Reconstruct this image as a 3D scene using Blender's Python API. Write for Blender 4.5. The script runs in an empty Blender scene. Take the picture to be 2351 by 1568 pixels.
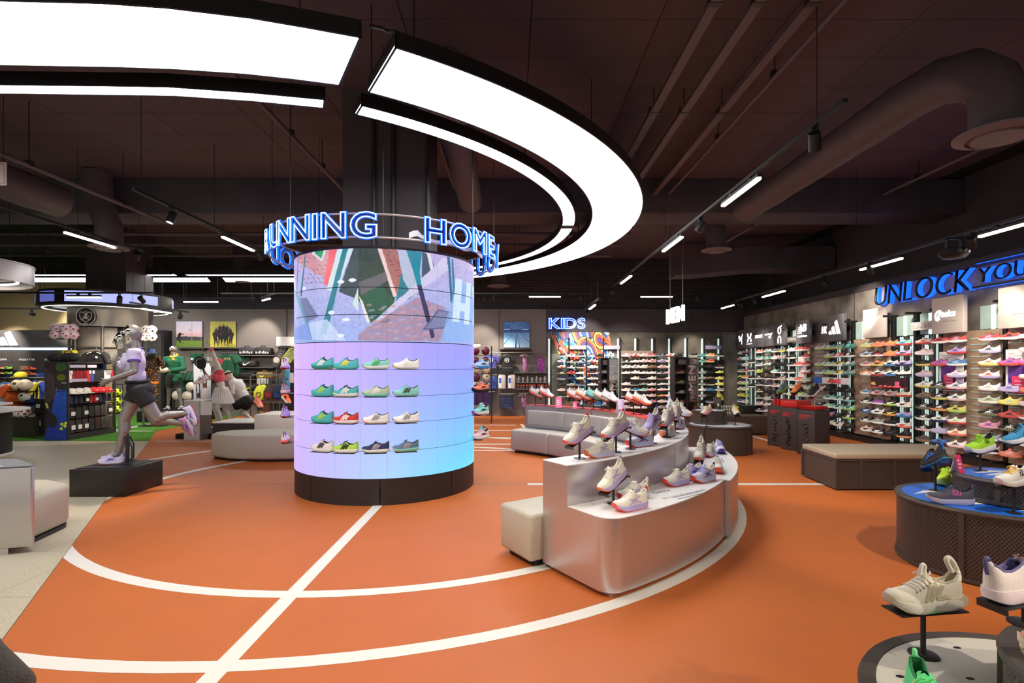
import bpy,bmesh,math,random
import numpy as np
from mathutils import Vector,Matrix
random.seed(7); rng = np.random.default_rng(7)
PI = math.pi
sc = bpy.context.scene
COL = sc.collection

# ---------------------------------------------------------------- camera, world, exposure
cam_d = bpy.data.cameras.new('camera'); cam = bpy.data.objects.new('camera',cam_d); COL.objects.link(cam)
cam_d.sensor_width = 36.0; cam_d.lens = 36.0 * 1220 / 2351
cam_d.shift_y = (842 - 784) / 2351; cam_d.clip_start = 0.05; cam_d.clip_end = 100
cam.location = (0,0,1.5); cam.rotation_euler = (PI / 2,0,0)
sc.camera = cam
sc.view_settings.view_transform = 'Standard'; sc.view_settings.look = 'None'
sc.view_settings.exposure = 0.15; sc.view_settings.gamma = 1.0; sc.view_settings.use_curve_mapping = False
W = bpy.data.worlds.new('world'); sc.world = W; W.use_nodes = True
W.node_tree.nodes['Background'].inputs[0].default_value = (1.0,0.93,0.86,1)
W.node_tree.nodes['Background'].inputs[1].default_value = 0.56

RING_E = 8.6      # glow of the white ceiling ring
BAR_E = 14.0      # glow of the track light bars
SPOT_W = 250.0    # each track spot

def spot(x,y,z,tx,ty,tz,w=SPOT_W,deg=55,col=(1.0,.88,.74),r=.04,blend=.6):
 l = bpy.data.lights.new('spot_beam','SPOT'); l.energy = w; l.spot_size = math.radians(deg); l.spot_blend = blend
 l.color = col; l.shadow_soft_size = r
 o = bpy.data.objects.new('spot_beam',l); COL.objects.link(o); o.location = (x,y,z)
 o.rotation_euler = Vector((tx - x,ty - y,tz - z)).to_track_quat('-Z','Y').to_euler()
 return o

# ---------------------------------------------------------------- measuring: pixel of the photograph -> metres
def P(px,py,y): return ((px - 1175) / 1220 * y,y,1.5 + (842 - py) / 1220 * y)
def G(px,py,z=0.0):
 y = 1220 * (1.5 - z) / (py - 842); return ((px - 1175) / 1220 * y,y,z)

# ---------------------------------------------------------------- colours and materials
def lin(c): c /= 255.0; return c / 12.92 if c <= .04045 else ((c + .055) / 1.055) ** 2.4
def C(r,g,b): return (lin(r),lin(g),lin(b),1.0)
PAL = {'w': ('white',(240,238,236)),'c': ('cream',(241,237,224)),'k': ('black',(28,27,30)),'g': ('grey',(160,160,164)),
 'd': ('dark grey',(78,74,74)),'l': ('lilac',(190,176,226)),'p': ('pale pink',(238,200,200)),'P': ('pink',(225,150,178)),
 'M': ('magenta',(205,80,175)),'U': ('purple',(120,60,150)),'r': ('red',(214,60,52)),'q': ('coral',(246,128,96)),
 'o': ('orange',(245,152,66)),'m': ('mint',(140,214,200)),'t': ('teal',(50,140,132)),'y': ('yellow',(232,222,80)),
 'L': ('lime',(178,226,84)),'n': ('navy',(44,50,96)),'b': ('blue',(50,130,200)),'B': ('light blue',(170,200,226)),
 's': ('sage',(188,204,172)),'e': ('brown',(150,112,84)),'O': ('olive',(120,124,84)),'T': ('taupe',(184,168,154)),
 'G': ('green',(78,180,100)),'A': ('aqua',(80,190,190)),'S': ('steel blue',(92,118,150))}
def pc(k): return C(*PAL[k][1])
MATS = {}
def mat(name,col=(.8,.8,.8,1),rough=.5,metal=0.0,emit=None,es=1.0,noise=0.0,nscale=20,bump=0.0,bscale=80,alpha=1.0,trans=0.0,aniso=0.0,objcol=False,attr=None,coat=0.0,spec=.5,sheen=0.0):
 if name in MATS: return MATS[name]
 m = bpy.data.materials.new(name); m.use_nodes = True; nt = m.node_tree; N = nt.nodes; K = nt.links
 b = N['Principled BSDF']; MATS[name] = m
 b.inputs['Roughness'].default_value = rough; b.inputs['Metallic'].default_value = metal
 b.inputs['Specular IOR Level'].default_value = spec; b.inputs['Coat Weight'].default_value = coat
 b.inputs['Anisotropic'].default_value = aniso; b.inputs['Sheen Weight'].default_value = sheen
 b.inputs['Alpha'].default_value = alpha; b.inputs['Transmission Weight'].default_value = trans
 b.inputs['Base Color'].default_value = col
 src = None
 if objcol: src = N.new('ShaderNodeObjectInfo').outputs['Color']
 if attr:
  a = N.new('ShaderNodeAttribute'); a.attribute_name = attr; src = a.outputs['Color']
 if noise > 0:
  t = N.new('ShaderNodeTexNoise'); t.inputs['Scale'].default_value = nscale; t.inputs['Detail'].default_value = 5
  tc = N.new('ShaderNodeTexCoord'); K.new(tc.outputs['Object'],t.inputs['Vector'])
  mr = N.new('ShaderNodeMapRange'); mr.inputs[1].default_value = .3; mr.inputs[2].default_value = .7
  mr.inputs[3].default_value = 1 - noise; mr.inputs[4].default_value = 1 + noise
  K.new(t.outputs[0],mr.inputs[0])
  mx = N.new('ShaderNodeVectorMath'); mx.operation = 'SCALE'
  if src: K.new(src,mx.inputs[0])
  else: mx.inputs[0].default_value = col[:3]
  K.new(mr.outputs[0],mx.inputs['Scale']); src = mx.outputs[0]
 if src: K.new(src,b.inputs['Base Color'])
 if emit is not None:
  b.inputs['Emission Strength'].default_value = es
  if emit == 'attr' or emit == 'obj': K.new(src,b.inputs['Emission Color']); b.inputs['Base Color'].default_value = (.02,.02,.02,1); nt.links.remove(b.inputs['Base Color'].links[0])
  else: b.inputs['Emission Color'].default_value = emit
 if bump > 0:
  t2 = N.new('ShaderNodeTexNoise'); t2.inputs['Scale'].default_value = bscale; t2.inputs['Detail'].default_value = 4
  tc2 = N.new('ShaderNodeTexCoord'); K.new(tc2.outputs['Object'],t2.inputs['Vector'])
  bp = N.new('ShaderNodeBump'); bp.inputs['Strength'].default_value = bump; bp.inputs['Distance'].default_value = .01
  K.new(t2.outputs[0],bp.inputs['Height']); K.new(bp.outputs[0],b.inputs['Normal'])
 return m

# ---------------------------------------------------------------- mesh builder
class MB:
 def __init__(s): s.v = []; s.f = []
 def add(s,vs,fs):
  n = len(s.v); s.v += [tuple(p) for p in vs]; s.f += [tuple(i + n for i in f) for f in fs]; return s
 def box(s,x0,x1,y0,y1,z0,z1):
  return s.add([(x0,y0,z0),(x1,y0,z0),(x1,y1,z0),(x0,y1,z0),(x0,y0,z1),(x1,y0,z1),(x1,y1,z1),(x0,y1,z1)],
                     [(0,3,2,1),(4,5,6,7),(0,1,5,4),(1,2,6,5),(2,3,7,6),(3,0,4,7)])
 def prism(s,poly,z0,z1):
  n = len(poly); a = sum(poly[i][0] * poly[(i + 1) % n][1] - poly[(i + 1) % n][0] * poly[i][1] for i in range(n))
  if a < 0: poly = poly[::-1]
  return s.add([(x,y,z0) for x,y in poly] + [(x,y,z1) for x,y in poly],
                     [tuple(range(n - 1,-1,-1)),tuple(range(n,2 * n))] + [(i,(i + 1) % n,n + (i + 1) % n,n + i) for i in range(n)])
 def sheet(s,A,B,z0,z1):      # solid between two plan polylines A (outer) and B (inner)
  n = len(A); vs = [(x,y,z0) for x,y in A] + [(x,y,z0) for x,y in B] + [(x,y,z1) for x,y in A] + [(x,y,z1) for x,y in B]
  f = []
  for i in range(n - 1):
   f += [(i,i + 1,n + i + 1,n + i)[::-1],(2 * n + i,2 * n + i + 1,3 * n + i + 1,3 * n + i),(i,i + 1,2 * n + i + 1,2 * n + i),(n + i + 1,n + i,3 * n + i,3 * n + i + 1)]
  f += [(0,2 * n,3 * n,n),(n - 1,2 * n - 1,4 * n - 1,3 * n - 1)]
  return s.add(vs,f)
 def lathe(s,prof,n=32,cx=0,cy=0,cap=True,loop=False):
  if loop: prof = list(prof) + [prof[0]]; cap = False
  vs = []; fs = []; m = len(prof)
  for i in range(n):
   a = 2 * PI * i / n
   vs += [(cx + r * math.cos(a),cy + r * math.sin(a),z) for r,z in prof]
  for i in range(n):
   j = (i + 1) % n
   fs += [(i * m + k,j * m + k,j * m + k + 1,i * m + k + 1) for k in range(m - 1)]
  if cap:
   fs += [tuple(i * m for i in range(n - 1,-1,-1)),tuple(i * m + m - 1 for i in range(n))]
  return s.add(vs,fs)
 def cyl(s,x,y,z0,z1,r,n=16): return s.lathe([(r,z0),(r,z1)],n,x,y)
 def tube(s,pts,r,n=8,closed=False):
  pts = [Vector(p) for p in pts]; m = len(pts); rs = r if isinstance(r,(list,tuple)) else [r] * m
  vs = []; fs = []; up = None
  for i,p in enumerate(pts):
   a = pts[(i - 1) % m] if (i or closed) else p; b = pts[(i + 1) % m] if (i < m - 1 or closed) else p
   d = (b - a).normalized()
   if up is None: up = Vector((0,0,1)) if abs(d.z) < .9 else Vector((1,0,0))
   x = d.cross(up).normalized(); y = x.cross(d).normalized(); up = y
   vs += [p + (x * math.cos(2 * PI * k / n) + y * math.sin(2 * PI * k / n)) * rs[i] for k in range(n)]
  for i in range(m if closed else m - 1):
   j = (i + 1) % m
   fs += [(i * n + k,i * n + (k + 1) % n,j * n + (k + 1) % n,j * n + k) for k in range(n)]
  if not closed: fs += [tuple(range(n - 1,-1,-1)),tuple((m - 1) * n + k for k in range(n))]
  return s.add(vs,fs)
 def ball(s,c,r,n=12,m=8):
  rx,ry,rz = r if isinstance(r,(list,tuple)) else (r,r,r)
  vs = [(c[0],c[1],c[2] - rz)]; fs = []
  for j in range(1,m):
   t = -PI / 2 + PI * j / m
   vs += [(c[0] + rx * math.cos(t) * math.cos(2 * PI * i / n),c[1] + ry * math.cos(t) * math.sin(2 * PI * i / n),c[2] + rz * math.sin(t)) for i in range(n)]
  vs.append((c[0],c[1],c[2] + rz)); L = len(vs) - 1
  for i in range(n):
   k = (i + 1) % n; fs += [(0,1 + k,1 + i),(L,L - n + i,L - n + k)]
   for j in range(m - 2): fs.append((1 + j * n + i,1 + j * n + k,1 + (j + 1) * n + k,1 + (j + 1) * n + i))
  return s.add(vs,fs)
 def cap(s,p0,r0,p1,r1,n=12):   # tapered capsule
  p0 = Vector(p0); p1 = Vector(p1); d = (p1 - p0); L = d.length; d = d / max(L,1e-6)
  pts = []; rs = []
  for a in (-80,-50,-20): pts.append(p0 + d * (r0 * math.sin(math.radians(a)))); rs.append(r0 * math.cos(math.radians(a)))
  for a in (20,50,80): pts.append(p1 + d * (r1 * math.sin(math.radians(a)))); rs.append(r1 * math.cos(math.radians(a)))
  return s.tube(pts,rs,n)
 def xf(s,M):
  s.v = [tuple(M @ Vector(p)) for p in s.v]; return s
 def mesh(s,name='part',smooth=None):
  me = bpy.data.meshes.new(name); me.from_pydata(s.v,[],s.f); me.update()
  if smooth is not None: shade(me,smooth)
  return me
def shade(me,deg=40):
 me.polygons.foreach_set('use_smooth',[True] * len(me.polygons))
 if deg < 180:
  bm = bmesh.new(); bm.from_mesh(me)
  for e in bm.edges:
   e.smooth = not (len(e.link_faces) == 2 and e.calc_face_angle(0) > math.radians(deg))
  bm.to_mesh(me); bm.free()
def bevel_mesh(me,w,seg=2,deg=35):
 bm = bmesh.new(); bm.from_mesh(me); bmesh.ops.remove_doubles(bm,verts=bm.verts,dist=1e-5)
 es = [e for e in bm.edges if len(e.link_faces) == 2 and e.calc_face_angle(0) > math.radians(deg)]
 bmesh.ops.bevel(bm,geom=es,offset=w,segments=seg,affect='EDGES',profile=.5,clamp_overlap=True)
 bm.to_mesh(me); bm.free(); shade(me,50); return me
def obj(name,me,m=None,parent=None,loc=None,rot=None,color=None,smooth=40,bev=0):
 if isinstance(me,MB): me = me.mesh(name,smooth)
 if bev: bevel_mesh(me,bev)
 if m is not None and not me.materials: me.materials.append(m)
 o = bpy.data.objects.new(name,me); COL.objects.link(o)
 if parent: o.parent = parent
 if loc: o.location = loc
 if rot: o.rotation_euler = rot
 if color: o.color = color
 return o
def tag(o,label=None,cat=None,group=None,kind=None):
 if label: o['label'] = label
 if cat: o['category'] = cat
 if group: o['group'] = group
 if kind: o['kind'] = kind
 return o
def thing(name,label,cat,loc=(0,0,0),rot=(0,0,0),group=None):
 o = bpy.data.objects.new(name,None); COL.objects.link(o); o.location = loc; o.rotation_euler = rot
 o.empty_display_size = .05
 return tag(o,label,cat,group)
def copy_tree(o,parent=None):
 c = o.copy(); COL.objects.link(c)
 if parent: c.parent = parent
 for ch in KIDS(o): copy_tree(ch,c)
 return c
def KIDS(o): return list(o.children)
def crv(p,k=4):
 p = [Vector(q) for q in p]; o = []
 for i in range(len(p) - 1):
  a,b,c,d = p[max(0,i - 1)],p[i],p[i + 1],p[min(len(p) - 1,i + 2)]
  o += [.5 * ((2 * b) + (c - a) * t + (2 * a - 5 * b + 4 * c - d) * t * t + (3 * b - a - 3 * c + d) * t ** 3) for t in [j / k for j in range(k)]]
 return o + [p[-1]]
def arc(cx,cy,r,a0,a1,n): return [(cx + r * math.cos(math.radians(a0 + (a1 - a0) * i / n)),cy + r * math.sin(math.radians(a0 + (a1 - a0) * i / n))) for i in range(n + 1)]

# ---------------------------------------------------------------- letters (meshes made once from the built-in font)
GLY = {}
def glyphs(chars):
 dg = None; tmp = []
 for ch in chars:
  if ch in GLY: continue
  for mode in ('fill','line','thin') if ch in 'UNLOCKYR' else ('fill','line'):
   cu = bpy.data.curves.new('glyph','FONT'); cu.body = ch; cu.size = 1.0; cu.resolution_u = 6
   if mode == 'fill': cu.extrude = .0; cu.offset = .012; cu.resolution_u = 4
   elif mode == 'thin': cu.offset = -.016
   else: cu.fill_mode = 'NONE'; cu.bevel_depth = .013; cu.bevel_resolution = 1; cu.resolution_u = 4; cu.offset = .02
   o = bpy.data.objects.new('glyph',cu); COL.objects.link(o); tmp.append((ch,mode,o))
 bpy.context.view_layer.update(); dg = bpy.context.evaluated_depsgraph_get()
 for ch,mode,o in tmp:
  me = bpy.data.meshes.new_from_object(o.evaluated_get(dg)); me.name = 'letter'
  me.materials.clear()
  GLY.setdefault(ch,{})[mode] = me
 for ch,mode,o in tmp:
  cu = o.data; bpy.data.objects.remove(o); bpy.data.curves.remove(cu)
 for ch in chars:
  if 'w' in GLY[ch]: continue
  me = GLY[ch]['fill']; xs = [v.co.x for v in me.vertices] or [0,.3]
  GLY[ch]['x0'] = min(xs); GLY[ch]['w'] = max(xs) - min(xs)
glyphs("ABCDEFGHIJKLMNOPQRSTUVWXYZabcdefghijklmnopqrstuvwxyz0123456789")
SOLID = {}
def solid_glyph(ch,depth=.2,src='fill'):
 k = (ch,depth,src)
 if k not in SOLID:
  me = GLY[ch][src].copy(); bm = bmesh.new(); bm.from_mesh(me)
  r = bmesh.ops.extrude_face_region(bm,geom=list(bm.faces))
  vs = [g for g in r['geom'] if isinstance(g,bmesh.types.BMVert)]
  bmesh.ops.translate(bm,verts=vs,vec=(0,0,depth)); bmesh.ops.recalc_face_normals(bm,faces=bm.faces)
  bm.to_mesh(me); bm.free(); SOLID[k] = me
 return SOLID[k]
def layout(text,gap=.1,sx=1.0):
 x = 0; out = []
 for ch in text:
  if ch == ' ': x += .33; continue
  g = GLY[ch]; out.append((ch,(x - g['x0']) * sx)); x += g['w'] + gap
 return out,(x - gap) * sx
def print_lines(parent,origin,xdir,zdir,rows,h,m,th=.0008,name='print_line'):
 X = Vector(xdir).normalized(); Z = Vector(zdir).normalized(); N = X.cross(Z)
 for i,(x0,w) in enumerate(rows):
  p = Vector(origin) + X * x0 - Z * (i * h * 2.1); q = [p,p + X * w,p + X * w + Z * h,p + Z * h]
  obj(name,MB().add([v for v in q] + [v + N * th for v in q],[(4,5,6,7),(0,1,5,4),(1,2,6,5),(2,3,7,6),(3,0,4,7)]),m,parent)
def lettering(text,m,parent,origin,xdir,h,mode='fill',gap=.1,sx=1.0,name='letter',src='fill',width=None,depth=.06,slant=0.0,zdir=(0,0,1)):
 """letters standing on origin, reading along xdir (unit, world/parent space); h = cap height in metres"""
 s = h / .73; lay,w = layout(text,gap,sx)
 if width: k = width / (w * s); lay = [(c,x * k) for c,x in lay]; sx *= k; w *= k
 X = Vector(xdir).normalized(); Z = Vector(zdir).normalized(); Y = X.cross(Z)     # letter normal faces -? (X x Z)
 for ch,x in lay:
  me = GLY[ch]['line'] if mode == 'line' else solid_glyph(ch,depth,src)
  mm = me.copy() if (me.materials and me.materials[0] != m) else me
  if mode != 'line' and mm is not me: pass
  if not mm.materials: mm.materials.append(m)
  o = bpy.data.objects.new(name,mm); COL.objects.link(o); o.parent = parent
  p = Vector(origin) + X * (x * s)
  N = X.cross(Z)
  M = Matrix(((X.x * sx,Z.x + X.x * slant,N.x,0),(X.y * sx,Z.y + X.y * slant,N.y,0),(X.z * sx,Z.z + X.z * slant,N.z,0),(0,0,0,1)))
  M3 = M.to_3x3() * s
  # bake linear part into a private mesh so that shear survives parenting
  b = mm.copy() if mm.users > 1 else mm
  b = mm.copy(); b.transform(M3.to_4x4()); o.data = b
  o.location = p
 return w * s

# ---------------------------------------------------------------- painted canvases for flat prints and screens
class Canvas:
 def __init__(s,w,h,col=(128,128,128)):
  s.w,s.h = w,h; s.a = np.zeros((h,w,3)); s.a[:] = col
  s.X,s.Y = np.meshgrid((np.arange(w) + .5) / w,(np.arange(h) + .5) / h)   # 0..1, y downwards
 def poly(s,pts,col,al=1.0):
  n = len(pts); i0 = max(0,int(min(p[0] for p in pts) * s.w) - 1); i1 = min(s.w,int(max(p[0] for p in pts) * s.w) + 2); j0 = max(0,int(min(p[1] for p in pts) * s.h) - 1); j1 = min(s.h,int(max(p[1] for p in pts) * s.h) + 2)
  if i1 <= i0 or j1 <= j0: return s
  X,Y = s.X[j0:j1,i0:i1],s.Y[j0:j1,i0:i1]; m = np.zeros(X.shape,bool)
  for i in range(n):
   x0,y0 = pts[i]; x1,y1 = pts[(i + 1) % n]
   if y0 == y1: continue
   m ^= (Y > min(y0,y1)) & (Y <= max(y0,y1)) & (X < (Y - y0) / (y1 - y0) * (x1 - x0) + x0)
  A = s.a[j0:j1,i0:i1]; A[m] = A[m] * (1 - al) + np.array(col,float) * al; return s
 def put(s,m,col,al=1.0): s.a[m] = s.a[m] * (1 - al) + np.array(col,float) * al
 def line(s,x0,y0,x1,y1,w,col,al=1.0,w1=None):
  w1 = w if w1 is None else w1
  d = math.hypot(x1 - x0,y1 - y0) or 1; nx,ny = -(y1 - y0) / d,(x1 - x0) / d
  return s.poly([(x0 + nx * w / 2,y0 + ny * w / 2),(x1 + nx * w1 / 2,y1 + ny * w1 / 2),(x1 - nx * w1 / 2,y1 - ny * w1 / 2),(x0 - nx * w / 2,y0 - ny * w / 2)],col,al)
 def ell(s,x,y,rx,ry,col,al=1.0): s.put(((s.X - x) / rx) ** 2 + ((s.Y - y) / ry) ** 2 < 1,col,al); return s
 def vgrad(s,y0,y1,c0,c1):
  m = (s.Y >= y0) & (s.Y <= y1); t = ((s.Y - y0) / (y1 - y0))[...,None]
  g = np.array(c0,float) * (1 - t) + np.array(c1,float) * t; s.a[m] = g[m]; return s
 def noise(s,amt,cell=1):
  n = rng.normal(0,amt,(s.h // cell + 1,s.w // cell + 1)); n = np.kron(n,np.ones((cell,cell)))[:s.h,:s.w]
  s.a = np.clip(s.a + n[...,None],0,255); return s
def srgb_lin(a):
 a = np.clip(a,0,255) / 255.0; return np.where(a <= .04045,a / 12.92,((a + .055) / 1.055) ** 2.4)
def grid_mesh(name,pts,cols):
 """pts (h,w,3), cols (h,w,3) sRGB -> mesh with colour attribute 'Col'"""
 h,w = pts.shape[:2]; me = bpy.data.meshes.new(name)
 idx = np.arange(h * w).reshape(h,w)
 q = np.stack([idx[1:,:-1],idx[1:,1:],idx[:-1,1:],idx[:-1,:-1]],-1).reshape(-1,4)
 me.vertices.add(h * w); me.vertices.foreach_set('co',pts.astype(np.float32).ravel())
 me.loops.add(q.size); me.loops.foreach_set('vertex_index',q.astype(np.int32).ravel())
 me.polygons.add(len(q)); me.polygons.foreach_set('loop_start',np.arange(0,q.size,4,dtype=np.int32))
 me.update(calc_edges=True)
 at = me.attributes.new('Col','FLOAT_COLOR','POINT')
 rgba = np.ones((h * w,4),np.float32); rgba[:,:3] = srgb_lin(cols.reshape(-1,3)); at.data.foreach_set('color',rgba.ravel())
 return me
def print_mesh(name,cv,origin,xdir,ydir,w,h):
 """canvas laid flat: origin = top-left corner, xdir right, ydir up"""
 X = np.array(Vector(xdir).normalized()); Y = np.array(Vector(ydir).normalized())
 u = np.linspace(0,1,cv.w); v = np.linspace(0,1,cv.h)
 pts = np.array(origin)[None,None] + u[None,:,None] * X * w - v[:,None,None] * Y * h
 return grid_mesh(name,pts,cv.a)

# shared materials
M_BLACK = mat('black_paint',C(22,22,24),.45)
M_DARK = mat('dark_metal',C(48,46,46),.4,.3)
M_GREYM = mat('grey_metal',C(120,116,112),.4,.6)
M_CHROME = mat('chrome',C(235,232,228),.05,1.0)
M_ALU = mat('brushed_aluminium',C(208,203,204),.33,.82,aniso=.5,noise=.03,nscale=60)
M_WHITE = mat('white_paint',C(232,230,226),.45)
M_RINGE = mat('ring_diffuser',(.9,.9,.9,1),.5,emit=(1,.985,.965,1),es=RING_E)
M_BARE = mat('bar_diffuser',(.9,.9,.9,1),.5,emit=(1,.86,.66,1),es=BAR_E)
M_LENS = mat('spot_lens',(.9,.9,.9,1),.5,emit=(1,.93,.82,1),es=8.0)
M_NEON = mat('neon_white_blue',(.8,.9,1,1),.4,emit=(.62,.85,1,1),es=2.6)
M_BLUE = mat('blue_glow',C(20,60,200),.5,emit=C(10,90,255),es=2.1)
M_MINT = mat('mint_led',(.9,1,.97,1),.5,emit=(.72,1,.92,1),es=.62)
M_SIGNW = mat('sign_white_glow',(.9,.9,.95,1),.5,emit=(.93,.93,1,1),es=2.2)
M_PRINT = mat('print',attr='Col',rough=.5)
M_SCREEN = mat('screen',attr='Col',rough=.3,emit='attr',es=.94)
M_OBJ = mat('coloured_textile',objcol=True,rough=.75,noise=.06,nscale=140,bump=.08,bscale=400,sheen=.05)
M_SOLE = mat('coloured_foam',objcol=True,rough=.6,noise=.03,nscale=60)
M_PLAS = mat('coloured_plastic',objcol=True,rough=.35)
M_BEIGE = mat('beige_leatherette',C(186,178,160),.5,noise=.05,nscale=40,bump=.15,bscale=260)
M_PERF = mat('perforated_steel',C(84,76,70),.45,.3)
# ---------------------------------------------------------------- setting
WX,BY,LX,HC = 7.1,16.3,-17.0,4.8          # right wall, back wall, left wall, ceiling
CX,CY = -1.602,6.83                            # centre of the screen column and of the floor circles
def clipx(y): return -2.886 - .58 * (y - 3.07)   # edge between stone tiles and orange rubber
M_STONE = mat('stone_tile',C(192,182,158),.42,noise=.16,nscale=55,bump=.02)
M_ORANGE = mat('orange_rubber',C(188,101,46),.52,noise=.035,nscale=3.0,bump=.03,bscale=300,spec=.35)
M_TURF = mat('green_turf',C(84,140,52),.9,noise=.25,nscale=160,bump=.6,bscale=500,spec=.15)
M_LINE = mat('white_line_paint',C(226,222,214),.5)
floor = tag(obj('floor',MB().box(LX,9,-4.5,BY + .3,-.12,-.012),mat('floor_screed',C(120,112,100),.8)),'shop floor of stone tile, orange rubber and green turf',kind='structure')
# rubber
mb = MB(); ye = 12.5
mb.prism([(clipx(-4),-4),(9,-4),(9,BY + .2),(-8.3,BY + .2),(-8.3,12.41),(clipx(12.41),12.41)],-.011,0)
obj('rubber_floor',mb,M_ORANGE,floor)
mb = MB().prism([(LX,10.76),(clipx(10.76),10.76),(clipx(12.4),12.4),(-8.31,12.41),(-8.31,BY + .2),(LX,BY + .2)],-.011,.004)
obj('turf',mb,M_TURF,floor)
# stone tiles, .86 m deep rows, clipped by the slanted edge
def clip_poly(poly,a,b,c):       # keep a*x+b*y<=c
 out = []
 for i in range(len(poly)):
  p,q = poly[i],poly[(i + 1) % len(poly)]; dp = a * p[0] + b * p[1] - c; dq = a * q[0] + b * q[1] - c
  if dp <= 0: out.append(p)
  if (dp < 0 < dq) or (dq < 0 < dp):
   t = dp / (dp - dq); out.append((p[0] + (q[0] - p[0]) * t,p[1] + (q[1] - p[1]) * t))
 return out
for j in range(-5,10):
 y0 = 3.46 + .855 * j - .855 + .0; y1 = min(y0 + .855,10.755)
 if y0 > 10.7: break
 for i in range(12):
  x1 = -1.2 - i * 1.3 + (.4 if j % 2 else 0); x0 = x1 - 1.3
  if x1 - 1.3 > clipx(y0) or x1 < -14: continue
  p = clip_poly([(x0 + .002,y0 + .002),(x1 - .002,y0 + .002),(x1 - .002,y1 - .002),(x0 + .002,y1 - .002)],1,.58,-2.886 + .58 * 3.07 - .006)
  if len(p) >= 3: obj('floor_tile',MB().prism(p,-.011,0),M_STONE,floor)
# painted lines
def ring_line(cx,cy,r,w,a0,a1,n=120):
 A = arc(cx,cy,r + w / 2,a0,a1,n); B = arc(cx,cy,r - w / 2,a0,a1,n); mb = MB()
 for i in range(n):
  p = clip_poly([A[i],A[i + 1],B[i + 1],B[i]],-1,-.58,2.886 - .58 * 3.07)
  if len(p) >= 3: mb.prism(p,.0005,.0015)
 return mb
obj('line_marking',ring_line(-1.46,6.75,3.25,.105,-180,180),M_LINE,floor)
obj('line_marking',ring_line(-1.74,7.03,4.38,.105,-180,180),M_LINE,floor)
obj('line_marking',MB().box(-1.50,-1.40,-3,5.74,.0008,.0020),M_LINE,floor)
obj('line_marking',MB().box(.2,4.6,6.73,6.83,.0003,.0013),M_LINE,floor)
obj('floor_joint',MB().box(-4.8,5.2,6.772,6.79,.0006,.0016),mat('joint_grey',C(120,112,108),.6),floor)
for y in (13.66,12.5,11.26,10.3,9.53):
 obj('line_marking',MB().box(-1.4,.25 if y < 13 else .1,y - .045,y + .045,.0003,.0013),M_LINE,floor)
obj('line_marking',MB().box(-7.2,-3.4,10.68,10.75,.0003,.0013),M_LINE,floor)
obj('line_marking',MB().box(5.05,6.9,12.66,12.74,.0003,.0013),M_LINE,floor)
obj('line_marking',MB().box(5.16,5.25,8.6,12.66,.0003,.0013),M_LINE,floor)
obj('line_marking',MB().sheet([(.28,13.9),(.42,12.2)],[(.2,13.9),(.34,12.2)],.0003,.0013),M_LINE,floor)
obj('line_marking',MB().box(-16,-8.35,12.32,12.40,.0045,.0055),M_LINE,floor)
obj('line_marking',MB().sheet([(-9.3,15.3),(-9.3,12.4)],[(-9.5,15.3),(-9.5,12.4)],.0045,.0055),M_LINE,floor)
# walls
M_WGREY = mat('wall_grey_paint',C(108,101,98),.75,noise=.03,nscale=2)
M_WDARK = mat('wall_dark_paint',C(62,56,60),.75,noise=.05,nscale=2)
M_CONC = mat('polished_concrete',C(122,116,110),.34,noise=.5,nscale=2.6,bump=.12,bscale=9)
M_CONCD = mat('dark_concrete',C(92,88,80),.6,noise=.45,nscale=2.6,bump=.06,bscale=6)
def brick_mat():
 m = mat('black_painted_brick',C(44,40,46),.8); nt = m.node_tree; b = nt.nodes['Principled BSDF']
 t = nt.nodes.new('ShaderNodeTexBrick'); t.inputs['Scale'].default_value = 1.0; t.inputs['Brick Width'].default_value = .24; t.inputs['Row Height'].default_value = .085
 t.inputs['Mortar Size'].default_value = .008
 t.inputs['Color1'].default_value = C(60,55,60); t.inputs['Color2'].default_value = C(50,46,52); t.inputs['Mortar'].default_value = C(24,22,26)
 tc = nt.nodes.new('ShaderNodeTexCoord'); mp = nt.nodes.new('ShaderNodeMapping'); mp.inputs['Rotation'].default_value = (PI / 2,0,0)
 nt.links.new(tc.outputs['Object'],mp.inputs[0]); nt.links.new(mp.outputs[0],t.inputs['Vector']); nt.links.new(t.outputs['Color'],b.inputs['Base Color'])
 bp = nt.nodes.new('ShaderNodeBump'); bp.inputs['Strength'].default_value = .8; bp.inputs['Distance'].default_value = .01; bp.invert = True
 nt.links.new(t.outputs['Fac'],bp.inputs['Height']); nt.links.new(bp.outputs[0],b.inputs['Normal']); return m
wb = tag(obj('wall_back',MB().box(LX,9,BY + .12,BY + .3,0,HC + .2),brick_mat()),'rear wall with dark painted bricks above grey panels',kind='structure')
obj('wall_panel',MB().box(-12.2,1.05,BY,BY + .115,0,3.27),M_WGREY,wb)
obj('wall_panel',MB().box(1.06,WX,BY,BY + .115,0,2.56),M_CONCD,wb)
obj('wall_panel',MB().box(1.06,WX,BY - .03,BY + .115,2.57,3.27),M_WDARK,wb)
for x in (-6.9,-4.6,-.4,3.3,5.5): obj('panel_joint',MB().box(x - .006,x + .006,BY - .034,BY - .028 if x > 1 else BY - .001,2.0 if x < 1 else 2.57,3.27),M_BLACK,wb)
obj('wall_panel',MB().box(LX,-12.21,BY - .02,BY + .11,0,4.2),mat('wall_warm_lit_tan',C(180,160,118),.8),wb)  # warm spotlight falling on this stretch of wall is put into its tan colour
wr = tag(obj('wall_right',MB().box(WX,WX + .2,-4,BY,0,3.12),M_CONC),'polished concrete wall on the right carrying shoe bays',kind='structure')
obj('wall_upper',MB().box(7.95,8.15,-4,BY,3.0,HC + .2),M_WDARK,wr)
obj('wall_ledge',MB().box(WX,7.95,-4,BY,3.1,3.16),M_WDARK,wr)
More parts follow.
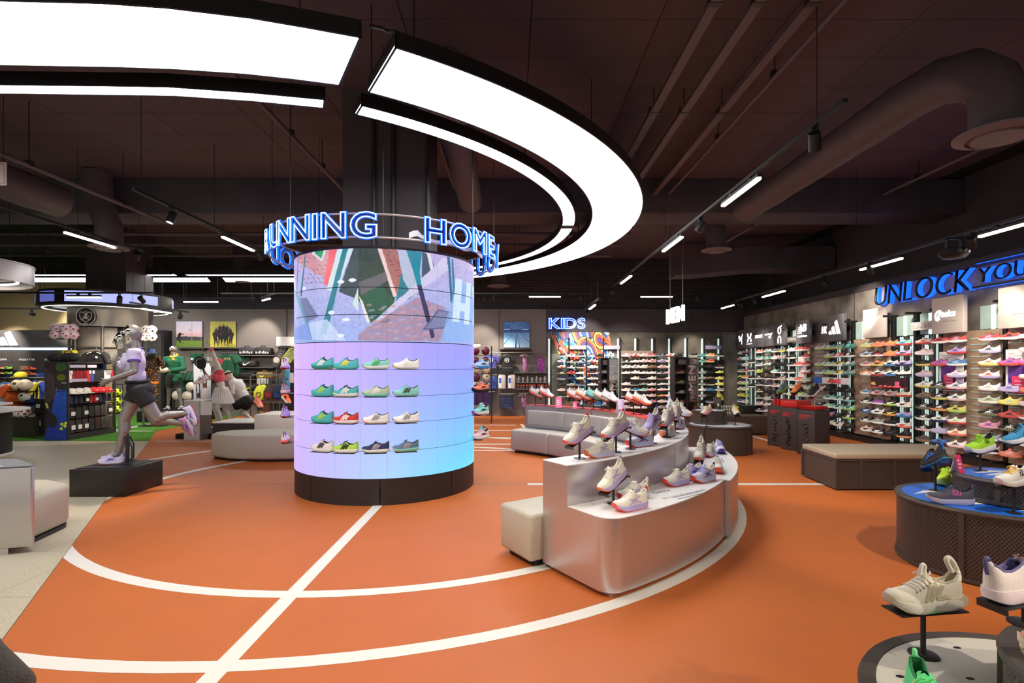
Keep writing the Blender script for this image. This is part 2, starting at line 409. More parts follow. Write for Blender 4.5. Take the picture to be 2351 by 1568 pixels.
obj('wall_upper',MB().box(WX - .02,WX + .02,-4,BY,3.02,3.125),M_WDARK,wr)
for y in (5.9,11.02): obj('panel_joint',MB().box(WX - .004,WX + .004,y - .008,y + .008,2.2,3.1),M_BLACK,wr)
obj('skirting_plinth',MB().box(6.98,WX - .001,4.0,16.2,.0,.11),M_DARK,wr)
tag(obj('wall_left',MB().box(LX - .2,LX,-4,BY + .3,0,HC + .2),M_WGREY),'grey side wall at far left',kind='structure')
# ceiling of dark panels
ceil = tag(obj('ceiling',MB().box(LX,9,-4.5,BY + .3,HC + .03,HC + .2),mat('ceiling_slab',C(20,18,20),.9)),'dark brown panelled ceiling',kind='structure')
M_CEIL = mat('ceiling_panel_paint',C(82,67,72),.8,noise=.07,nscale=3)
cp = MB().box(.004,1.216,.004,.616,0,.025).mesh('ceiling_panel',30)
for j in range(0,24):
 for i in range(-8,7):
  x = .18 + i * 1.22; y = 1.95 + j * .62
  if y > BY - .5 or not (-.2 < y): continue
  if abs(x + .6) > (y + 2.2) * 1.05 + .6: continue
  if x + 1.22 > 7.95: continue
  obj('ceiling_panel',cp,M_CEIL,ceil,(x,y,HC))
# beam across
M_BEAM = mat('beam_paint',C(70,65,71),.75,noise=.16,nscale=2.5,bump=.25,bscale=4)
tag(obj('trim_1',MB().box(LX,7.94,9.32,10.07,4.19,HC),M_BEAM,bev=.02),'deep boxed ceiling beam crossing the shop',kind='structure')
# concrete column rising from the screen drum to the ceiling
colu = tag(obj('column',MB().box(-2.02,-1.03,6.34,7.32,2.802,HC),mat('column_paint',C(66,58,60),.7)),'square dark column rising from the round screen to the ceiling',kind='structure')
for x in (-1.64,-1.41,-1.0): obj('conduit',MB().cyl(x,6.31,2.81,HC,.025,10),M_DARK,colu)
tag(obj('pillar',MB().box(6.41,WX - .01,16.235,BY,0,2.56),M_CONCD),'raw concrete pier in the far right corner',kind='structure')

# ---------------------------------------------------------------- the big ceiling ring
RX,RY,R0,R1,RN0,RN1,ZR = -3.712,8.758,5.709,4.97,4.73,4.52,3.8
def ring_light(label,A,B,zt=.11,wires=(),grp='segments of the glowing ceiling ring'):
 t = thing('ring_light',label,'ceiling light',(A[0][0],A[0][1],ZR),group=None)
 off = Vector((A[0][0],A[0][1],ZR))
 sh = lambda L: [(x - off.x,y - off.y) for x,y in L]
 a,b = sh(A),sh(B)
 n = len(a)
 ins = lambda p,q,d: [(p[i][0] + (q[i][0] - p[i][0]) * d,p[i][1] + (q[i][1] - p[i][1]) * d) for i in range(n)]
 wd = math.hypot(a[0][0] - b[0][0],a[0][1] - b[0][1]); e = .016 / wd
 fr = MB(); fr.sheet(a,ins(a,b,e),0,zt); fr.sheet(ins(a,b,1 - e),b,0,zt); fr.sheet(a,b,zt,zt + .012)
 for k in (0,n - 1):
  p,q = Vector(a[k]),Vector(b[k]); k2 = 1 if k == 0 else n - 2; d = (Vector(a[k2]) - p).normalized() * .016
  r_ = [p,q,q + d,p + d]; fr.prism([tuple(v) for v in r_],0,zt)
 obj('frame',fr,M_BLACK,t)
 obj('diffuser',MB().sheet(ins(a,b,e),ins(a,b,1 - e),.004,.02),M_RINGE,t)
 w = MB()
 for k in wires: w.cyl((a[k][0] + b[k][0]) / 2,(a[k][1] + b[k][1]) / 2,zt,HC - ZR - .002,.006,6)
 if wires: obj('suspension_wire',w,M_BLACK,t)
 return t
def stad(r,a0,a1,n,xend=None):
 p = arc(RX,RY,r,a0,a1,n)
 if xend is not None: p.append((xend,RY + r))
 return p
near_o = [(-1.05,3.71),(-1.39,3.6),(-1.72,3.50),(-2.21,3.40),(-2.60,3.356),(-3.2,3.333),(-5,3.33),(-8,3.33),(-9.6,3.33)]
near_i = [(-1.41,4.356),(-1.75,4.265),(-2.1,4.19),(-2.61,4.125),(-3.04,4.096),(-3.9,4.07),(-5.3,4.07),(-8.1,4.07),(-9.6,4.07)]
ring_light('broad glowing ceiling ring segment reaching in from the upper left',near_o,near_i,wires=(1,6))
ring_light('broad curved glowing ring segment sweeping over the right of the column',stad(R0,-59.8,-.3,40),stad(R1,-59.8,-.3,40),wires=(2,20,36))
ring_light('broad glowing ring segment curving away behind the round screen',stad(R0,.3,90,40,-7.8),stad(R1,.3,90,40,-7.5),wires=(3,20))
ring_light('far broad glowing ring segment running left above the football kiosk',[(-8.2,RY + R0),(-11,RY + R0),(-14,RY + R0)],[(-7.9,RY + R1),(-11,RY + R1),(-14,RY + R1)])
nn_o = [(-1.607,4.575),(-2.196,4.457),(-2.83,4.364),(-3.1,4.355),(-4.2,4.33),(-6.5,4.31)]
nn_i = [(-1.672,4.74),(-2.258,4.615),(-2.86,4.53),(-3.12,4.52),(-4.24,4.49),(-6.5,4.47)]
ring_light('narrow glowing strip inside the ring at the upper left',nn_o,nn_i,.1)
ring_light('narrow curved glowing strip just inside the right of the ring',stad(RN0,-59.7,-1,40),stad(RN1,-59.7,-1,40),.1,wires=(1,18))
ring_light('narrow glowing strip curving away behind the neon lettering',stad(RN0,1,90,40,-8.2),stad(RN1,1,90,40,-8.2),.1)
ring_light('far narrow glowing strip running left towards the silver drum',[(-8.5,RY + RN0),(-14,RY + RN0)],[(-8.5,RY + RN1),(-14,RY + RN1)],.1)
# metal joint piece at the tip
t = tag(obj('ring_joint',MB().box(RX + RN1 - .02,RX + RN0 + .04,RY - .07,RY + .07,ZR - .01,ZR + .1),M_BLACK,bev=.008),'small black joint box between two narrow ring strips','joint')
tag(obj('power_cable',MB().tube([(-1.0,3.74,3.9),(-.93,3.8,3.92),(-.9,3.85,3.93),(-.83,3.84,3.92)],.012,6),M_BLACK),'black cable bridging the gap in the ceiling ring','cable')

# ---------------------------------------------------------------- ducts, pipes, diffusers
M_DUCT = mat('duct_wrap',C(82,73,75),.6,noise=.1,nscale=6,bump=.5,bscale=9)
def duct(label,path,r,cat='air duct',disc=None):
 o = thing('air_duct',label,cat,path[0]); p0 = Vector(path[0]); pts = [Vector(p) - p0 for p in path]
 fine = []
 for i in range(len(pts) - 1):
  k = max(1,int((pts[i + 1] - pts[i]).length / .25)); fine += [pts[i].lerp(pts[i + 1],j / k) for j in range(k)]
 fine.append(pts[-1]); rr = [r * (1 + .02 * math.sin(i * 2.1) + (.03 if i % 4 == 0 else 0)) for i in range(len(fine))]
 obj('duct_body',MB().tube(fine,rr,20),M_DUCT,o,smooth=60)
 if disc:
  d = pts[-1]; R = disc
  obj('diffuser_plate',MB().lathe([(R,d.z),(R,d.z - .015),(R * .72,d.z - .04),(R * .70,d.z - .02),(R * .62,d.z - .02),(R * .6,d.z - .05),(.01,d.z - .055)],32,d.x,d.y),mat('diffuser_white',C(116,106,106),.6),o)
 return o
el = [(3.9,8.9,4.12),(3.9,5.6,4.12),(3.9,5.2,4.12),(3.92,4.85,4.10),(3.97,4.6,4.02),(4.02,4.46,3.88),(4.05,4.42,3.7),(4.05,4.42,3.44)]
duct('long lagged air duct under the right ceiling with elbow and round diffuser',el,.2,disc=.31)
duct('short lagged duct stub ending above the far left track',[(-7.0,3.6,4.05),(-7.0,8.2,4.05)],.24)
duct('lagged duct behind the column pointing down the shop',[(-.66,5.9,4.25),(-.66,7.0,4.2),(-.66,8.5,4.15)],.19)
duct('small round ceiling diffuser with short neck beside the ring gap',[(-.7,5.65,4.79),(-.7,5.65,4.2)],.17,disc=.31)
duct('dropped diffuser with ribbed neck beyond the right beam',[(3.98,10.55,4.77),(3.98,10.52,4.4),(3.98,10.35,4.1),(3.98,10.35,3.78)],.19,disc=.28)
duct('dropped diffuser with bent neck above the left track lights',[(-7.0,8.97,4.77),(-6.95,8.95,4.3),(-6.85,8.92,4.05),(-6.75,8.9,3.85),(-6.75,8.9,3.5)],.2,disc=.29)
for x,y in ((-.4,15.4),(-7.3,14.4)):
 duct('ceiling diffuser near the rear wall, ' + ('above the pool picture' if x > -1 else 'above the rugby corner'),[(x,y,HC - .01),(x,y,3.85)],.24,disc=.33)
bx = thing('duct_box','curved rectangular duct hung under the far right ceiling','air duct',(4.3,13.0,3.9))
obj('duct_body',MB().sheet([(.0,.9),(.5,.8),(1.0,.4),(1.5,.05),(2.0,0),(3.6,0)],[(.0,1.6),(.6,1.5),(1.2,1.1),(1.7,.75),(2.1,.7),(3.6,.7)],0,.55),M_BEAM,bx)
def rail(label,name,x,y0,y1,z,w,h,hang=(),cat='ceiling rail',m=None):
 t = thing(name,label,cat,(x,y0,z))
 mb = MB().cyl(0,0,0,y1 - y0,w / 2,10).xf(Matrix.Rotation(-PI / 2,4,'X')) if h is None else MB().box(-w / 2,w / 2,0,y1 - y0,0,h)
 obj('rail_body',mb,m or mat('rail_paint',C(90,79,82),.6),t)
 for k in hang: obj('hanger',MB().cyl(0,k - y0,0,HC - z - .002,.007,6).box(-w / 2 - .012,w / 2 + .012,k - y0 - .03,k - y0 + .03,-.005,(h or .04) + .02),M_DARK,t)
 return t
for i,(x,d) in enumerate(((1.68,'leftmost'),(2.04,'middle'),(2.49,'rightmost'))):
 rail('%s of three flat cable trays under the right ceiling' % d,'cable_tray',x,-1,9.3,4.5,.09,.05,(4.4,6.3))
rail('thin pipe running beside the three cable trays','ceiling_pipe',2.72,-1,9.2,4.5,.05,None,(5.5,7.0),'pipe')
rail('pipe on the left ceiling with flat junction bracket','ceiling_pipe',-2.75,3.0,9.25,4.38,.055,None,(6.6,7.7,8.9),'pipe')
rail('pipe near the left edge ending at the beam','ceiling_pipe',-6.0,3.0,9.2,4.0,.06,None,(6.6,8.2),'pipe')
rail('pipe high on the right ending at valve by the beam','ceiling_pipe',6.5,4.0,9.28,4.52,.06,None,(5.6,8.5),'pipe')
rail('slanted pipe behind the column under the duct','ceiling_pipe',-1.0,5.0,9.2,4.6,.06,None,(8.8,),'pipe')
rail('flat bar under the beam left of the column','ceiling_pipe',-2.9,10.1,13.5,4.25,.05,.03,(11.0,),'pipe')
rail('flat bar under the ceiling left of the football kiosk','ceiling_pipe',-6.0,10.1,15.9,4.25,.05,.03,(11.0,),'pipe')
rail('flat bar under the ceiling above the far right shoe wall','ceiling_pipe',5.0,10.1,12.9,4.4,.05,.03,(11.0,),'pipe')
for k,y in enumerate((11.2,12.2,13.4)):
 t = thing('fire_pipe','horizontal sprinkler pipe beyond the beam, %s of three' % ('nearest','middle','farthest')[k],'pipe',(-13,y,4.3))
 obj('pipe_body',MB().cyl(0,0,0,15.5,.035,8).xf(Matrix.Rotation(PI / 2,4,'Y')),mat('rail_paint'),t)
 obj('hanger',MB().cyl(4,0,0,HC - 4.302,.01,6).cyl(9,0,0,HC - 4.302,.01,6).cyl(14.4,0,0,HC - 4.302,.01,6),M_DARK,t)

# ---------------------------------------------------------------- track lights
def track(label,p0,p1,items,dz_wire=None):
 """p0,p1 ends of the rail; items: ('bar',t0,t1) , ('spot',t,aim)  t in metres along the rail"""
 p0 = Vector(p0); p1 = Vector(p1); d = (p1 - p0); L = d.length; d.normalize()
 yaw = math.atan2(d.y,d.x); t = thing('light_track',label,'track light',p0,(0,0,yaw))
 obj('rail',MB().box(0,L,-.018,.018,0,.035),M_BLACK,t)
 w = MB()
 for k in (.04,.5,.96): w.cyl(L * k,0,.034,HC - p0.z - .002,.004,6)
 obj('suspension_wire',w,M_DARK,t)
 for it in items:
  if it[0] == 'bar':
   h = obj('light_bar',MB().box(it[1],it[2],-.022,.022,-.065,-.03).box(it[1] + .2,it[1] + .26,-.01,.01,-.03,0).box(it[2] - .26,it[2] - .2,-.01,.01,-.03,0),M_BLACK,t)
   obj('diffuser',MB().box(it[1] + .01,it[2] - .01,-.024,.024,-.09,-.0652),M_BARE,h)
  else:
   aim = it[2]; pos = p0 + d * it[1]; v = Vector(aim) - pos; v.normalize()
   loc = Matrix.Rotation(-yaw,3,'Z') @ v
   q = loc.to_track_quat('Z','Y').to_matrix().to_4x4(); T = Matrix.Translation((it[1],0,-.12)) @ q
   hd = obj('spot_head',MB().lathe([(.045,-.07),(.05,-.06),(.05,.08),(.044,.08),(.042,.06)],18,cap=True).xf(T).box(it[1] - .008,it[1] + .008,-.03,.03,-.07,0),M_BLACK,t)
   obj('lens',MB().lathe([(.001,.066),(.041,.066),(.041,.07),(.001,.07)],16).xf(T),M_LENS,hd)
   lp = pos + Vector((0,0,-.12)) + v * .1
   spot(lp.x,lp.y,lp.z,*aim,**(it[3] if len(it) > 3 else {}))
 return t
track('long light track running over the right side with three glowing bars',(2.585,4.12,3.55),(2.585,13.75,3.55),
      [('spot',.42,(4.2,7.0,.4)),('bar',1.43,2.4),('spot',3.17,(1.2,8.3,.8)),('bar',3.95,4.97),('bar',7.4,8.5),('spot',9.5,(3.5,16.2,1.4))])
track('light track along the right wall with projector hung beneath',(5.8,3.0,3.19),(5.8,14.9,3.19),
      [('bar',2.75,3.6),('spot',3.7,(7.05,7.9,1.6),{'w': 170}),('spot',1.2,(7.05,5.4,1.5),{'w': 170}),('bar',4.9,5.85),('spot',5.6,(7.05,9.9,1.6),{'w': 170}),('spot',6.9,(7.05,10.5,2.6),{'w': 170}),('bar',8.3,9.3),('spot',9.7,(7.05,13.2,1.6),{'w': 170}),('spot',2.2,(7.05,6.9,1.8),{'w': 170}),('bar',10.9,11.7),('spot',10.5,(6.9,14.9,1.4),{'w': 170})])
track('light track over the left floor with one glowing bar',(-4.4,6.17,3.55),(-4.4,9.54,3.55),
      [('spot',.7,(-4.9,6.2,1.2)),('bar',1.9,2.88),('spot',3.1,(-3.9,10.6,.8))])
track('light track at the far left with one glowing bar',(-6.57,6.6,3.55),(-6.57,9.47,3.55),
      [('bar',1.2,2.2),('spot',2.7,(-8.8,11.4,1.1))])
track('cross track before the rear wall left half with three bars',(-8.2,14.98,3.55),(-3.7,14.98,3.55),
      [('spot',.9,(-7.7,16.2,2.3)),('spot',2.6,(-6.0,16.2,2.5)),('spot',3.9,(-4.6,16.2,1.9))])
track('cross track before the rear wall above the pool picture',(-1.06,14.98,3.55),(1.5,14.98,3.55),
      [('bar',1.53,2.44),('spot',.3,(-1.0,16.2,2.0)),('spot',.55,(-.3,16.2,1.2))])
track('cross track before the rear wall above the white letters',(1.6,14.98,3.55),(5.71,14.98,3.55),
      [('bar',2.02,2.93),('spot',.35,(1.9,16.2,1.3)),('spot',.9,(3.8,16.2,1.2)),('spot',3.6,(5.6,16.2,1.3))])
track('left cross track in front of the football kiosk',(-12.0,10.9,3.0),(-7.35,10.9,3.0),
      [('spot',.25,(-11,14,1)),('bar',2.0 + .87,2.0 + 1.57),('spot',3.95,(-9.2,12.3,1.3)),('spot',4.4,(-8.0,14.5,1.3))])
track('short track by the football kiosk with glowing bar',(-8.05,11.2,2.84),(-8.05,13.2,2.84),[('bar',.35,1.35),('spot',1.7,(-9.4,14.6,2.3))])
track('left cross track above the rugby corner with one bar',(-8.6,13.8,3.26),(-6.7,13.8,3.26),[('bar',.07,.97)])
track('far left cross track with glowing bar under the warm lit wall',(-16.5,14.6,3.08),(-12.9,14.6,3.08),[('bar',1.4,2.3),('spot',3.3,(-13.2,16.1,2.7)),('spot',.9,(-15.2,16.1,2.0))])
track('short diagonal track left of the screen with glowing bar',(-7.05,14.9,3.42),(-6.3,14.1,3.32),[('bar',.15,.75)])
track('short track high behind the neon kids sign with a bar',(2.05,12.6,3.1),(2.05,15.0,3.1),[('bar',.5,1.45),('spot',1.9,(2.2,16.2,2.2))])
# tracks continuing behind the viewpoint
track('light track behind the viewpoint over the near displays',(3.6,-1.6,3.5),(3.6,2.6,3.5),[('spot',.8,(1.8,1.5,.5)),('spot',2.2,(1.7,1.75,.5)),('spot',3.9,(3.6,4.0,.6)),('bar',1.2,2.1)])
track('light track behind the viewpoint over the orange floor',(-1.2,-2.6,3.5),(-1.2,1.8,3.5),[('bar',.3,1.3),('bar',2,3),('spot',4.2,(-1.0,3.4,0),{'w': 200,'deg': 75})])
# projector on the right wall track
pj = thing('projector','black projector hanging from the right wall track','projector',(5.78,6.95,2.98))
obj('body',MB().lathe([(.02,-.07),(.12,-.06),(.17,-.01),(.16,.05),(.1,.07),(.01,.07)],14),M_BLACK,pj)
obj('bracket',MB().box(-.1,-.085,-.02,.02,.02,.2).box(.085,.1,-.02,.02,.02,.2).box(-.1,.1,-.02,.02,.185,.205),M_DARK,pj)
# ---------------------------------------------------------------- shoes
def itp(x,xs,ys):
 return float(np.interp(x,xs,ys))
WU = ([0,.02,.06,.12,.25,.4,.55,.7,.82,.92,.97,.99,1.0],[.006,.019,.028,.033,.034,.034,.040,.047,.046,.036,.025,.015,.003])
VAR = {   # sole thickness heel/toe, collar heights
 'run': dict(sh=.040,st=.027,rim=[(0,.118),(.06,.115),(.14,.096),(.26,.090),(.36,.098),(.42,.108)],top=[(.46,.118),(.54,.107),(.64,.090),(.74,.077),(.86,.070),(.95,.060),(1,.044)],spring=.018),
 'max': dict(sh=.043,st=.031,rim=[(0,.128),(.06,.122),(.14,.102),(.26,.096),(.36,.104),(.42,.114)],top=[(.46,.124),(.54,.112),(.64,.094),(.74,.081),(.86,.075),(.95,.065),(1,.054)],spring=.020),
 'flat': dict(sh=.024,st=.020,rim=[(0,.094),(.06,.092),(.14,.076),(.26,.068),(.36,.076),(.42,.086)],top=[(.46,.094),(.54,.083),(.64,.067),(.74,.056),(.86,.050),(.95,.042),(1,.026)],spring=.010)}
ARIM = .70; Lsh = .29
def arch(a): return math.cos(a * PI / 2) ** .75,math.sin(a * PI / 2) ** .85
def zb(v,u): return v['sh'] + (v['st'] - v['sh']) * u + v['spring'] * max(0,(u - .64) / .36) ** 1.9
def ztop(v,u):
 return max(ztop0(v,u),zb(v,u) + .004 + .03 * math.sqrt(max(0,min(1,(1 - u) / .1))) * (1 if u > .5 else 0))
def ztop0(v,u):
 if u <= .42: return zb(v,u) + (itp(u,*zip(*v['rim'])) - zb(v,u)) / arch(ARIM)[1]
 return itp(u,*zip(*([(.42,zb(v,.42) + (v['rim'][-1][1] - zb(v,.42)) / arch(ARIM)[1])] + v['top'])))
def surf(v,u,a,off=0.0):
 """outer skin: u 0 heel..1 toe, a in -1..1 (left base .. top .. right base)"""
 w = itp(u,*WU); s = 1 if a >= 0 else -1; b = 1 - abs(a) if True else 0
 cy,cz = arch(1 - abs(a)) if True else (0,0)
 bend = .006 * math.sin(PI * u)
 return ((u - .5) * Lsh,s * (w + off) * cy + bend,zb(v,u) - .004 + (ztop(v,u) + off * .6 - zb(v,u) + .004) * cz)
US = [0,.02,.05,.1,.17,.25,.33,.40,.46,.52,.6,.68,.76,.84,.9,.95,.98,1.0]
def make_shoe(vn,fine=False):
 v = VAR[vn]; us = US
 if fine: us = [i for k in range(len(US) - 1) for i in (US[k],(US[k] + US[k + 1]) / 2)] + [1.0]
 nw = 8 if fine else 5
 up = MB(); lin_ = MB(); rows = []
 for u in us:
  open_ = .045 < u < .445
  lim = ARIM if open_ else 1.0
  A = [1 - lim * k / (nw - 1) for k in range(nw)]       # from base up to rim/top
  rows.append(([surf(v,u,a) for a in A],[surf(v,u,-a if a > 0 else -1e-9) for a in A],open_))
 n = len(us)
 for side in (0,1):
  vs = [p for r in rows for p in r[side]]; fs = []
  for i in range(n - 1):
   for k in range(nw - 1):
    q = (i * nw + k,(i + 1) * nw + k,(i + 1) * nw + k + 1,i * nw + k + 1); fs.append(q if side else q[::-1])
  up.add(vs,fs)
 for i in (0,n - 1):
  L_,R_ = rows[i][0],rows[i][1]; up.add(L_ + R_,[(k,k + 1,nw + k + 1,nw + k) for k in range(nw - 1)])
 # lining: inside of the collar
 oi = [i for i in range(n) if rows[i][2]]
 vs = []; m = 5
 for i in [oi[0] - 1] + oi + [oi[-1] + 1]:
  u = us[i]; L_ = rows[i][0][-1]; R_ = rows[i][1][-1]; zin = zb(v,u) + .012; end = not rows[i][2]
  yl,yr = L_[1],R_[1]; c = (yl + yr) / 2
  if end: yl = c + .012; yr = c - .012
  zz = min(L_[2],R_[2]) if not end else itp(u,*zip(*v['rim'])) - .001
  x = L_[0]
  vs += [(x,yl,zz),(x,c + (yl - c) * .72,zz - .012),(x,c,(zin if not end else zz - .014)),(x,c + (yr - c) * .72,zz - .012),(x,yr,zz)]
 k_ = len(vs) // m
 lin_.add(vs,[(i * m + k,i * m + k + 1,(i + 1) * m + k + 1,(i + 1) * m + k) for i in range(k_ - 1) for k in range(m - 1)])
 # collar roll
 rimL = [rows[i][0][-1] for i in oi]; rimR = [rows[i][1][-1] for i in oi]
 hx = rows[oi[0] - 1][0][-1]
 loop = rimL + [((us[oi[-1] + 1] - .5) * Lsh,rimL[-1][1] * .35 + rimR[-1][1] * .35,rimL[-1][2] + .006)] + rimR[::-1] + [(hx[0] + .004,0,rimL[0][2] + .004)]
 lin_.tube(loop,.0042,6,closed=True)
 # sole
 so = MB(); ou = MB(); vs = []; vo = []
 for u in us:
  w = itp(u,*WU) + .0045; z1 = zb(v,u) + .003; x = (u - .5) * Lsh * (1.016 if u > .5 else 1.03); be = .006 * math.sin(PI * u)
  z0 = v['spring'] * 1.15 * max(0,(u - .6) / .4) ** 1.8 + .018 * max(0,(.22 - u) / .22) ** 1.6
  if vn == 'flat': z0 *= .6
  elif u > .84: k_ = ((u - .84) / .16) ** 1.6; z0 = z0 * (1 - k_) + (z1 - .011) * k_
  zm = z0 + (z1 - z0) * .5; fl = .004 * math.sin(PI * min(1,u * 1.1)) if vn != 'flat' else .001
  wave = .003 * math.sin(u * 9)
  vs += [(x,w * .97 + be,z1),(x,w + fl + be,zm + wave),(x,w * .93 + be,z0 + .002),(x,-w * .93 + be,z0 + .002),(x,-w - fl + be,zm + wave),(x,-w * .97 + be,z1)]
  tz = .0045 + (.019 * max(0,(u - .78) / .22) if vn != 'flat' else 0)
  vo += [(x * 1.006,w * .98 + be,z0 + tz),(x * 1.006,w * .92 + be,z0),(x * 1.006,-w * .92 + be,z0),(x * 1.006,-w * .98 + be,z0 + tz)]
 m = 6; so.add(vs,[(i * m + k,i * m + (k + 1) % m,(i + 1) * m + (k + 1) % m,(i + 1) * m + k) for i in range(n - 1) for k in range(m)] + [tuple(range(m))[::-1],tuple((n - 1) * m + k for k in range(m))])
 m = 4; ou.add(vo,[(i * m + k,i * m + k + 1,(i + 1) * m + k + 1,(i + 1) * m + k) for i in range(n - 1) for k in range(3)] + [tuple(range(m))[::-1],tuple((n - 1) * m + k for k in range(m))])
 # laces: crossing bars + bow, tongue
 la = MB(); eye = [.50,.545,.59,.635,.68]
 for i,u in enumerate(eye):
  u2 = u + .03
  for a_,b_ in ((.34,-.34),):
   la.tube([surf(v,u,.40,.002),surf(v,u + .008,.2,.004),surf(v,u + .012,0,.005),surf(v,u + .008,-.2,.004),surf(v,u,-.40,.002)],.0028,5)
   if fine and i < 4: la.tube([surf(v,u,.38,.002),surf(v,(u + eye[i + 1]) / 2,.0,.007),surf(v,eye[i + 1],-.38,.002)],.0024,5)
 b0 = surf(v,.495,0,.006)
 for s in (-1,1):
  la.tube([b0,(b0[0] + .004,s * .016,b0[2] + .008),(b0[0] + .016,s * .03,b0[2] - .006),(b0[0] + .012,s * .012,b0[2] - .001),b0],.0024,5)
 to = MB(); u0,u1 = .56,.425; T = []
 zt = ztop(v,.46) + .012
 for f,hw,dz in ((0,.012,.002),(.5,.018,.004),(.85,.02,.011),(1,.014,.016)):
  x,y,z = surf(v,u0 + (.44 - u0) * f,0); x -= .004 * f * f
  T += [(x,hw,z + dz - .004),(x,0,z + dz + .001),(x,-hw,z + dz - .004)]
 to.add(T + [(x + .006,y,z - .004) for x,y,z in T],[(i * 3 + k,i * 3 + k + 1,(i + 1) * 3 + k + 1,(i + 1) * 3 + k) for i in range(3) for k in range(2)] + [(12 + i * 3 + k + 1,12 + i * 3 + k,12 + (i + 1) * 3 + k,12 + (i + 1) * 3 + k + 1) for i in range(3) for k in range(2)] + [(9,10,22,21),(10,11,23,22)])
 hz = itp(0,*zip(*v['rim'])); tb = MB()
 tb.tube(crv([(-.146,0,hz - .035),(-.152,0,hz - .006),(-.151,0,hz + .012),(-.142,0,hz + .015),(-.136,0,hz - .004)],3),.0062,6)
 res = {}
 for nm,b in (('upper',up),('lining',lin_),('sole',so),('outsole',ou),('laces',la),('tongue',to),('heel_tab',tb)):
  me = b.mesh(nm)
  bm = bmesh.new(); bm.from_mesh(me); bmesh.ops.remove_doubles(bm,verts=bm.verts,dist=.0004)
  if nm in ('upper','sole','outsole'): bmesh.ops.recalc_face_normals(bm,faces=bm.faces)
  bm.to_mesh(me); bm.free(); shade(me,60); res[nm] = me
 return res
def ribbon(v,pts,wd,off=.0011):
 """strip on both flanks; pts (u, a from base 0..1 up, half width)"""
 mb = MB()
 for s in (-1,1):
  vs = []
  for i,(u,a,w) in enumerate(pts):
   p = pts[max(0,i - 1)]; q = pts[min(len(pts) - 1,i + 1)]
   du,da = (q[0] - p[0]) * .29,(q[1] - p[1]) * .07; d = math.hypot(du,da) or 1
   nu,na = -da / d * w * wd / .29,du / d * w * wd / .07
   vs += [surf(v,min(.99,max(.01,u + nu)),s * (1 - min(.95,max(.02,a + na))),off),surf(v,min(.99,max(.01,u - nu)),s * (1 - min(.95,max(.02,a - na))),off)]
  fs = [(2 * i,2 * i + 1,2 * i + 3,2 * i + 2) for i in range(len(pts) - 1)]
  mb.add(vs,fs if s > 0 else [f[::-1] for f in fs])
 return mb
def logo_mesh(kind,vn):
 v = VAR[vn]; mb = MB()
 def put(pts,w=1.0):
  r = ribbon(v,pts,w); mb.add(r.v,r.f)
 if kind == 'bars':
  for k in range(3): put([(.62 - k * .085 - .024 * j,.05 + .1 * j,.0075) for j in range(6)])
 elif kind == 'swoosh':
  put([(.10,.52,.001),(.22,.36,.003),(.36,.2,.006),(.48,.12,.009),(.58,.14,.009),(.64,.26,.006),(.655,.42,.001)])
 elif kind == 'tiger':
  put([(.50,.04,.003),(.46,.3,.003),(.42,.58,.003)]); put([(.42,.04,.003),(.40,.3,.003),(.36,.58,.003)])
  put([(.66,.1,.002),(.52,.2,.004),(.36,.42,.003),(.27,.6,.002)]); put([(.62,.44,.002),(.5,.28,.004),(.36,.16,.003),(.26,.12,.002)])
 elif kind == 'letter_n':
  put([(.54,.1,.005),(.52,.55,.005)]); put([(.52,.55,.005),(.42,.1,.005)]); put([(.42,.1,.005),(.40,.55,.005)])
 elif kind == 'wave':
  put([(.66,.2,.002),(.56,.32,.005),(.46,.2,.007),(.36,.3,.006),(.24,.22,.003)])
 elif kind == 'wing':
  put([(.58,.12,.002),(.46,.34,.010),(.36,.42,.011),(.26,.46,.004)])
 elif kind == 'cloud':
  put([(.5,.3,.007),(.45,.3,.007),(.40,.32,.007)])
 me = mb.mesh('side_logo',180); return me
def text_on_side(word,vn,u0,u1,a0,h):
 """lettering wrapped on both flanks, reading from heel side to toe side as seen"""
 v = VAR[vn]; lay,w = layout(word,.08); mb = MB()
 for s in (-1,1):
  for ch,x in lay:
   me = GLY[ch]['fill']
   vs = []
   for p in me.vertices:
    t = (x + p.co.x) / w
    u = u0 + (u1 - u0) * t if s < 0 else u1 + (u0 - u1) * t
    vs.append(surf(v,u,s * (1 - (a0 + p.co.y / .73 * h)),.002))
   mb.add(vs,[tuple(f.vertices) for f in me.polygons])
 return mb.mesh('side_logo')
SH = {k: make_shoe(k) for k in VAR}; SHF = {k: make_shoe(k,True) for k in ('run','max')}
LOGO = {}
def get_logo(kind,vn):
 if (kind,vn) not in LOGO: LOGO[(kind,vn)] = logo_mesh(kind,vn)
 return LOGO[(kind,vn)]
SHOE_N = [0]
def cj(c):
 l = max(.22,sum(c[:3]) / 3); k = .8 if sum(c[:3]) > .2 else 1
 return tuple(min(1,max(0,(x * k + (1 - k) * l) * random.uniform(.93,1.06))) for x in c[:3]) + (1,)
def shoe(label,loc,yaw,up,so,lg=None,logo='bars',vn='run',pitch=0.0,parts=('upper','sole'),ou=None,la=None,ln=None,tab=None,tongue=None,fine=False,group=None,cat='shoe',name='running_shoe',scale=1.0,roll=0.0,logo_me=None):
 S = (SHF if fine else SH)[vn]
 t = thing(name,label,cat,loc,(roll,pitch,yaw),group); t.scale = (scale,) * 3
 cols = {'upper': up,'sole': so,'outsole': ou or so,'laces': la or up,'lining': ln or up,'tongue': tongue or up,'heel_tab': tab or lg or up}
 for p in parts:
  obj(p,S[p],M_SOLE if p in ('sole','outsole') else M_OBJ,t,color=cols[p])
 if logo and lg: obj('side_logo',logo_me or get_logo(logo,vn),M_PLAS,t,color=lg)
 SHOE_N[0] += 1
 return t
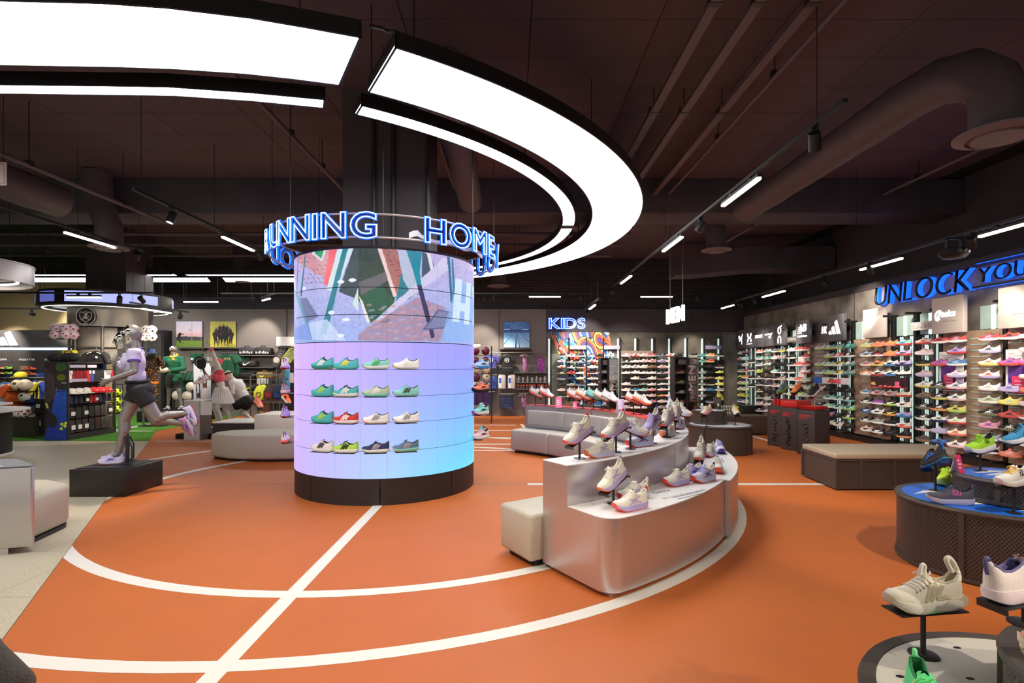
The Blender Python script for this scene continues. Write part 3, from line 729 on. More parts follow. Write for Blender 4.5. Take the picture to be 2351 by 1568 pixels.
FULL = ('upper','sole','outsole','laces','lining','tongue')
ALLP = FULL + ('heel_tab',)
ORD = ['top','second','third','fourth','fifth','sixth','seventh','eighth','ninth','lowest']

# stand for a single shoe: disc foot, pole, tilted tray
def stand(label,x,y,z,h,yaw,pitch,group=None,m=None,tray_m=None,lip=True):
 m = m or M_DARK
 t = thing('shoe_stand',label,'shoe stand',(x,y,z),(0,0,yaw),group)
 obj('base_disc',MB().lathe([(.001,0),(.045,0),(.045,.004),(.03,.007),(.001,.007)],24),m,t)
 obj('pole',MB().cyl(0,0,.006,h - .004,.0085,12),m,t)
 R = Matrix.Translation((0,0,h)) @ Matrix.Rotation(pitch,4,'Y')
 tr = MB().box(-.13,.12,-.045,.045,-.004,0)
 if lip: tr.box(.12,.124,-.045,.045,-.022,0).box(-.134,-.13,-.045,.045,-.022,0)
 obj('tray',tr.xf(R),tray_m or m,t)
 return t,(x,y,z + h)
def shoe_on_stand(slabel,label,x,y,z,h,yaw,pitch,sgroup=None,stand_kw={},**kw):
 stand(slabel,x,y,z,h,yaw,pitch,sgroup,**stand_kw)
 n = (math.sin(pitch) * math.cos(yaw),math.sin(pitch) * math.sin(yaw),math.cos(pitch))
 return shoe(label,(x + n[0] * .002,y + n[1] * .002,z + h + n[2] * .002),yaw,pitch=pitch,**kw)
# ---------------------------------------------------------------- round LED screen
RC,RS = 1.11,1.385
TH0 = math.degrees(math.atan2(-CY,-CX))        # bearing from the drum centre to the viewpoint
def facing(phi): return math.radians(TH0 + phi)
scr = thing('screen_drum','round floor standing video screen drum in pink and blue light holding shoes','video screen',(CX,CY,0))
obj('core',MB().lathe([(RC - .02,.2),(RC - .02,2.79),(.6,2.79)],72),M_BLACK,scr)
for k in range(8):
 a0 = TH0 - 4 + 45 * k + .25; a1 = a0 + 44.5
 obj('base_panel',MB().sheet(arc(0,0,RC - .004,a0,a1,14),arc(0,0,RC - .05,a0,a1,14),.0,.288),mat('plinth_black',C(40,36,38),.5),scr,smooth=30)
obj('top_fascia',MB().lathe([(RC + .002,2.775),(RC + .004,2.80),(RC - .03,2.80)],72,cap=False),M_BLACK,scr)
# picture canvas: columns = angle -180..180 (0 = towards the viewpoint), rows = height 2.79..1.765
cw,ch = 24 * 54,3 * 68
cv = Canvas(cw,ch,(176,168,214))
def q(px,py):
 s = max(-.995,min(.995,(px - 881) / 207)); ph = math.degrees(math.asin(s)); y = CY - RC * math.cos(math.radians(ph))
 return ((ph + 180) / 360,(2.79 - (1.5 + (842 - py) * y / 1220)) / (2.79 - 1.765))
def qp(*pts,c,al=1.0):
 out = []
 for i in range(len(pts)):
  a,b = pts[i],pts[(i + 1) % len(pts)]
  for t in range(6): out.append(q(a[0] + (b[0] - a[0]) * t / 6,a[1] + (b[1] - a[1]) * t / 6))
 cv.poly(out,c,al)
cv.vgrad(0,1,(190,176,222),(158,178,236)); cv.noise(4,5)
qp((676,590),(790,566),(770,650),(676,600),c=(206,150,160))               # brick front left
for k in range(60):
 x = 690 + (k * 37 % 95); y = 570 + (k * 53 % 85)
 qp((x,y),(x + 7,y + 3),(x + 7,y + 5),(x,y + 2),c=(150,78,84),al=.7)
qp((730,572),(762,566),(752,606),(728,590),c=(226,214,222)); qp((736,572),(758,568),(750,600),(735,588),c=(30,150,96))
qp((768,566),(784,566),(762,662),(754,656),c=(240,100,110))
qp((786,566),(816,566),(780,676),(760,668),c=(206,226,234))
qp((816,566),(824,566),(824,690),(786,672),c=(60,76,86))
qp((796,566),(806,566),(760,768),(746,770),c=(40,128,146))
qp((714,580),(716,580),(704,685),(700,685),c=(40,120,140)); qp((694,585),(696,585),(690,685),(688,685),c=(50,120,150))
qp((676,660),(700,690),(740,782),(730,782),c=(110,160,190)); qp((700,690),(716,688),(744,730),(716,742),c=(120,128,168))
qp((824,566),(866,566),(898,676),(884,742),(850,742),(824,690),c=(52,68,62))
qp((826,690),(860,640),(896,690),(870,730),(846,742),c=(36,92,70)); qp((824,650),(880,622),(886,640),(830,680),c=(104,100,108))
qp((824,680),(832,690),(848,740),(842,742),c=(236,226,222)); qp((812,700),(824,660),(824,715),c=(206,226,220))
qp((860,566),(868,566),(900,676),(894,682),c=(236,206,206))
qp((868,566),(898,568),(942,670),(924,684),(900,676),c=(170,110,108))
for k in range(40):
 t = (k * 17 % 40) / 40; x = 872 + 46 * t + (k * 29 % 24); y = 570 + 105 * t
 qp((x,y),(x + 8,y + 2),(x + 8,y + 4),(x,y + 2),c=(120,60,66),al=.7)
qp((918,568),(952,574),(944,640),(926,684),(898,690),c=(20,128,150),al=.85)
qp((902,574),(918,572),(946,664),(934,684),(912,640),c=(180,190,216))
qp((952,574),(968,578),(980,618),(1000,600),(950,660),c=(70,88,108)); qp((960,574),(968,576),(978,624),(972,630),c=(226,220,226))
qp((1000,582),(1010,590),(1012,610),(930,676),(864,742),(850,742),c=(206,200,232))
qp((850,745),(940,680),(1000,700),(1000,782),(824,782),(824,770),c=(170,130,150),al=.75)
for k in range(90):
 x = 840 + (k * 41 % 160); y = 700 + (k * 23 % 80); qp((x,y),(x + 10,y - 3),(x + 12,y + 2),(x + 2,y + 4),c=((206,140,140),(190,170,200),(130,150,196))[k % 3],al=.6)
qp((938,640),(948,640),(978,772),(970,776),c=(58,54,92)); qp((934,600),(944,600),(950,650),(940,650),c=(20,140,160))
qp((1006,580),(1012,582),(1020,690),(1014,692),c=(40,110,150)); qp((1016,585),(1020,588),(1026,676),(1020,676),c=(50,120,160))
qp((985,706),(1018,712),(1000,752),(952,756),c=(96,96,140)); qp((988,710),(1014,714),(998,748),(958,752),c=(128,132,172))
qp((1030,640),(1088,650),(1088,782),(990,782),c=(140,180,240),al=.8)
qp((1026,632),(1044,636),(1040,690),(1052,692),(1056,640),(1070,644),(1064,742),(1048,740),(1050,712),(1038,710),(1036,736),(1018,734),c=(206,228,248))
qp((1074,650),(1086,652),(1087,740),(1076,744),(1080,700),c=(206,228,248))
qp((676,760),(730,742),(760,782),(676,782),c=(120,150,226),al=.6); qp((720,745),(760,735),(800,782),(730,782),c=(206,220,250),al=.8)
for x,y in ((790,650),(812,645),(770,720),(800,735),(790,772),(710,668)):
 u,v = q(x,y); cv.ell(u,v,.006,.02,(232,236,250))
cv.noise(3,3)
tiles = [(2.36,2.775,0),(2.065,2.355,1),(1.77,2.06,2)]
HT = 2.79 - 1.765
for z0,z1,r in tiles:
 for k in range(24):
  a0 = k * 15 - 180; n,m = (55,62) if abs(a0 + 7.5) < 100 else (8,8)
  ph = np.linspace(a0 + .03,a0 + 14.97,n); zz = np.linspace(z1,z0 + .002,m)
  PH,ZZ = np.meshgrid(ph,zz); A = np.radians(TH0 + PH)
  pts = np.stack([RC * np.cos(A),RC * np.sin(A),ZZ],-1)
  ci = np.clip(((PH + 180) / 360 * cw).astype(int),0,cw - 1); ri = np.clip(((2.79 - ZZ) / HT * ch).astype(int),0,ch - 1)
  obj('led_panel',grid_mesh('led_panel',pts,cv.a[ri,ci]),M_SCREEN,scr)
def low_col(PH,ZZ):     # coloured gradient shown by the lower rows
 x = np.clip((np.sin(np.radians(np.clip(PH,-90,90))) + 1) / 2,0,1)[...,None]; t = np.clip((1.76 - ZZ) / 1.47,0,1)[...,None]
 L0,L1,R0_,R1_ = (np.array(c,float) for c in ((222,184,255),(206,178,255),(150,152,255),(86,222,255)))
 M1 = np.array((172,214,255.))
 top = L0 * (1 - x) + R0_ * x; bot = np.where(x < .5,L1 * (1 - 2 * x) + M1 * 2 * x,M1 * (2 - 2 * x) + R1_ * (2 * x - 1))
 return top * (1 - t ** 1.3) + bot * t ** 1.3
rows = [(1.474,1.764),(1.182,1.470),(.897,1.178),(.588,.893),(.29,.584)]
for z0,z1 in rows:
 for k in range(24):
  a0 = k * 15 - 180
  PH,ZZ = np.meshgrid(np.linspace(a0 + .03,a0 + 14.97,7),np.linspace(z1,z0,6)); A = np.radians(TH0 + PH)
  pts = np.stack([RC * np.cos(A),RC * np.sin(A),ZZ],-1)
  obj('led_panel',grid_mesh('led_panel',pts,low_col(PH,ZZ)),M_SCREEN,scr)
# shoes on the screen ledges: (photo x, yaw offset, upper, sole, logo colour)
def ang_px(px,r):
 u = (px - 1175) / 1220; a = u * u + 1; b = -2 * (u * CX + CY); c = CX * CX + CY * CY - r * r
 y = (-b - math.sqrt(max(0,b * b - 4 * a * c))) / (2 * a); return math.degrees(math.atan2(y - CY,u * y - CX))
rowz = [1.472,1.180,.895,.586]; rn = ['top','second','third','bottom']
DR = [[('A','t','L','w','teal shoe with lime and white sole'),('A','A','A','y','aqua sock-top shoe with yellow bars'),('m','w','G','G','pale mint shoe with green bars'),('c','w','y','w','off-white shoe with yellow heel edge')],
      [('A','A','A','L','aqua shoe with lime bars'),('A','w','L','w','aqua shoe with white bars and black laces'),('s','m','G','w','grey green shoe on mint sole'),('m','m','B','d','mint shoe with dark bars')],
      [('A','A','A','L','aqua shoe with lime bars, pale heel'),('r','w','r','w','red shoe with white bars'),('w','w','q','g','pale grey shoe with pinkish sole edge'),('w','w','g','g','white shoe with grey bars')],
      [('w','w','c','k','white shoe with black bars'),('L','w','L','k','lime shoe with black bars'),('n','w','G','g','navy shoe with green sole stripe'),('S','m','y','g','steel grey shoe on mint sole')]]
led = MB().box(-.115,.115,-.05,.07,-.004,0).mesh('ledge')
for r in range(4):
 for c,px in enumerate((740,793,862,931)):
  u,so,ou,lg,txt = DR[r][c]; a = ang_px(px,RC + .07); ar = math.radians(a)
  x,y = CX + (RC + .065) * math.cos(ar),CY + (RC + .065) * math.sin(ar)
  tan = math.degrees(math.atan2(-math.cos(ar),math.sin(ar)))   # direction pointing left as seen
  obj('shoe_ledge',led,M_DARK,scr,(x - CX,y - CY,rowz[r]),(0,0,math.radians(tan)))
  shoe('%s, %s ledge of the round screen' % (txt,rn[r]),(x,y,rowz[r] + .001),math.radians(tan),pc(u),pc(so),pc(lg),('bars','bars','bars','bars')[c] if c < 3 else 'bars',parts=FULL,ou=pc(ou),la=pc('k') if (r,c) in ((1,1),(3,1),(3,2)) else pc(u),ln=pc('d'),tongue=pc('k') if (r,c) in ((1,1),(3,1)) else pc(u),group='shoes on the screen ledges',vn='run' if c else 'max',scale=.97)
RIM = [(72,'B','b','w','light blue and white'),(84,'L','w','b','lime and white'),(71,'q','k','k','coral and black'),(85,'w','w','L','white with lime lining'),(71,'m','w','M','mint with purple edge'),(85,'w','w','A','white with aqua mark'),(72,'p','w','w','pale pink'),(84,'m','w','b','mint with blue collar')]
for i,(phi,u,so,ou,txt) in enumerate(RIM):
 r = i // 2; ar = facing(phi); R_ = RC + .1; x,y = CX + R_ * math.cos(ar),CY + R_ * math.sin(ar)
 yaw = math.radians(-128 if i % 2 == 0 else -98)
 obj('shoe_ledge',led,M_DARK,scr,(x - CX - .02 * math.cos(ar),y - CY - .02 * math.sin(ar),rowz[r]),(0,0,ar + PI / 2))
 shoe('%s shoe, right rim of the screen, %s ledge, %s' % (txt,rn[r],'in front' if i % 2 == 0 else 'behind'),(x,y,rowz[r] + .001),yaw,pc(u),pc(so),pc('n'),'wave',parts=FULL,ou=pc(ou),ln=pc('d'),group='shoes on the screen ledges')
for i,(u,so,ou,txt) in enumerate((('w','l','r','white with red heel tab'),('g','p','w','grey and pale pink'),('l','l','r','lilac with red stripe'),('w','q','r','white with navy collar'))):
 ar = facing(-84); R_ = RC + .1; x,y = CX + R_ * math.cos(ar),CY + R_ * math.sin(ar)
 obj('shoe_ledge',led,M_DARK,scr,(x - CX - .02 * math.cos(ar),y - CY - .02 * math.sin(ar),rowz[i]),(0,0,ar + PI / 2))
 shoe('%s shoe seen from behind, left rim of the screen, %s ledge' % (txt,rn[i]),(x,y,rowz[i] + .001),math.radians(106),pc(u),pc(so),None,None,parts=ALLP,ou=pc(ou),tab=pc('r'),ln=pc('n' if i == 3 else 'd'),group='shoes on the screen ledges')

# ---------------------------------------------------------------- neon ring lettering around the drum
sg = thing('neon_ring_sign','blue neon ring of letters reading RUNNING HOME around the screen top','neon sign',(CX,CY,2.8))
obj('hoop',MB().tube([(RS * math.cos(a),RS * math.sin(a),.03) for a in np.linspace(0,2 * PI,73)[:-1]],.011,6,closed=True),mat('hoop_alu',C(190,188,190),.35,.6),sg)
obj('hoop',MB().tube([(RS * math.cos(a),RS * math.sin(a),.27) for a in np.linspace(0,2 * PI,73)[:-1]],.011,6,closed=True),mat('hoop_alu'),sg)
for k in range(8): obj('suspension_wire',MB().cyl(RS * math.cos(k * PI / 4 + .2),RS * math.sin(k * PI / 4 + .2),.02,HC - 2.802,.004,6),M_DARK,sg)
M_NAVY = mat('navy_acrylic',C(14,22,60),.3,emit=C(12,44,170),es=.14)
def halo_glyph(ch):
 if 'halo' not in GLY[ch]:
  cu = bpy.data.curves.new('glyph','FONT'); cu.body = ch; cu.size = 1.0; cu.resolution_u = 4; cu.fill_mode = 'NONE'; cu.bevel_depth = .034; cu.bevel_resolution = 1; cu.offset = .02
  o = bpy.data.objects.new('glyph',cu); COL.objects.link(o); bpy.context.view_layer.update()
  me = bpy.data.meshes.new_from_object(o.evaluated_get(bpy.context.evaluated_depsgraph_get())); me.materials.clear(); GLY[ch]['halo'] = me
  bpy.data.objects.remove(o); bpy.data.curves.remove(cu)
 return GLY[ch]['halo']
def neon_letter(ch,parent,p,X,h,sx=1.0,fill=None,core=None,name='letter'):
 s = h / .76; X = Vector(X).normalized(); Z = Vector((0,0,1)); N = X.cross(Z); g = GLY[ch]; wd = g['w']
 M = Matrix(((X.x * sx * s,Z.x * s,N.x * s),(X.y * sx * s,Z.y * s,N.y * s),(X.z * sx * s,Z.z * s,N.z * s))).to_4x4()
 base = Vector(p) - X * ((g['x0'] + wd / 2) * s * sx)
 root = None
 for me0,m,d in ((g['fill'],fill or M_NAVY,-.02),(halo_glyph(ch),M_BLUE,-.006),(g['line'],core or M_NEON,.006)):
  me = me0.copy(); me.transform(M); me.materials.clear(); me.materials.append(m)
  if me0 is g['fill']:
   o = bpy.data.objects.new(name,me); root = o; o.parent = parent; o.location = base
  else:
   o = bpy.data.objects.new('neon_tube' if me0 is g['line'] else 'halo_tube',me); o.parent = root; o.location = N * (d + .02)  # thicker blue tube is added to imitate the halo around the white core
  COL.objects.link(o)
 return root
AP = lambda px: ang_px(px,1.40) - TH0
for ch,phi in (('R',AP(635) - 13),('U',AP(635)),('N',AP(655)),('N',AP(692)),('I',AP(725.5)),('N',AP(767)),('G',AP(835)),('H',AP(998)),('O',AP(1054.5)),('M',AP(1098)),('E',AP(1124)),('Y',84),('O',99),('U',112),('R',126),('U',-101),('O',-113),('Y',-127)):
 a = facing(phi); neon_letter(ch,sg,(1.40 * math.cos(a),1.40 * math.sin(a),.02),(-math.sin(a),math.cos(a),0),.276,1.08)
st = MB()
A = []; B = []
for k in range(26):
 a = facing(10 + k * 2.0); z = .075 - .0012 * k + .018 * math.sin(k * .7) * (1 if k > 2 else 2); A.append((1.30 * math.cos(a),1.30 * math.sin(a),z + (.05 if k < 3 else .028))); B.append((1.30 * math.cos(a),1.30 * math.sin(a),z - .012))
st.add(A + B + [(x * .99,y * .99,z) for x,y,z in A] + [(x * .99,y * .99,z) for x,y,z in B],[(i,i + 1,27 + i,26 + i)[::-1] for i in range(25)] + [(52 + i,53 + i,79 + i,78 + i) for i in range(25)] + [(i,52 + i,53 + i,i + 1) for i in range(25)] + [(26 + i,27 + i,79 + i,78 + i) for i in range(25)])
obj('loose_strip',st,mat('strip_white',C(226,224,220),.5),sg)
tag(obj('smoke_detector',MB().lathe([(.001,0),(.05,0),(.06,.015),(.06,.04),(.02,.05),(.02,.47)],16),M_WHITE,loc=P(1000,560,9.6)),'small white smoke detector seen under the neon letter H','smoke detector')

# ---------------------------------------------------------------- other illuminated words
kd = thing('neon_wall_sign','blue neon KIDS letters on the rear wall','neon sign',(1.16,BY - .075,2.67))
M_KFILL = mat('blue_acrylic_lit',C(10,60,190),.3,emit=C(10,84,225),es=.9)
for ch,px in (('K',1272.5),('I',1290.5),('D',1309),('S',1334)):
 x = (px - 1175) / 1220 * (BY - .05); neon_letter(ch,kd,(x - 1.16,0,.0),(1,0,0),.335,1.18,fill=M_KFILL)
mn = thing('hanging_word_sign','white glowing MEN letters hanging from two rods near the rear wall','sign',(0,0,0))
p0 = Vector(P(1534,744,12.6)); p1 = Vector(P(1572,734,11.6)); xd = (p1 - p0); xd.z = 0; wd = xd.length
lettering('MEN',M_SIGNW,mn,p0,xd,.36,width=wd,depth=.12,gap=.04)
rd = MB()
for t in (.12,.88): pp = p0 + xd * t; rd.cyl(pp.x,pp.y,p0.z + .3,HC - .002,.012,8)
obj('hanging_rod',rd,M_GREYM,mn)
ul = thing('wall_slogan_sign','black letters with blue lit sides reading UNLOCK YOUR on concrete','wall sign',(0,0,0))
M_BSIDE = mat('blue_lit_acrylic',C(20,90,220),.4,emit=C(24,96,255),es=1.5)
def slogan(word,y0,y1,z,h):
 for m_,X_,d in ((M_BSIDE,WX - .001,.085),(M_BLACK,WX - .09,.02)):
  lettering(word,m_,ul,(X_,y0,z),(0,-1,0),h,src='thin',width=y0 - y1,depth=d * .73 / h,gap=.07,slant=.13,name='letter' if m_ is M_BLACK else 'lit_letter_body')
slogan('UNLOCK',10.28,8.10,2.67,.38); slogan('YOUR',8.02,6.95,2.755,.24)
for z in (3.055,2.685):
 obj('frame_line',MB().box(WX - .11,WX - .09,5.0,8.08,z,z + .03),M_BLACK,ul); obj('lit_line',MB().box(WX - .09,WX,5.0,8.08,z + .004,z + .026),M_BSIDE,ul)
# ---------------------------------------------------------------- right wall bays
XS = 6.90          # centre plane of the shoes on the right wall
M_SLAT = mat('grey_slat_laminate',C(150,136,126),.55,noise=.05,nscale=6)
M_PLANK = mat('light_wood',C(172,146,122),.5,noise=.10,nscale=14,bump=.04,bscale=90)
M_SLOT = mat('slot_steel',C(186,212,204),.4,.1)
M_CLEAR = mat('clear_bracket',C(176,186,184),.2,.2)
brk = MB().box(-.05,.05,-.03,.11,-.004,0).box(-.05,.05,.105,.11,-.02,.0).mesh('shoe_bracket')
slot_me = MB().box(-.006,0,-.09,.09,-.008,.008).mesh('slot')
def zrow(r): return 1.875 - .1808 * r
def bay(label,y0,y1,kind):
 """wall bay between depths y0 (near) and y1 (far)"""
 t = thing('wall_bay',label,'shoe wall bay',(WX,(y0 + y1) / 2,0)); L = (y1 - y0) / 2
 if kind == 'slat':
  obj('panel',MB().box(-.075,-.055,-L + .004,L - .004,.14,2.05),M_SLAT,t)
 elif kind == 'wood':
  obj('backing',MB().box(-.07,-.055,-L + .004,L - .004,.14,2.05),M_DARK,t)
  nc = max(1,round(2 * L / .29)); cwid = (2 * L - .008) / nc
  for c in range(nc):
   a = -L + .004 + c * cwid; sl = .9 * cwid * (1 if c % 2 else -1)
   for k in range(-3,19):
    z = .14 + k * .115
    p = [(a,z),(a + cwid - .0015,z + sl),(a + cwid - .0015,z + sl + .113),(a,z + .113)]
    p = clip_poly(clip_poly(p,0,1,2.05),0,-1,-.14)
    if len(p) >= 3:
     vs = [(-.0702,yy,zz) for yy,zz in p] + [(-.079,yy,zz) for yy,zz in p]; n = len(p)
     obj('plank',MB().add(vs,[tuple(range(n)),tuple(range(2 * n - 1,n - 1,-1))] + [(i,(i + 1) % n,n + (i + 1) % n,n + i)[::-1] for i in range(n)]),M_PLANK,t)
 else:
  g = MB()
  n = max(3,int(2 * L / .06))
  for k in range(n + 1): yy = -L + .01 + (2 * L - .02) * k / n; g.box(-.075,-.06,yy - .006,yy + .006,.14,2.05) if k % 2 == 0 else g.box(-.07,-.066,yy - .002,yy + .002,.14,2.05)
  for k in range(40): g.box(-.06,-.057,-L,L,.15 + k * .048,.152 + k * .048)
  tag(obj('wire_grid',g,M_BLACK,t),kind='stuff')
  for k in range(max(1,round(2 * L / .32))):
   yy = -L + (k + .5) * 2 * L / max(1,round(2 * L / .32))
   obj('led_strip',MB().box(-.02,-.004,yy - .05,yy + .05,.16,2.04),M_MINT,t)
 return t
def upright(y,label):
 t = thing('wall_upright',label,'upright post',(WX,y,0))
 obj('post',MB().box(-.10,-.002,-.03,.03,.10,2.45).box(-.10,-.002,-.03,.03,.0,.1).box(-.26,-.1,-.015,.015,2.41,2.45),M_BLACK,t)
 obj('foot',MB().box(-.3,-.1,-.02,.02,.12,.16),M_BLACK,t)
 return t
BAYS = [  # label, near y, far y, kind
 ('open wire bay at the far end of the right wall',15.05,16.2,'mesh'),('grey slatted bay second from the far corner',14.14,15.03,'slat'),
 ('narrow open wire bay beside the dark upright under the figure-eight emblem',13.42,14.12,'mesh'),('open wire bay under the small running strip',12.85,13.34,'mesh'),
 ('wide grey slatted bay behind the dark pedestals',11.72,12.83,'slat'),('open wire bay under the three bar emblem',10.96,11.70,'mesh'),
 ('wood chevron bay under the tick emblem',9.80,10.94,'wood'),('open wire bay right of the tick emblem',9.28,9.78,'mesh'),
 ('open wire bay left of the purple shoe poster',8.70,9.20,'mesh'),('wood chevron bay behind the left purple poster',7.56,8.68,'wood'),
 ('wood chevron bay at the right edge of the photo',5.9,7.54,'wood')]
bays = [bay(*b) for b in BAYS]
for i,y in enumerate((15.04,14.13,13.38,12.84,11.71,10.95,9.79,9.24,8.69,7.55)):
 upright(y,'black shelf upright on the right wall, %s from the far corner' % ('first second third fourth fifth sixth seventh eighth ninth tenth eleventh'.split())[i] if i else 'black shelf upright on the right wall nearest the far corner')
# lit niches seen above the bays
for i,(y0,y1,nm) in enumerate(((13.36,13.33 - .45,'right of the figure-eight emblem'),(12.18,11.78,'right of the slanted letter emblem'),(10.9,10.4,'right of the three bar emblem'),(9.74,9.3,'right of the tick emblem'),(9.18,8.72,'above the running strip'),(8.0,7.55,'right of the first spiral emblem'))):
 t = thing('lit_niche','pale green lit panel strip on concrete, ' + nm,'light panel',(WX,(y0 + y1) / 2,2.05)); L = (y0 - y1) / 2
 obj('frosted_panel',MB().box(-.05,-.045,-L,L,.01,.36),mat('frosted_green',C(168,196,188),.3,noise=.08,nscale=5),t)
 obj('glow_strip',MB().box(-.062,-.0505,-.03,.03,.0,.36),mat('mint_soft',(.8,1,.95,1),.5,emit=(.72,1,.92,1),es=.9),t)
# slots visible in the gaps
for b,ys in ((1,(14.65,15.0)),(4,(12.05,12.2)),(6,(10.55,10.15)),(9,(8.43,7.85,8.05)),(10,(7.45,7.0))):
 y0 = BAYS[b][1]; y1 = BAYS[b][2]; yc = (y0 + y1) / 2
 for y in ys:
  for k in range(20):
   obj('slot',slot_me,M_SLOT,bays[b],(-.0755 if BAYS[b][3] == 'slat' else -.0795,min(max(y - yc,-(y1 - y0) / 2 + .12),(y1 - y0) / 2 - .12),.21 + k * .0904))
# shoes, rows from the top: 'upper sole logo' ; '-' leaves the place empty
RW = [
 ('far corner bay',0,[(16.02,'wave','mw. wrk bkk mwk LkL wLk wLk yLk bwk bwk'),(15.72,'wave','Mkk mBw cpr Myk owq wLk wyk Lyk cwk wgk')]),
 ('far corner bay, single column',0,[(15.30,'cloud','- kwr kwr kwr kwr')]),
 ('second bay',1,[(14.83,'wing','qww mwk Bwk Lyw kww kwg kwy kwy wpk ncw'),(14.36,'wave','wtk tmw wtr kkk kck nck kkk gwg wgg wng')]),
 ('figure-eight emblem bay',2,[(13.93,'cloud','Sww pcw kkk mww kwe eww kkk kww'),(13.60,'cloud','Oyw Tgw kkk kww Tpk pww kwk')]),
 ('slanted letter emblem bay',4,[(13.12,'letter_n','pwk kck kck kck sww gww Lww'),(12.78,'letter_n','rwr - rwr - rwr prk Lww'),(12.48,'letter_n','rwr rwk rwr wrr sww sww sww')]),
 ('letter H emblem bay',4,[(11.90,'wing','wLk - wLk Bwk bwB wyk - kbw')]),
 ('three bar emblem bay',5,[(11.57,'bars','myw myw mww myL - kkk mwk mwL lrr wyk'),(11.23,'bars','mym rww ywk ywk rww kkd mwk mwk kkd wwk'),(10.88,'bars','ttm kww gtw gtt - kkd kmw mLk kLw kkd')]),
 ('tick emblem bay',6,[(10.33,'swoosh','sys Bwk gwr oww - gwb kww nbw kww pwk'),(10.01,'swoosh','qoq kwr oyk wrk oyo wpr UwM cck gwg kww'),(9.68,'swoosh','oqo oqo wbk wbk - wpr kLw koy kwk kkd'),(9.36,'swoosh','mrb lrn lnk ckc - crc cck lbb wqr kok')]),
 ('first spiral emblem bay',8,[(8.90,'tiger','prr pww kyk pll wyg edd kOw kcw kpw ded'),(8.57,'tiger','rwk - MrU - kOw kyw kow wnn lll bnn'),(8.25,'tiger','rwl lrU bwB wll wpn wpk yLk wrL cqr wpk')]),
 ('second spiral emblem bay',10,[(7.68,'tiger','rwl wlk cyo clr wws scO kOw PPU Bww pwl'),(7.36,'tiger','rck - MrU - llS yys rrk kOw wnn qqp'),(7.06,'tiger','lww wpr MrU wpr qqo pwl rwl wlk pwk - ')])]
def lab_shoe(u,so,lg):
 a,b = PAL[u][0],PAL[so][0]
 return '%s shoe' % a if a == b else '%s shoe on %s sole' % (a,b)
SEEN = {}
for nm,b,colsx in RW:
 y0 = BAYS[b][1]; y1 = BAYS[b][2]; yc = (y0 + y1) / 2
 for ci,(y,lk,spec) in enumerate(colsx):
  pos = {1: '',2: ('left','right'),3: ('left','middle','right'),4: ('first','second','third','fourth')}[len(colsx)]
  pos = (', %s column' % pos[ci]) if pos else ''
  for r,s in enumerate(spec.split()):
   if s == '-': continue
   s = (s + '..')[:3]; u,so,lg = s[0],s[1],s[2] if s[2] != '.' else s[1]
   z = zrow(r)
   if nm.endswith('single column'): z = 1.60 - .232 * (r - 1)
   yaw = math.radians(107 + random.uniform(-5,5))
   txt = lab_shoe(u,so,lg)
   obj('shoe_bracket',brk,M_CLEAR,bays[b],(XS - WX,y - yc,z),(0,0,-PI / 2))
   vn = 'max' if lk in ('wing','cloud') else 'run'
   if u == so and u in 'w': so2 = pc('c')
   else: so2 = pc(so)
   prt = ('upper','sole','lining') if y > 11 else ('upper','sole','lining','laces','outsole')
   kw = dict(parts=prt,scale=.94,group='shoes on the right wall',ln=pc('d'),vn=vn,ou=pc(lg) if so == 'w' and lg in 'rq' else so2)
   shoe('%s, %s row of the %s%s' % (txt,ORD[r],nm.replace(', single column',''),pos if 'single' not in nm else ', separate column'),(XS,y,z + .001),yaw,cj(pc(u)),cj(so2),pc(lg),lk,**kw)
# brand boards
M_BOARDG = mat('board_grey',C(124,122,128),.4,.4); M_BOARDW = mat('board_silver',C(212,201,192),.6,.0)
def board(label,y0,y1,X,z0=2.05,z1=2.6,m=M_BOARDG,d=.07):
 t = thing('brand_board',label,'shop sign',(X,(y0 + y1) / 2,z0)); L = (y0 - y1) / 2
 obj('board',MB().box(0,d,-L,L,0,z1 - z0),m,t,bev=.004)
 obj('bracket',MB().box(d,max(d + .004,WX - X - .001),-.03,.03,.2,.3),M_DARK,t); return t,L
def logo_polys(t,L,polys,m=M_SIGNW,s=.5,zc=.28,off=.001):
 """polygons in a unit square (x right 0..1, y up) on the board face (facing -X)"""
 for p in polys:
  n = len(p); q_ = [(-(x - .5) * s,(y - .5) * s + zc) for x,y in p]
  a = sum(q_[i][0] * q_[(i + 1) % n][1] - q_[(i + 1) % n][0] * q_[i][1] for i in range(n))
  if a > 0: q_ = q_[::-1]
  obj('emblem_piece',MB().add([(-off - .008,y,z) for y,z in q_] + [(-off + .0005,y,z) for y,z in q_],[tuple(range(n)),tuple(range(2 * n - 1,n - 1,-1))] + [(i,n + i,n + (i + 1) % n,(i + 1) % n) for i in range(n)]),m,t)
def ringpoly(cx,cy,rx,ry,w,a0=0,a1=360,n=20,rot=0):
 out = [];
 ca,sa = math.cos(math.radians(rot)),math.sin(math.radians(rot))
 pts = []
 for k in range(n):
  b0 = math.radians(a0 + (a1 - a0) * k / n); b1 = math.radians(a0 + (a1 - a0) * (k + 1) / n)
  f = lambda r,b: (cx + (rx + r) * math.cos(b) * ca - (ry + r) * math.sin(b) * sa,cy + (rx + r) * math.cos(b) * sa + (ry + r) * math.sin(b) * ca)
  out.append([f(0,b0),f(0,b1),f(-w,b1),f(-w,b0)])
 return out
BARS3 = [[(.0,.22),(.17,.32),(.26,.12),(.06,.12)],[(.24,.44),(.42,.54),(.60,.12),(.36,.12)],[(.50,.72),(.68,.82),(.98,.12),(.70,.12)]]
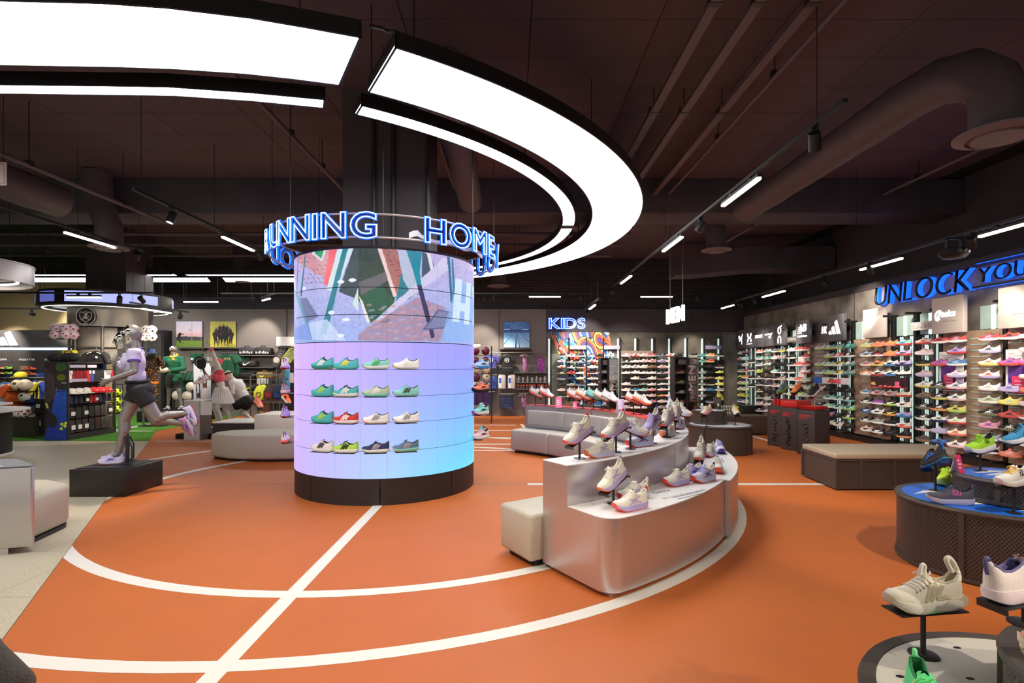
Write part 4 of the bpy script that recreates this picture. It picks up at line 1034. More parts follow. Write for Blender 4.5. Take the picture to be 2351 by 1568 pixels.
SWOOSH = [[(1.0,.74),(.62,.58),(.40,.46),(.24,.42),(.14,.46),(.12,.56),(.17,.68),(.05,.56),(.0,.40),(.06,.27),(.18,.22),(.34,.27)]]
CAT = [[(.10,.80),(.22,.74),(.30,.80),(.34,.70),(.50,.64),(.62,.66),(.74,.82),(.84,.95),(.88,.93),(.78,.72),(.72,.58),(.70,.44),(.74,.25),(.72,.08),(.66,.08),(.66,.25),(.58,.40),(.48,.48),(.38,.42),(.34,.34),(.24,.32),(.26,.38),(.30,.46),(.24,.54),(.14,.58),(.08,.56),(.10,.62),(.20,.64),(.22,.68),(.10,.72)]]
UAE = [[(.10,.90),(.24,.94),(.36,.62),(.64,.62),(.76,.94),(.90,.90),(.88,.72),(.72,.55),(.88,.38),(.90,.20),(.76,.16),(.64,.48),(.36,.48),(.24,.16),(.10,.20),(.12,.38),(.28,.55),(.12,.72)],[(.0,.0),(1,.0),(1,.06),(0,.06)]]
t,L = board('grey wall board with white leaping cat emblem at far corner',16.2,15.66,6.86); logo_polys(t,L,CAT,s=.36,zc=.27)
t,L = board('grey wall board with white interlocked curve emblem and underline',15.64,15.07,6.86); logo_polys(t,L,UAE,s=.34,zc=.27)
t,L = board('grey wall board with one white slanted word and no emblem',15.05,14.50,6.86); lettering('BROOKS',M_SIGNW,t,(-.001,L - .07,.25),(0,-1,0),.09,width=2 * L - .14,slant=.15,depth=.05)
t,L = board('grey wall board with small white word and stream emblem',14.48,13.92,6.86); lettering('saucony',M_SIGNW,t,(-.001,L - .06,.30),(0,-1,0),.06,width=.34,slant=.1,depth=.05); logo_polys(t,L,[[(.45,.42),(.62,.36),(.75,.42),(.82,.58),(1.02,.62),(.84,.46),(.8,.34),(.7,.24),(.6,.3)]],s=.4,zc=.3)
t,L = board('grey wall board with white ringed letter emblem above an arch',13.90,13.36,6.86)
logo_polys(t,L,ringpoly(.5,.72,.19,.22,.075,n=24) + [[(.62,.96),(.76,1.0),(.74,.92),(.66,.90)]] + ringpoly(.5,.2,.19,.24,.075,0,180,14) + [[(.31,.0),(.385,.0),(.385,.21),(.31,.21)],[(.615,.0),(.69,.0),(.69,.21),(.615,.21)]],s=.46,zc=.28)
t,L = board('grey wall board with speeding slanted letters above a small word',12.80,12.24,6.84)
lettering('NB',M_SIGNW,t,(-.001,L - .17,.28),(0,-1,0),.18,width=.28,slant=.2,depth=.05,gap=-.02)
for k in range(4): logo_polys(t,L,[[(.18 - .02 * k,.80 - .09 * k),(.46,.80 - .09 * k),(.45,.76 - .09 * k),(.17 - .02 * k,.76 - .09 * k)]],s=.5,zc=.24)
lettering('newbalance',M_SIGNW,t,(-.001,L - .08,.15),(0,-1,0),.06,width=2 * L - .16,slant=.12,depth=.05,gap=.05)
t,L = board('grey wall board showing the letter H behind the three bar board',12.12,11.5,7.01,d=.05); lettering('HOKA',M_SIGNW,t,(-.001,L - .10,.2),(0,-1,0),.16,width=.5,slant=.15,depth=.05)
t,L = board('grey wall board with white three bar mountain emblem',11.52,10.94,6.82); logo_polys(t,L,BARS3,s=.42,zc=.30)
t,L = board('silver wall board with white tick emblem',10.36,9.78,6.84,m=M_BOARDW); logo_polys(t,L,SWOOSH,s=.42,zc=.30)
def spiral_board(label,y0,y1):
 t,L = board(label,y0,y1,6.84,2.03,2.6,M_BOARDW)
 logo_polys(t,L,ringpoly(.17,.52,.13,.17,.045,30,330,20,-25) + [[(.08,.36),(.14,.34),(.30,.62),(.26,.68)]],s=.5,zc=.28)
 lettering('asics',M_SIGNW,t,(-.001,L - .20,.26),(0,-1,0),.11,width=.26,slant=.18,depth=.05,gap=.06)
 print_lines(t,(-.001,L - .22,.18),(0,-1,0),(0,0,1),[(0,.26)],.012,mat('pale_print',C(168,158,150),.6))
spiral_board('silver wall board with spiral emblem and word, left one',8.66,8.06); spiral_board('silver wall board with spiral emblem and word, cut by photo edge',7.48,6.88)
for nm,y0,y1,z in (('grey',13.33,12.83,2.10),('pale',9.18,8.68,2.12)):
 t = thing('category_strip','%s strip lettered RUNNING above the shoes' % nm,'shop sign',(6.9,(y0 + y1) / 2,z)); L = (y0 - y1) / 2
 obj('strip',MB().box(0,.015,-L,L,0,.14),mat('strip_' + nm,C(104,98,98) if nm == 'grey' else C(206,198,196),.5),t)
 lettering('RUNNING',mat('strip_letters_' + nm,C(196,190,190) if nm == 'grey' else C(232,226,224),.5),t,(-.001,L - .03,.035),(0,-1,0),.075,width=2 * L - .08,depth=.03)
# promo boards among the shoes
t = thing('promo_board','long white and blue promo board with red shoe under three bar emblem','promo board',(6.80,11.35,1.135))
obj('board',MB().box(0,.012,-.62,.30,0,.135),M_WHITE,t); obj('blue_end',MB().box(0,.012,.302,.62,0,.135),mat('promo_blue',C(20,110,216),.5),t)
logo_polys(t,0,[[(x * .6 + .1,y) for x,y in p] for p in BARS3],m=M_BLACK,s=.12,zc=.085)
obj('printed_shoe',SH['run']['upper'].copy(),M_OBJ,t,(-.03,-.12,.01),(0,0,math.radians(112)),pc('r')).scale = (.8,.8,.8)
print_lines(t,(-.001,.02,.10),(0,-1,0),(0,0,1),[(0,.12),(0,.11)],.016,mat('black_print',C(30,30,32),.6)); print_lines(t,(-.001,.0,.03),(0,-1,0),(0,0,1),[(0,.12)],.018,mat('red_print',C(206,50,60),.6))
obj('price_card',MB().box(-.012,-.006,-.36,-.24,.005,.12),mat('card_pink',C(240,110,150),.5),t)
t = thing('promo_shelf','dark promo shelf with red edge and tiny printed shoes','promo board',(6.80,9.72,1.135))
obj('back_panel',MB().box(.05,.06,-.5,.42,0,.17),mat('promo_maroon',C(54,30,36),.5),t); obj('red_edge',MB().box(-.02,.06,-.5,.42,-.012,0),mat('promo_red',C(206,40,60),.5),t)
for k in range(5): obj('printed_shoe',SH['run']['upper'].copy(),M_OBJ,t,(.02,.12 - k * .12,.0),(0,0,math.radians(112)),pc('qPqPo'[k])).scale = (.22,.22,.22)
obj('price_card',MB().box(-.012,-.006,-.40,-.30,.0,.1),mat('card_pink'),t)
cvp = Canvas(60,90,(236,232,232)); cvp.poly([(.08,.32),(.7,.32),(.7,.98),(.08,.98)],(104,56,150)); cvp.poly([(.08,.62),(.7,.62),(.7,.98),(.08,.98)],(74,44,130)); cvp.poly([(.72,.6),(1,.6),(1,1),(.72,1)],(206,180,226))
for k in range(60): cvp.ell(.1 + rng.random() * .58,.64 + rng.random() * .32,.012,.008,(190,170,230))
for k in range(4): cvp.line(.08,.1 + k * .05,.3 + (k % 2) * .3,.1 + k * .05,.012,(190,184,186))
for y0,nm in ((8.62,'left'),(7.46,'right')):
 t = thing('shoe_poster','white and purple shoe poster on the wood bay, %s one' % nm,'poster',(6.93,y0,1.12))
 obj('poster_board',MB().box(.001,.01,-.46,0,0,.62),M_WHITE,t)
 obj('poster_print',print_mesh('poster_print',cvp,(0,0,.62),(0,-1,0),(0,0,1),.46,.62),M_PRINT,t)
 obj('price_card',MB().box(-.025,-.02,-.30,-.12,.02,.25),mat('card_red',C(226,60,110),.5),t)
 for k in range(3): obj('card_line',MB().box(-.0262,-.0252,-.27,-.16,.08 + k * .05,.09 + k * .05),M_WHITE,t)
t = thing('shoe_poster','pale grey poster among red and white shoes on the slatted bay','poster',(6.93,12.86,1.12))
obj('poster_board',MB().box(.001,.01,-.36,0,0,.62),mat('poster_pale',C(222,214,212),.5),t)
obj('printed_runner',MB().box(-.001,.0005,-.22,-.19,.3,.44),mat('ink_blue',C(70,70,130),.6),t)
t = thing('floor_box','black box leaning case on the floor at the wall end','box',(6.72,15.2,0)); obj('box_body',MB().prism([(-.25,-.3),(.25,-.3),(.25,.3),(-.12,.3)],0,.4),M_BLACK,t,bev=.01)
t = thing('wrapped_bundle','wire bundle leaning in the far right corner','bundle',(6.35,15.5,0)); g = MB()
for k in range(6): g.tube([(-.15 + k * .06,0,.002),(-.22 + k * .08,.1,.38)],.008,5)
for k in range(4): g.tube([(-.18,.02 + k * .02,.06 + k * .09),(.2,.02 + k * .02,.08 + k * .09)],.006,5)
obj('bundle_wires',g,M_MINT if False else mat('wire_white',C(206,216,210),.4),t)
# ---------------------------------------------------------------- curved aluminium displays
def pol(r,a,c=(CX,CY)): return (c[0] + r * math.cos(math.radians(a)),c[1] + r * math.sin(math.radians(a)))
def fillet(poly,rad):
 out = []; n = len(poly)
 for i in range(n):
  r = rad.get(i,0)
  if not r: out.append(poly[i]); continue
  p = Vector(poly[i]); a = Vector(poly[i - 1]) - p; b = Vector(poly[(i + 1) % n]) - p
  a.normalize(); b.normalize(); ang = a.angle(b); d = r / math.tan(ang / 2)
  p0 = p + a * d; p1 = p + b * d; c = p + (a + b).normalized() * (r / math.sin(ang / 2))
  v0 = p0 - c; v1 = p1 - c; t0 = math.atan2(v0.y,v0.x); dt = math.atan2(v1.y,v1.x) - t0
  while dt > PI: dt -= 2 * PI
  while dt < -PI: dt += 2 * PI
  out += [(c.x + r * math.cos(t0 + dt * k / 10),c.y + r * math.sin(t0 + dt * k / 10)) for k in range(11)]
 return out
def arcpoly(r0,r1,a0,a1,n=24,rads=None):
 """corners: 0 outer-start, 1 outer-end, 2 inner-end, 3 inner-start"""
 A = [pol(r1,a0 + (a1 - a0) * i / n) for i in range(n + 1)]; B = [pol(r0,a1 + (a0 - a1) * i / n) for i in range(n + 1)]
 poly = A + B; idx = {0: 0,1: n,2: n + 1,3: 2 * n + 1}
 if rads:   # thin out neighbours of a rounded corner so that the fillet fits
  R = {idx[k]: v for k,v in rads.items()}; keep = []; rr = {}
  for i,p in enumerate(poly):
   near = [k for k in R if k != i and math.dist(p,poly[k]) < R[k] * 1.15]
   if near and i not in R: continue
   if i in R: rr[len(keep)] = R[i]
   keep.append(p)
  return fillet(keep,rr)
 return poly
def shift(poly,o): return [(x - o[0],y - o[1]) for x,y in poly]
M_SPECK = mat('speckled_white',C(248,247,246),.35)
def speck():
 m = M_SPECK; nt = m.node_tree; b = nt.nodes['Principled BSDF']; t = nt.nodes.new('ShaderNodeTexVoronoi'); t.inputs['Scale'].default_value = 75
 tc = nt.nodes.new('ShaderNodeTexCoord'); nt.links.new(tc.outputs['Object'],t.inputs['Vector'])
 n2 = nt.nodes.new('ShaderNodeTexNoise'); n2.inputs['Scale'].default_value = 5; nt.links.new(tc.outputs['Object'],n2.inputs['Vector'])
 th = nt.nodes.new('ShaderNodeMapRange'); th.inputs[1].default_value = .5; th.inputs[2].default_value = .7; th.inputs[3].default_value = .12; th.inputs[4].default_value = .26; nt.links.new(n2.outputs[0],th.inputs[0])
 lt = nt.nodes.new('ShaderNodeMath'); lt.operation = 'LESS_THAN'; nt.links.new(t.outputs['Distance'],lt.inputs[0]); nt.links.new(th.outputs[0],lt.inputs[1])
 mx = nt.nodes.new('ShaderNodeMix'); mx.data_type = 'RGBA'; mx.inputs['A'].default_value = C(248,247,246); mx.inputs['B'].default_value = C(160,120,170)
 nt.links.new(lt.outputs[0],mx.inputs['Factor']); nt.links.new(mx.outputs['Result'],b.inputs['Base Color'])
speck()
M_REDTOP = mat('red_top',C(196,50,56),.4)
def display(label,a0,a1,top,rads_lo,rads_up=None,rstep=3.675,ro=4.10):
 o = pol(3.7,(a0 + a1) / 2); t = thing('display_counter',label,'display counter',(o[0],o[1],0))
 S = lambda p: shift(p,o)
 obj('toe_kick',MB().prism(S(arcpoly(3.43,ro - .05,a0 + (.8 if a1 > a0 else -.8),a1 - (.8 if a1 > a0 else -.8))),0,.035),M_ALU,t,smooth=30)
 lo = S(arcpoly(3.386,ro,a0,a1,rads=rads_lo)); up = S(arcpoly(3.386,rstep,a0,a1,rads=rads_up))
 obj('lower_body',MB().prism(lo,.035,.515),M_ALU,t,smooth=30)
 obj('upper_body',MB().prism(up,.5155,.80),M_ALU,t,smooth=30)
 obj('lower_top',MB().prism(S(arcpoly(rstep + .004,ro - .004,a0,a1,rads=rads_lo and {k: v for k,v in rads_lo.items() if k in (0,1)})),.5152,.52),top,t,smooth=30)
 obj('upper_top',MB().prism(up,.8002,.806),top,t,smooth=30)
 return t,o
d1,o1 = display('near aluminium display counter with white stepped top full of cream and lilac shoes',-57.2,-33.0,M_SPECK,{0: .13})
d2,o2 = display('second aluminium display counter section with rounded end behind the near one',-32.8,-5.0,M_SPECK,{1: .28},{1: .2},ro=4.15)
d3,o3 = display('far aluminium counter with red top and padded backrest',57.0,31.5,M_REDTOP,{0: .12})
d4,o4 = display('far red topped counter section at the walkway end',31.3,5.0,M_REDTOP,{1: .28},{1: .2})
# printed words on the white top
M_INK = mat('ink_print',C(40,40,70),.5); M_INKG = mat('ink_grey',C(150,150,160),.5)
def flat_text(word,parent,po,px,py,z,h,width,ang=24,m=M_INK,sl=0.1):
 x,y,_ = G(px,py,z); lettering(word,m,parent,(x - po[0],y - po[1],z + .0006),(math.cos(math.radians(ang)),math.sin(math.radians(ang)),0),h,zdir=(-math.sin(math.radians(ang)),math.cos(math.radians(ang)),0),width=width,depth=.004,slant=sl,name='printed_letter')
flat_text('asics',d1,o1,1510,1132,.52,.05,.15,34)
for p in ringpoly(.5,.5,.4,.5,.12,30,330,12):
 x,y,_ = G(1503,1131,.52); obj('printed_emblem',MB().prism([(x - o1[0] + (a - .5) * .05,y - o1[1] + (b - .5) * .05) for a,b in p],.5202,.5212),M_INK,d1)
flat_text('move your body move your mind',d1,o1,1524,1146,.52,.035,.52,35,M_INKG,0)
for px_,py_,w_,a_ in ((1546,1143,.36,36),(1558,1146,.30,37)):
 p_ = G(px_,py_,.5206); a_ = math.radians(a_); print_lines(d1,(p_[0] - o1[0],p_[1] - o1[1],.5206),(math.cos(a_),math.sin(a_),0),(-math.sin(a_),math.cos(a_),0),[(0,w_)],.011,M_INKG)
flat_text('asics',d2,o2,1616,1057,.52,.05,.16,66)
for k in range(3):
 p_ = G(1648 + 7 * k,1062,.5206); a_ = math.radians(72); print_lines(d2,(p_[0] - o2[0],p_[1] - o2[1],.5206),(math.cos(a_),math.sin(a_),0),(-math.sin(a_),math.cos(a_),0),[(0,.26)],.012,M_INKG)
# benches hugging the displays
def bench(label,a0,a1,n=1,r0=2.93,r1=3.38,h=.40,back=None,m=M_BEIGE,cat='bench',rad=.03):
 o = pol(3.15,(a0 + a1) / 2); t = thing('curved_bench',label,cat,(o[0],o[1],0)); S = lambda p: shift(p,o)
 obj('base',MB().prism(S(arcpoly(r0 + .06,r1 - .04,a0 + (1.2 if a1 > a0 else -1.2),a1 - (1.2 if a1 > a0 else -1.2))),0,.045),M_BLACK,t)
 for k in range(n):
  b0 = a0 + (a1 - a0) * k / n; b1 = a0 + (a1 - a0) * (k + 1) / n; g = .06 if a1 > a0 else -.06
  obj('seat_cushion',MB().prism(S(arcpoly(r0,r1,b0 + g,b1 - g,12)),.045,h),m,t,bev=rad)
  if back: obj('back_cushion',MB().prism(S(arcpoly(r1 - .075,r1 + .002,b0 + g + (2 if a1 > a0 and k == 0 else (-2 if a1 < a0 and k == 0 else 0)),b1 - g,12)),h + .06,h + .32),back,t,bev=.02)
 return t
bench('beige block seat at the near end of the front display counter',-59.2,-34.5,2)
bench('beige seat inside the second front counter section',-33.5,-10,2)
M_GREYV = mat('grey_vinyl',C(184,179,172),.5,noise=.04,nscale=40,bump=.12,bscale=260)
bench('long curved grey bench with padded backrest before the red topped counter',57.6,10,3,back=M_GREYV,m=M_GREYV)

# shoes on the near counter
CL = dict(up=pc('c'),so=pc('l'),lg=pc('l'),ou=C(240,84,60),la=pc('c'),ln=pc('c'),logo='tiger',parts=ALLP,vn='max',fine=True,group='shoes on the aluminium counters')
LL = dict(CL,up=pc('l'),so=C(206,200,236),lg=C(80,60,150),la=C(206,196,236),tongue=pc('l')); LI = dict(CL,up=C(214,216,240),so=C(206,208,240),lg=C(90,70,170),la=C(170,170,226))
CB = dict(CL,so=C(206,206,232),lg=C(184,172,214)); RT = dict(tab=C(236,76,52)); LT = dict(tab=C(176,176,214))
def yaw_to(dx,dy): return math.atan2(dy,dx)
SG = 'single shoe stands on the aluminium counters'
def riser(lab,sl,px,py,z,tray_y,yaw,pitch,kw,**k2):
 x,y,_ = G(px,py,z); h = 1.5 + (842 - tray_y) / 1220 * y - z
 shoe_on_stand(sl,lab,x,y,z,h,math.radians(yaw),pitch,SG,**dict(kw,**k2))
def flat(lab,px,py,z,yaw,kw,**k2):
 x,y,_ = G(px,py,z); shoe(lab,(x,y,z + .001),math.radians(yaw),**dict(kw,**k2))
U,Lw = .806,.52
riser('cream and lilac shoe with red heel loop on the leftmost stand of the upper step','shoe stand leftmost on the upper step',1330,1052.5,U,1007,216,.42,CL,**RT)
riser('cream and lilac shoe with red heel loop on the second stand of the upper step','shoe stand second on the upper step',1413.8,1038,U,994,214,.40,CL,**RT)
riser('cream shoe on the third stand of the upper step, toe to the right','shoe stand third on the upper step',1446.6,1031,U,992,-24,.36,CB,tab=pc('l'))
riser('all lilac shoe with coral toe on the fourth stand of the upper step','shoe stand fourth on the upper step',1498,1017.7,U,981,228,.42,LL)
riser('cream shoe with grey crossing stripes on the fifth stand of the upper step','shoe stand fifth on the upper step',1530.8,1005,U,969,230,.42,CL,tab=pc('B'))
riser('pale lilac shoe on the rearmost stand of the upper step','shoe stand rearmost on the upper step',1549.5,994,U,957,238,.40,CB,**LT)
riser('cream shoe with white toe pointing right behind the rearmost stand','shoe stand behind the rearmost one, tray to the right',1556,986,U,950,-30,.35,CB)
flat('cream shoe with orange outsole lying flat on the upper step',1376,1049,U,214,CB,ou=C(244,130,70),tab=pc('l'))
flat('pale lilac shoe with purple stripes flat on the upper step',1467,1025,U,208,LI,**LT)
flat('small cream shoe with orange toe flat at the rear of the upper step',1532,1001,U,232,CB,ou=C(244,130,90))
flat('pale lilac shoe behind the poles at the rear of the upper step',1556,984,U,230,LI)
riser('cream and lilac shoe with orange outsole on the stand of the lower step','shoe stand alone on the near lower step',1408,1156,Lw,1111,218,.44,CL,ou=C(244,120,66),**LT)
flat('cream and lilac shoe with red heel loop at the near corner of the lower step',1446,1170,Lw,208,CL,**RT)
flat('cream shoe half hidden behind the red looped one on the lower step',1453,1146,Lw,212,CB,tab=pc('c'),ou=C(226,60,60))
flat('cream shoe with red toe midway along the lower step',1552,1113,Lw,212,CL,tab=pc('c'))
flat('lilac shoe behind the cream one midway along the lower step',1584,1100,Lw,216,LL)
flat('pale lilac shoe with purple stripes, coral sole, end of the near lower step',1614,1105,Lw,214,LI,ou=C(244,96,70))
riser('cream shoe with orange toe on the stand of the second lower step','shoe stand on the second lower step',1606.6,1077,Lw,1045,242,.40,CL,ou=C(244,120,66),**LT)
flat('cream shoe behind the stand of the second lower step',1627,1047,Lw,230,CB)
flat('pale lilac shoe with purple toe pointing at the viewer on the second lower step',1651,1039,Lw,258,LI,ou=C(90,60,160))
flat('cream shoe with red toe pointing at the viewer on the second lower step',1646,1083,Lw,250,CL,so=C(190,190,196))
# shoes on the red top
NBK = dict(up=pc('w'),so=C(244,120,100),lg=pc('k'),logo='letter_n',parts=FULL,vn='max',la=pc('w'),group='shoes on the red topped counter',ln=pc('g'))
SG2 = 'single shoe stands on the red topped counter'
for i,(px,py,ty,kw,txt) in enumerate(((1229,930,908,{},'white shoe on coral sole, leftmost'),(1252,931,908,{},'white shoe on coral sole with N mark, second from left'),(1316.6,936,913,{},'white shoe on coral sole, third from left'),
  (1338,938,913,dict(up=pc('c'),so=C(246,130,90)),'cream shoe on orange sole, fourth from left'),(1362,939,913,dict(up=pc('m'),so=pc('m')),'mint shoe among the risers'),(1380,941,917,dict(up=pc('c'),so=C(190,150,120)),'cream and tan shoe'),
  (1399,943,917,dict(so=pc('w'),lg=pc('n')),'all white shoe with navy mark'),(1453.8,950,924,{},'white shoe on coral sole, second from right'),(1471,952,925,dict(up=pc('c'),so=C(246,120,84)),'cream shoe on coral sole, rightmost'))):
 x,y,_ = G(px,py,U); h = 1.5 + (842 - ty) / 1220 * y - U
 shoe_on_stand('shoe stand number %s along the red top, counted from the left' % ('one two three four five six seven eight nine'.split()[i]),txt + ' on the red counter',x,y,U,h,math.radians(-28 + (i % 2) * 6),.42,SG2,**dict(NBK,**kw))
def card(label,x,y,z,yaw,h,w,col,lean=.25,lines=3):
 t = thing('price_card',label,'price card',(x,y,z),(0,0,yaw))
 R = Matrix.Rotation(-lean,4,'X'); mm = mat('card_%d_%d_%d' % col,C(*col),.5)
 obj('card_front',MB().box(-w / 2,w / 2,-.0015,0,0,h).xf(R),mm,t); obj('card_back',MB().box(-w / 2,w / 2,-.0015,0,0,h).xf(Matrix.Translation((0,2 * h * math.sin(lean),0)) @ Matrix.Rotation(lean,4,'X')),M_WHITE,t)
 for k in range(lines): obj('card_line',MB().box(-w * .3,w * (.05 + .2 * (k % 2)),-.0026,-.0016,h * (.25 + .2 * k),h * (.33 + .2 * k)).xf(R),M_WHITE,t)
 return t
x,y,_ = G(1283,936,U); card('pink price card on the red counter, left one',x,y,U,.1,.18,.10,(240,110,160))
x,y,_ = G(1320,938,U); card('pink price card on the red counter, small right one',x,y,U,.1,.12,.07,(240,90,140))
x,y,_ = G(1428,950,U); card('lilac price card behind the cream shoes',x,y,U,.3,.22,.11,(214,196,240),lines=0)

# ---------------------------------------------------------------- perforated tables
def perf(name,R=None,pitch=.024):
 m = mat(name,C(88,80,74),.42,.35); nt = m.node_tree; b = nt.nodes['Principled BSDF']; K = nt.links; N = nt.nodes
 tc = N.new('ShaderNodeTexCoord'); sp = N.new('ShaderNodeSeparateXYZ'); K.new(tc.outputs['Object'],sp.inputs[0])
 def M(op,a,b_=None):
  n = N.new('ShaderNodeMath'); n.operation = op
  for i,v in enumerate((a,b_)):
   if v is None: continue
   if isinstance(v,(int,float)): n.inputs[i].default_value = v
   else: K.new(v,n.inputs[i])
  return n.outputs[0]
 u = M('MULTIPLY',M('ARCTAN2',sp.outputs[1],sp.outputs[0]),R) if R else M('ADD',sp.outputs[0],sp.outputs[1])
 pu = 2 * PI * R / round(2 * PI * R / pitch) if R else pitch
 U_ = M('DIVIDE',u,pu); V_ = M('DIVIDE',sp.outputs[2],pitch * .62)
 row = M('FLOOR',V_); odd = M('MULTIPLY',M('MODULO',row,2.0),.5)
 fu = M('SUBTRACT',M('FRACT',M('ADD',U_,odd)),.5); fv = M('MULTIPLY',M('SUBTRACT',M('FRACT',V_),.5),.62)
 d = M('ADD',M('MULTIPLY',fu,fu),M('MULTIPLY',M('MULTIPLY',fv,fv),1.6)); hole = M('LESS_THAN',d,.050)
 mx = N.new('ShaderNodeMix'); mx.data_type = 'RGBA'; mx.inputs['A'].default_value = C(88,80,74); mx.inputs['B'].default_value = C(12,10,10)
 K.new(hole,mx.inputs['Factor']); K.new(mx.outputs['Result'],b.inputs['Base Color'])
 bp = N.new('ShaderNodeBump'); bp.inputs['Strength'].default_value = .6; bp.inputs['Distance'].default_value = .004; bp.invert = True; K.new(hole,bp.inputs['Height']); K.new(bp.outputs[0],b.inputs['Normal'])
 return m
def round_table(label,x,y,R,h,top_m,drum=None,top_name='top_disc',posts=(40,130,220,310)):
 t = thing('round_table',label,'display table',(x,y,0))
 def cyl(par,R,z0,z1,tm,nm):
  obj('perforated_side',MB().lathe([(R - .012,z0 + .025),(R - .012,z1 - .02)],64,cap=False),perf('perforated_%d' % round(R * 100),R),par)
  obj('rim',MB().lathe([(R - .035,z1 - .028),(R,z1 - .028),(R + .004,z1 - .012),(R - .002,z1),(R - .045,z1 + .002),(R - .048,z1 - .004)],64,cap=False),M_PERF,par)
  obj('foot_ring',MB().lathe([(R - .03,z0 + .006),(R,z0 + .006),(R + .003,z0 + .02),(R,z0 + .034),(R - .03,z0 + .034)],64,cap=False),M_PERF,par)
  obj(nm,MB().lathe([(.001,z1 - .012),(R - .047,z1 - .012),(R - .047,z1),(.001,z1)],64),tm,par)
  for a in posts:
   c,s_ = math.cos(math.radians(a)),math.sin(math.radians(a))
   obj('post',MB().box(-.016,.016,-.008,.006,z0 + .03,z1 - .02).xf(Matrix.Translation(((R - .004) * c,(R - .004) * s_,0)) @ Matrix.Rotation(math.radians(a) - PI / 2,4,'Z')),M_PERF,par)
 cyl(t,R,0,h,top_m,top_name)
 if drum:
  dx,dy,dr,dh,dm,dl = drum
  t2 = thing('table_drum',dl,'display drum',(x + dx,y + dy,0)); cyl(t2,dr,h + .001,dh,dm,'top_disc')
  return t,t2
 return t,None
M_BLUETOP = mat('blue_top',C(24,110,220),.35); M_OFFW = mat('offwhite_top',C(208,202,188),.45,noise=.02,nscale=30)
def woodgrain():
 m = mat('pale_oak',C(186,172,142),.5); nt = m.node_tree; b = nt.nodes['Principled BSDF']; tc = nt.nodes.new('ShaderNodeTexCoord'); w = nt.nodes.new('ShaderNodeTexWave')
 w.inputs['Scale'].default_value = 9; w.inputs['Distortion'].default_value = 9; w.inputs['Detail'].default_value = 3; nt.links.new(tc.outputs['Object'],w.inputs['Vector'])
 mx = nt.nodes.new('ShaderNodeMix'); mx.data_type = 'RGBA'; mx.inputs['A'].default_value = C(158,142,112); mx.inputs['B'].default_value = C(198,184,154); nt.links.new(w.outputs['Fac'],mx.inputs['Factor']); nt.links.new(mx.outputs['Result'],b.inputs['Base Color']); return m
t1,t1d = round_table('round perforated table with printed top in the middle distance',3.69,9.45,.55,.48,mat('print_top',C(214,216,226),.4,noise=.02),(-.12,.15,.30,.72,mat('print_top'),'small perforated drum on the mid distance round table'))
cvt = Canvas(60,60,(222,222,230))
for k in range(12): cvt.ell(rng.random(),rng.random(),.12,.05,((60,80,190),(226,226,236),(190,150,150))[k % 3])
t2,t2d = round_table('round perforated table with blue top at the right',3.62,4.02,.59,.5,M_BLUETOP,(.16,-.02,.37,.68,M_BLUETOP,'upper blue topped perforated drum on the right table'),posts=(213,303,33,123))
t3,t3d = round_table('round table with off-white top at the lower right corner',1.63,1.42,.59,.5,M_OFFW,(.10,-.06,.36,.68,woodgrain(),'perforated drum with wooden top at the lower right corner'))
for p in ([(-.46,.16),(-.30,.27),(-.10,.25),(-.28,.22)],[(-.40,.10),(-.24,.18),(-.16,.16),(-.36,.07)],[(-.36,-.12),(-.14,-.06),(-.04,-.14),(-.3,-.16)],[(-.1,-.32),(.1,-.3),(.2,-.36),(.0,-.37)]):
 obj('printed_wing',MB().prism(p,.5002,.5012),M_WHITE,t2)
for p in ([(-.22,.10),(-.02,.2),(.14,.17),(-.1,.12)],[(-.20,.02),(.0,.12),(.16,.08),(-.1,.03)]): obj('printed_wing',MB().prism(p,.6802,.6812),M_WHITE,t2d)
for px,py in ((2197,1487),(2227,1558),(2066,1553)):
 x,y,_ = G(px,py,.5); obj('slot',MB().prism([(x - 1.63 + a,y - 1.42 + b) for a,b in ((-.014,0),(-.008,-.007),(.008,-.007),(.014,0),(.008,.007),(-.008,.007))],.5001,.5008),M_BLACK,t3)
# shoes on the tables -------------------------------------------------
SG3 = 'single shoe stands on the round tables'
def tshoe(lab,sl,px,py,z,ty,yaw,pitch,**kw):
 x,y,_ = G(px,py,z); h = 1.5 + (842 - ty) / 1220 * y - z
 return shoe_on_stand(sl,lab,x,y,z,h,math.radians(yaw),pitch,SG3,**kw)
hero = tshoe('cream training shoe with pull loops and green sole patch, on a stand at lower right','dark shoe stand under the cream training shoe, lower right',2119,1503,.5,1397,186,.02,up=C(222,214,196),so=C(226,220,206),lg=C(186,178,150),logo='bars',vn='max',parts=FULL,la=C(226,220,204),ou=C(206,198,180),ln=C(196,186,160),tongue=C(226,220,204),fine=True,scale=.95,stand_kw=dict(lip=False))
obj('pull_loop',MB().tube(crv([(-.135,0,.07),(-.146,0,.105),(-.130,0,.150),(-.110,0,.176),(-.099,0,.176),(-.098,0,.164),(-.118,0,.125)]),.0085,10),M_OBJ,hero,color=C(216,208,188))
obj('pull_loop',MB().tube(crv([(.012,0,.122),(.006,0,.150),(-.002,0,.160),(-.010,0,.150),(-.006,0,.122)]),.006,10),M_OBJ,hero,color=C(226,220,206))
hc = MB()
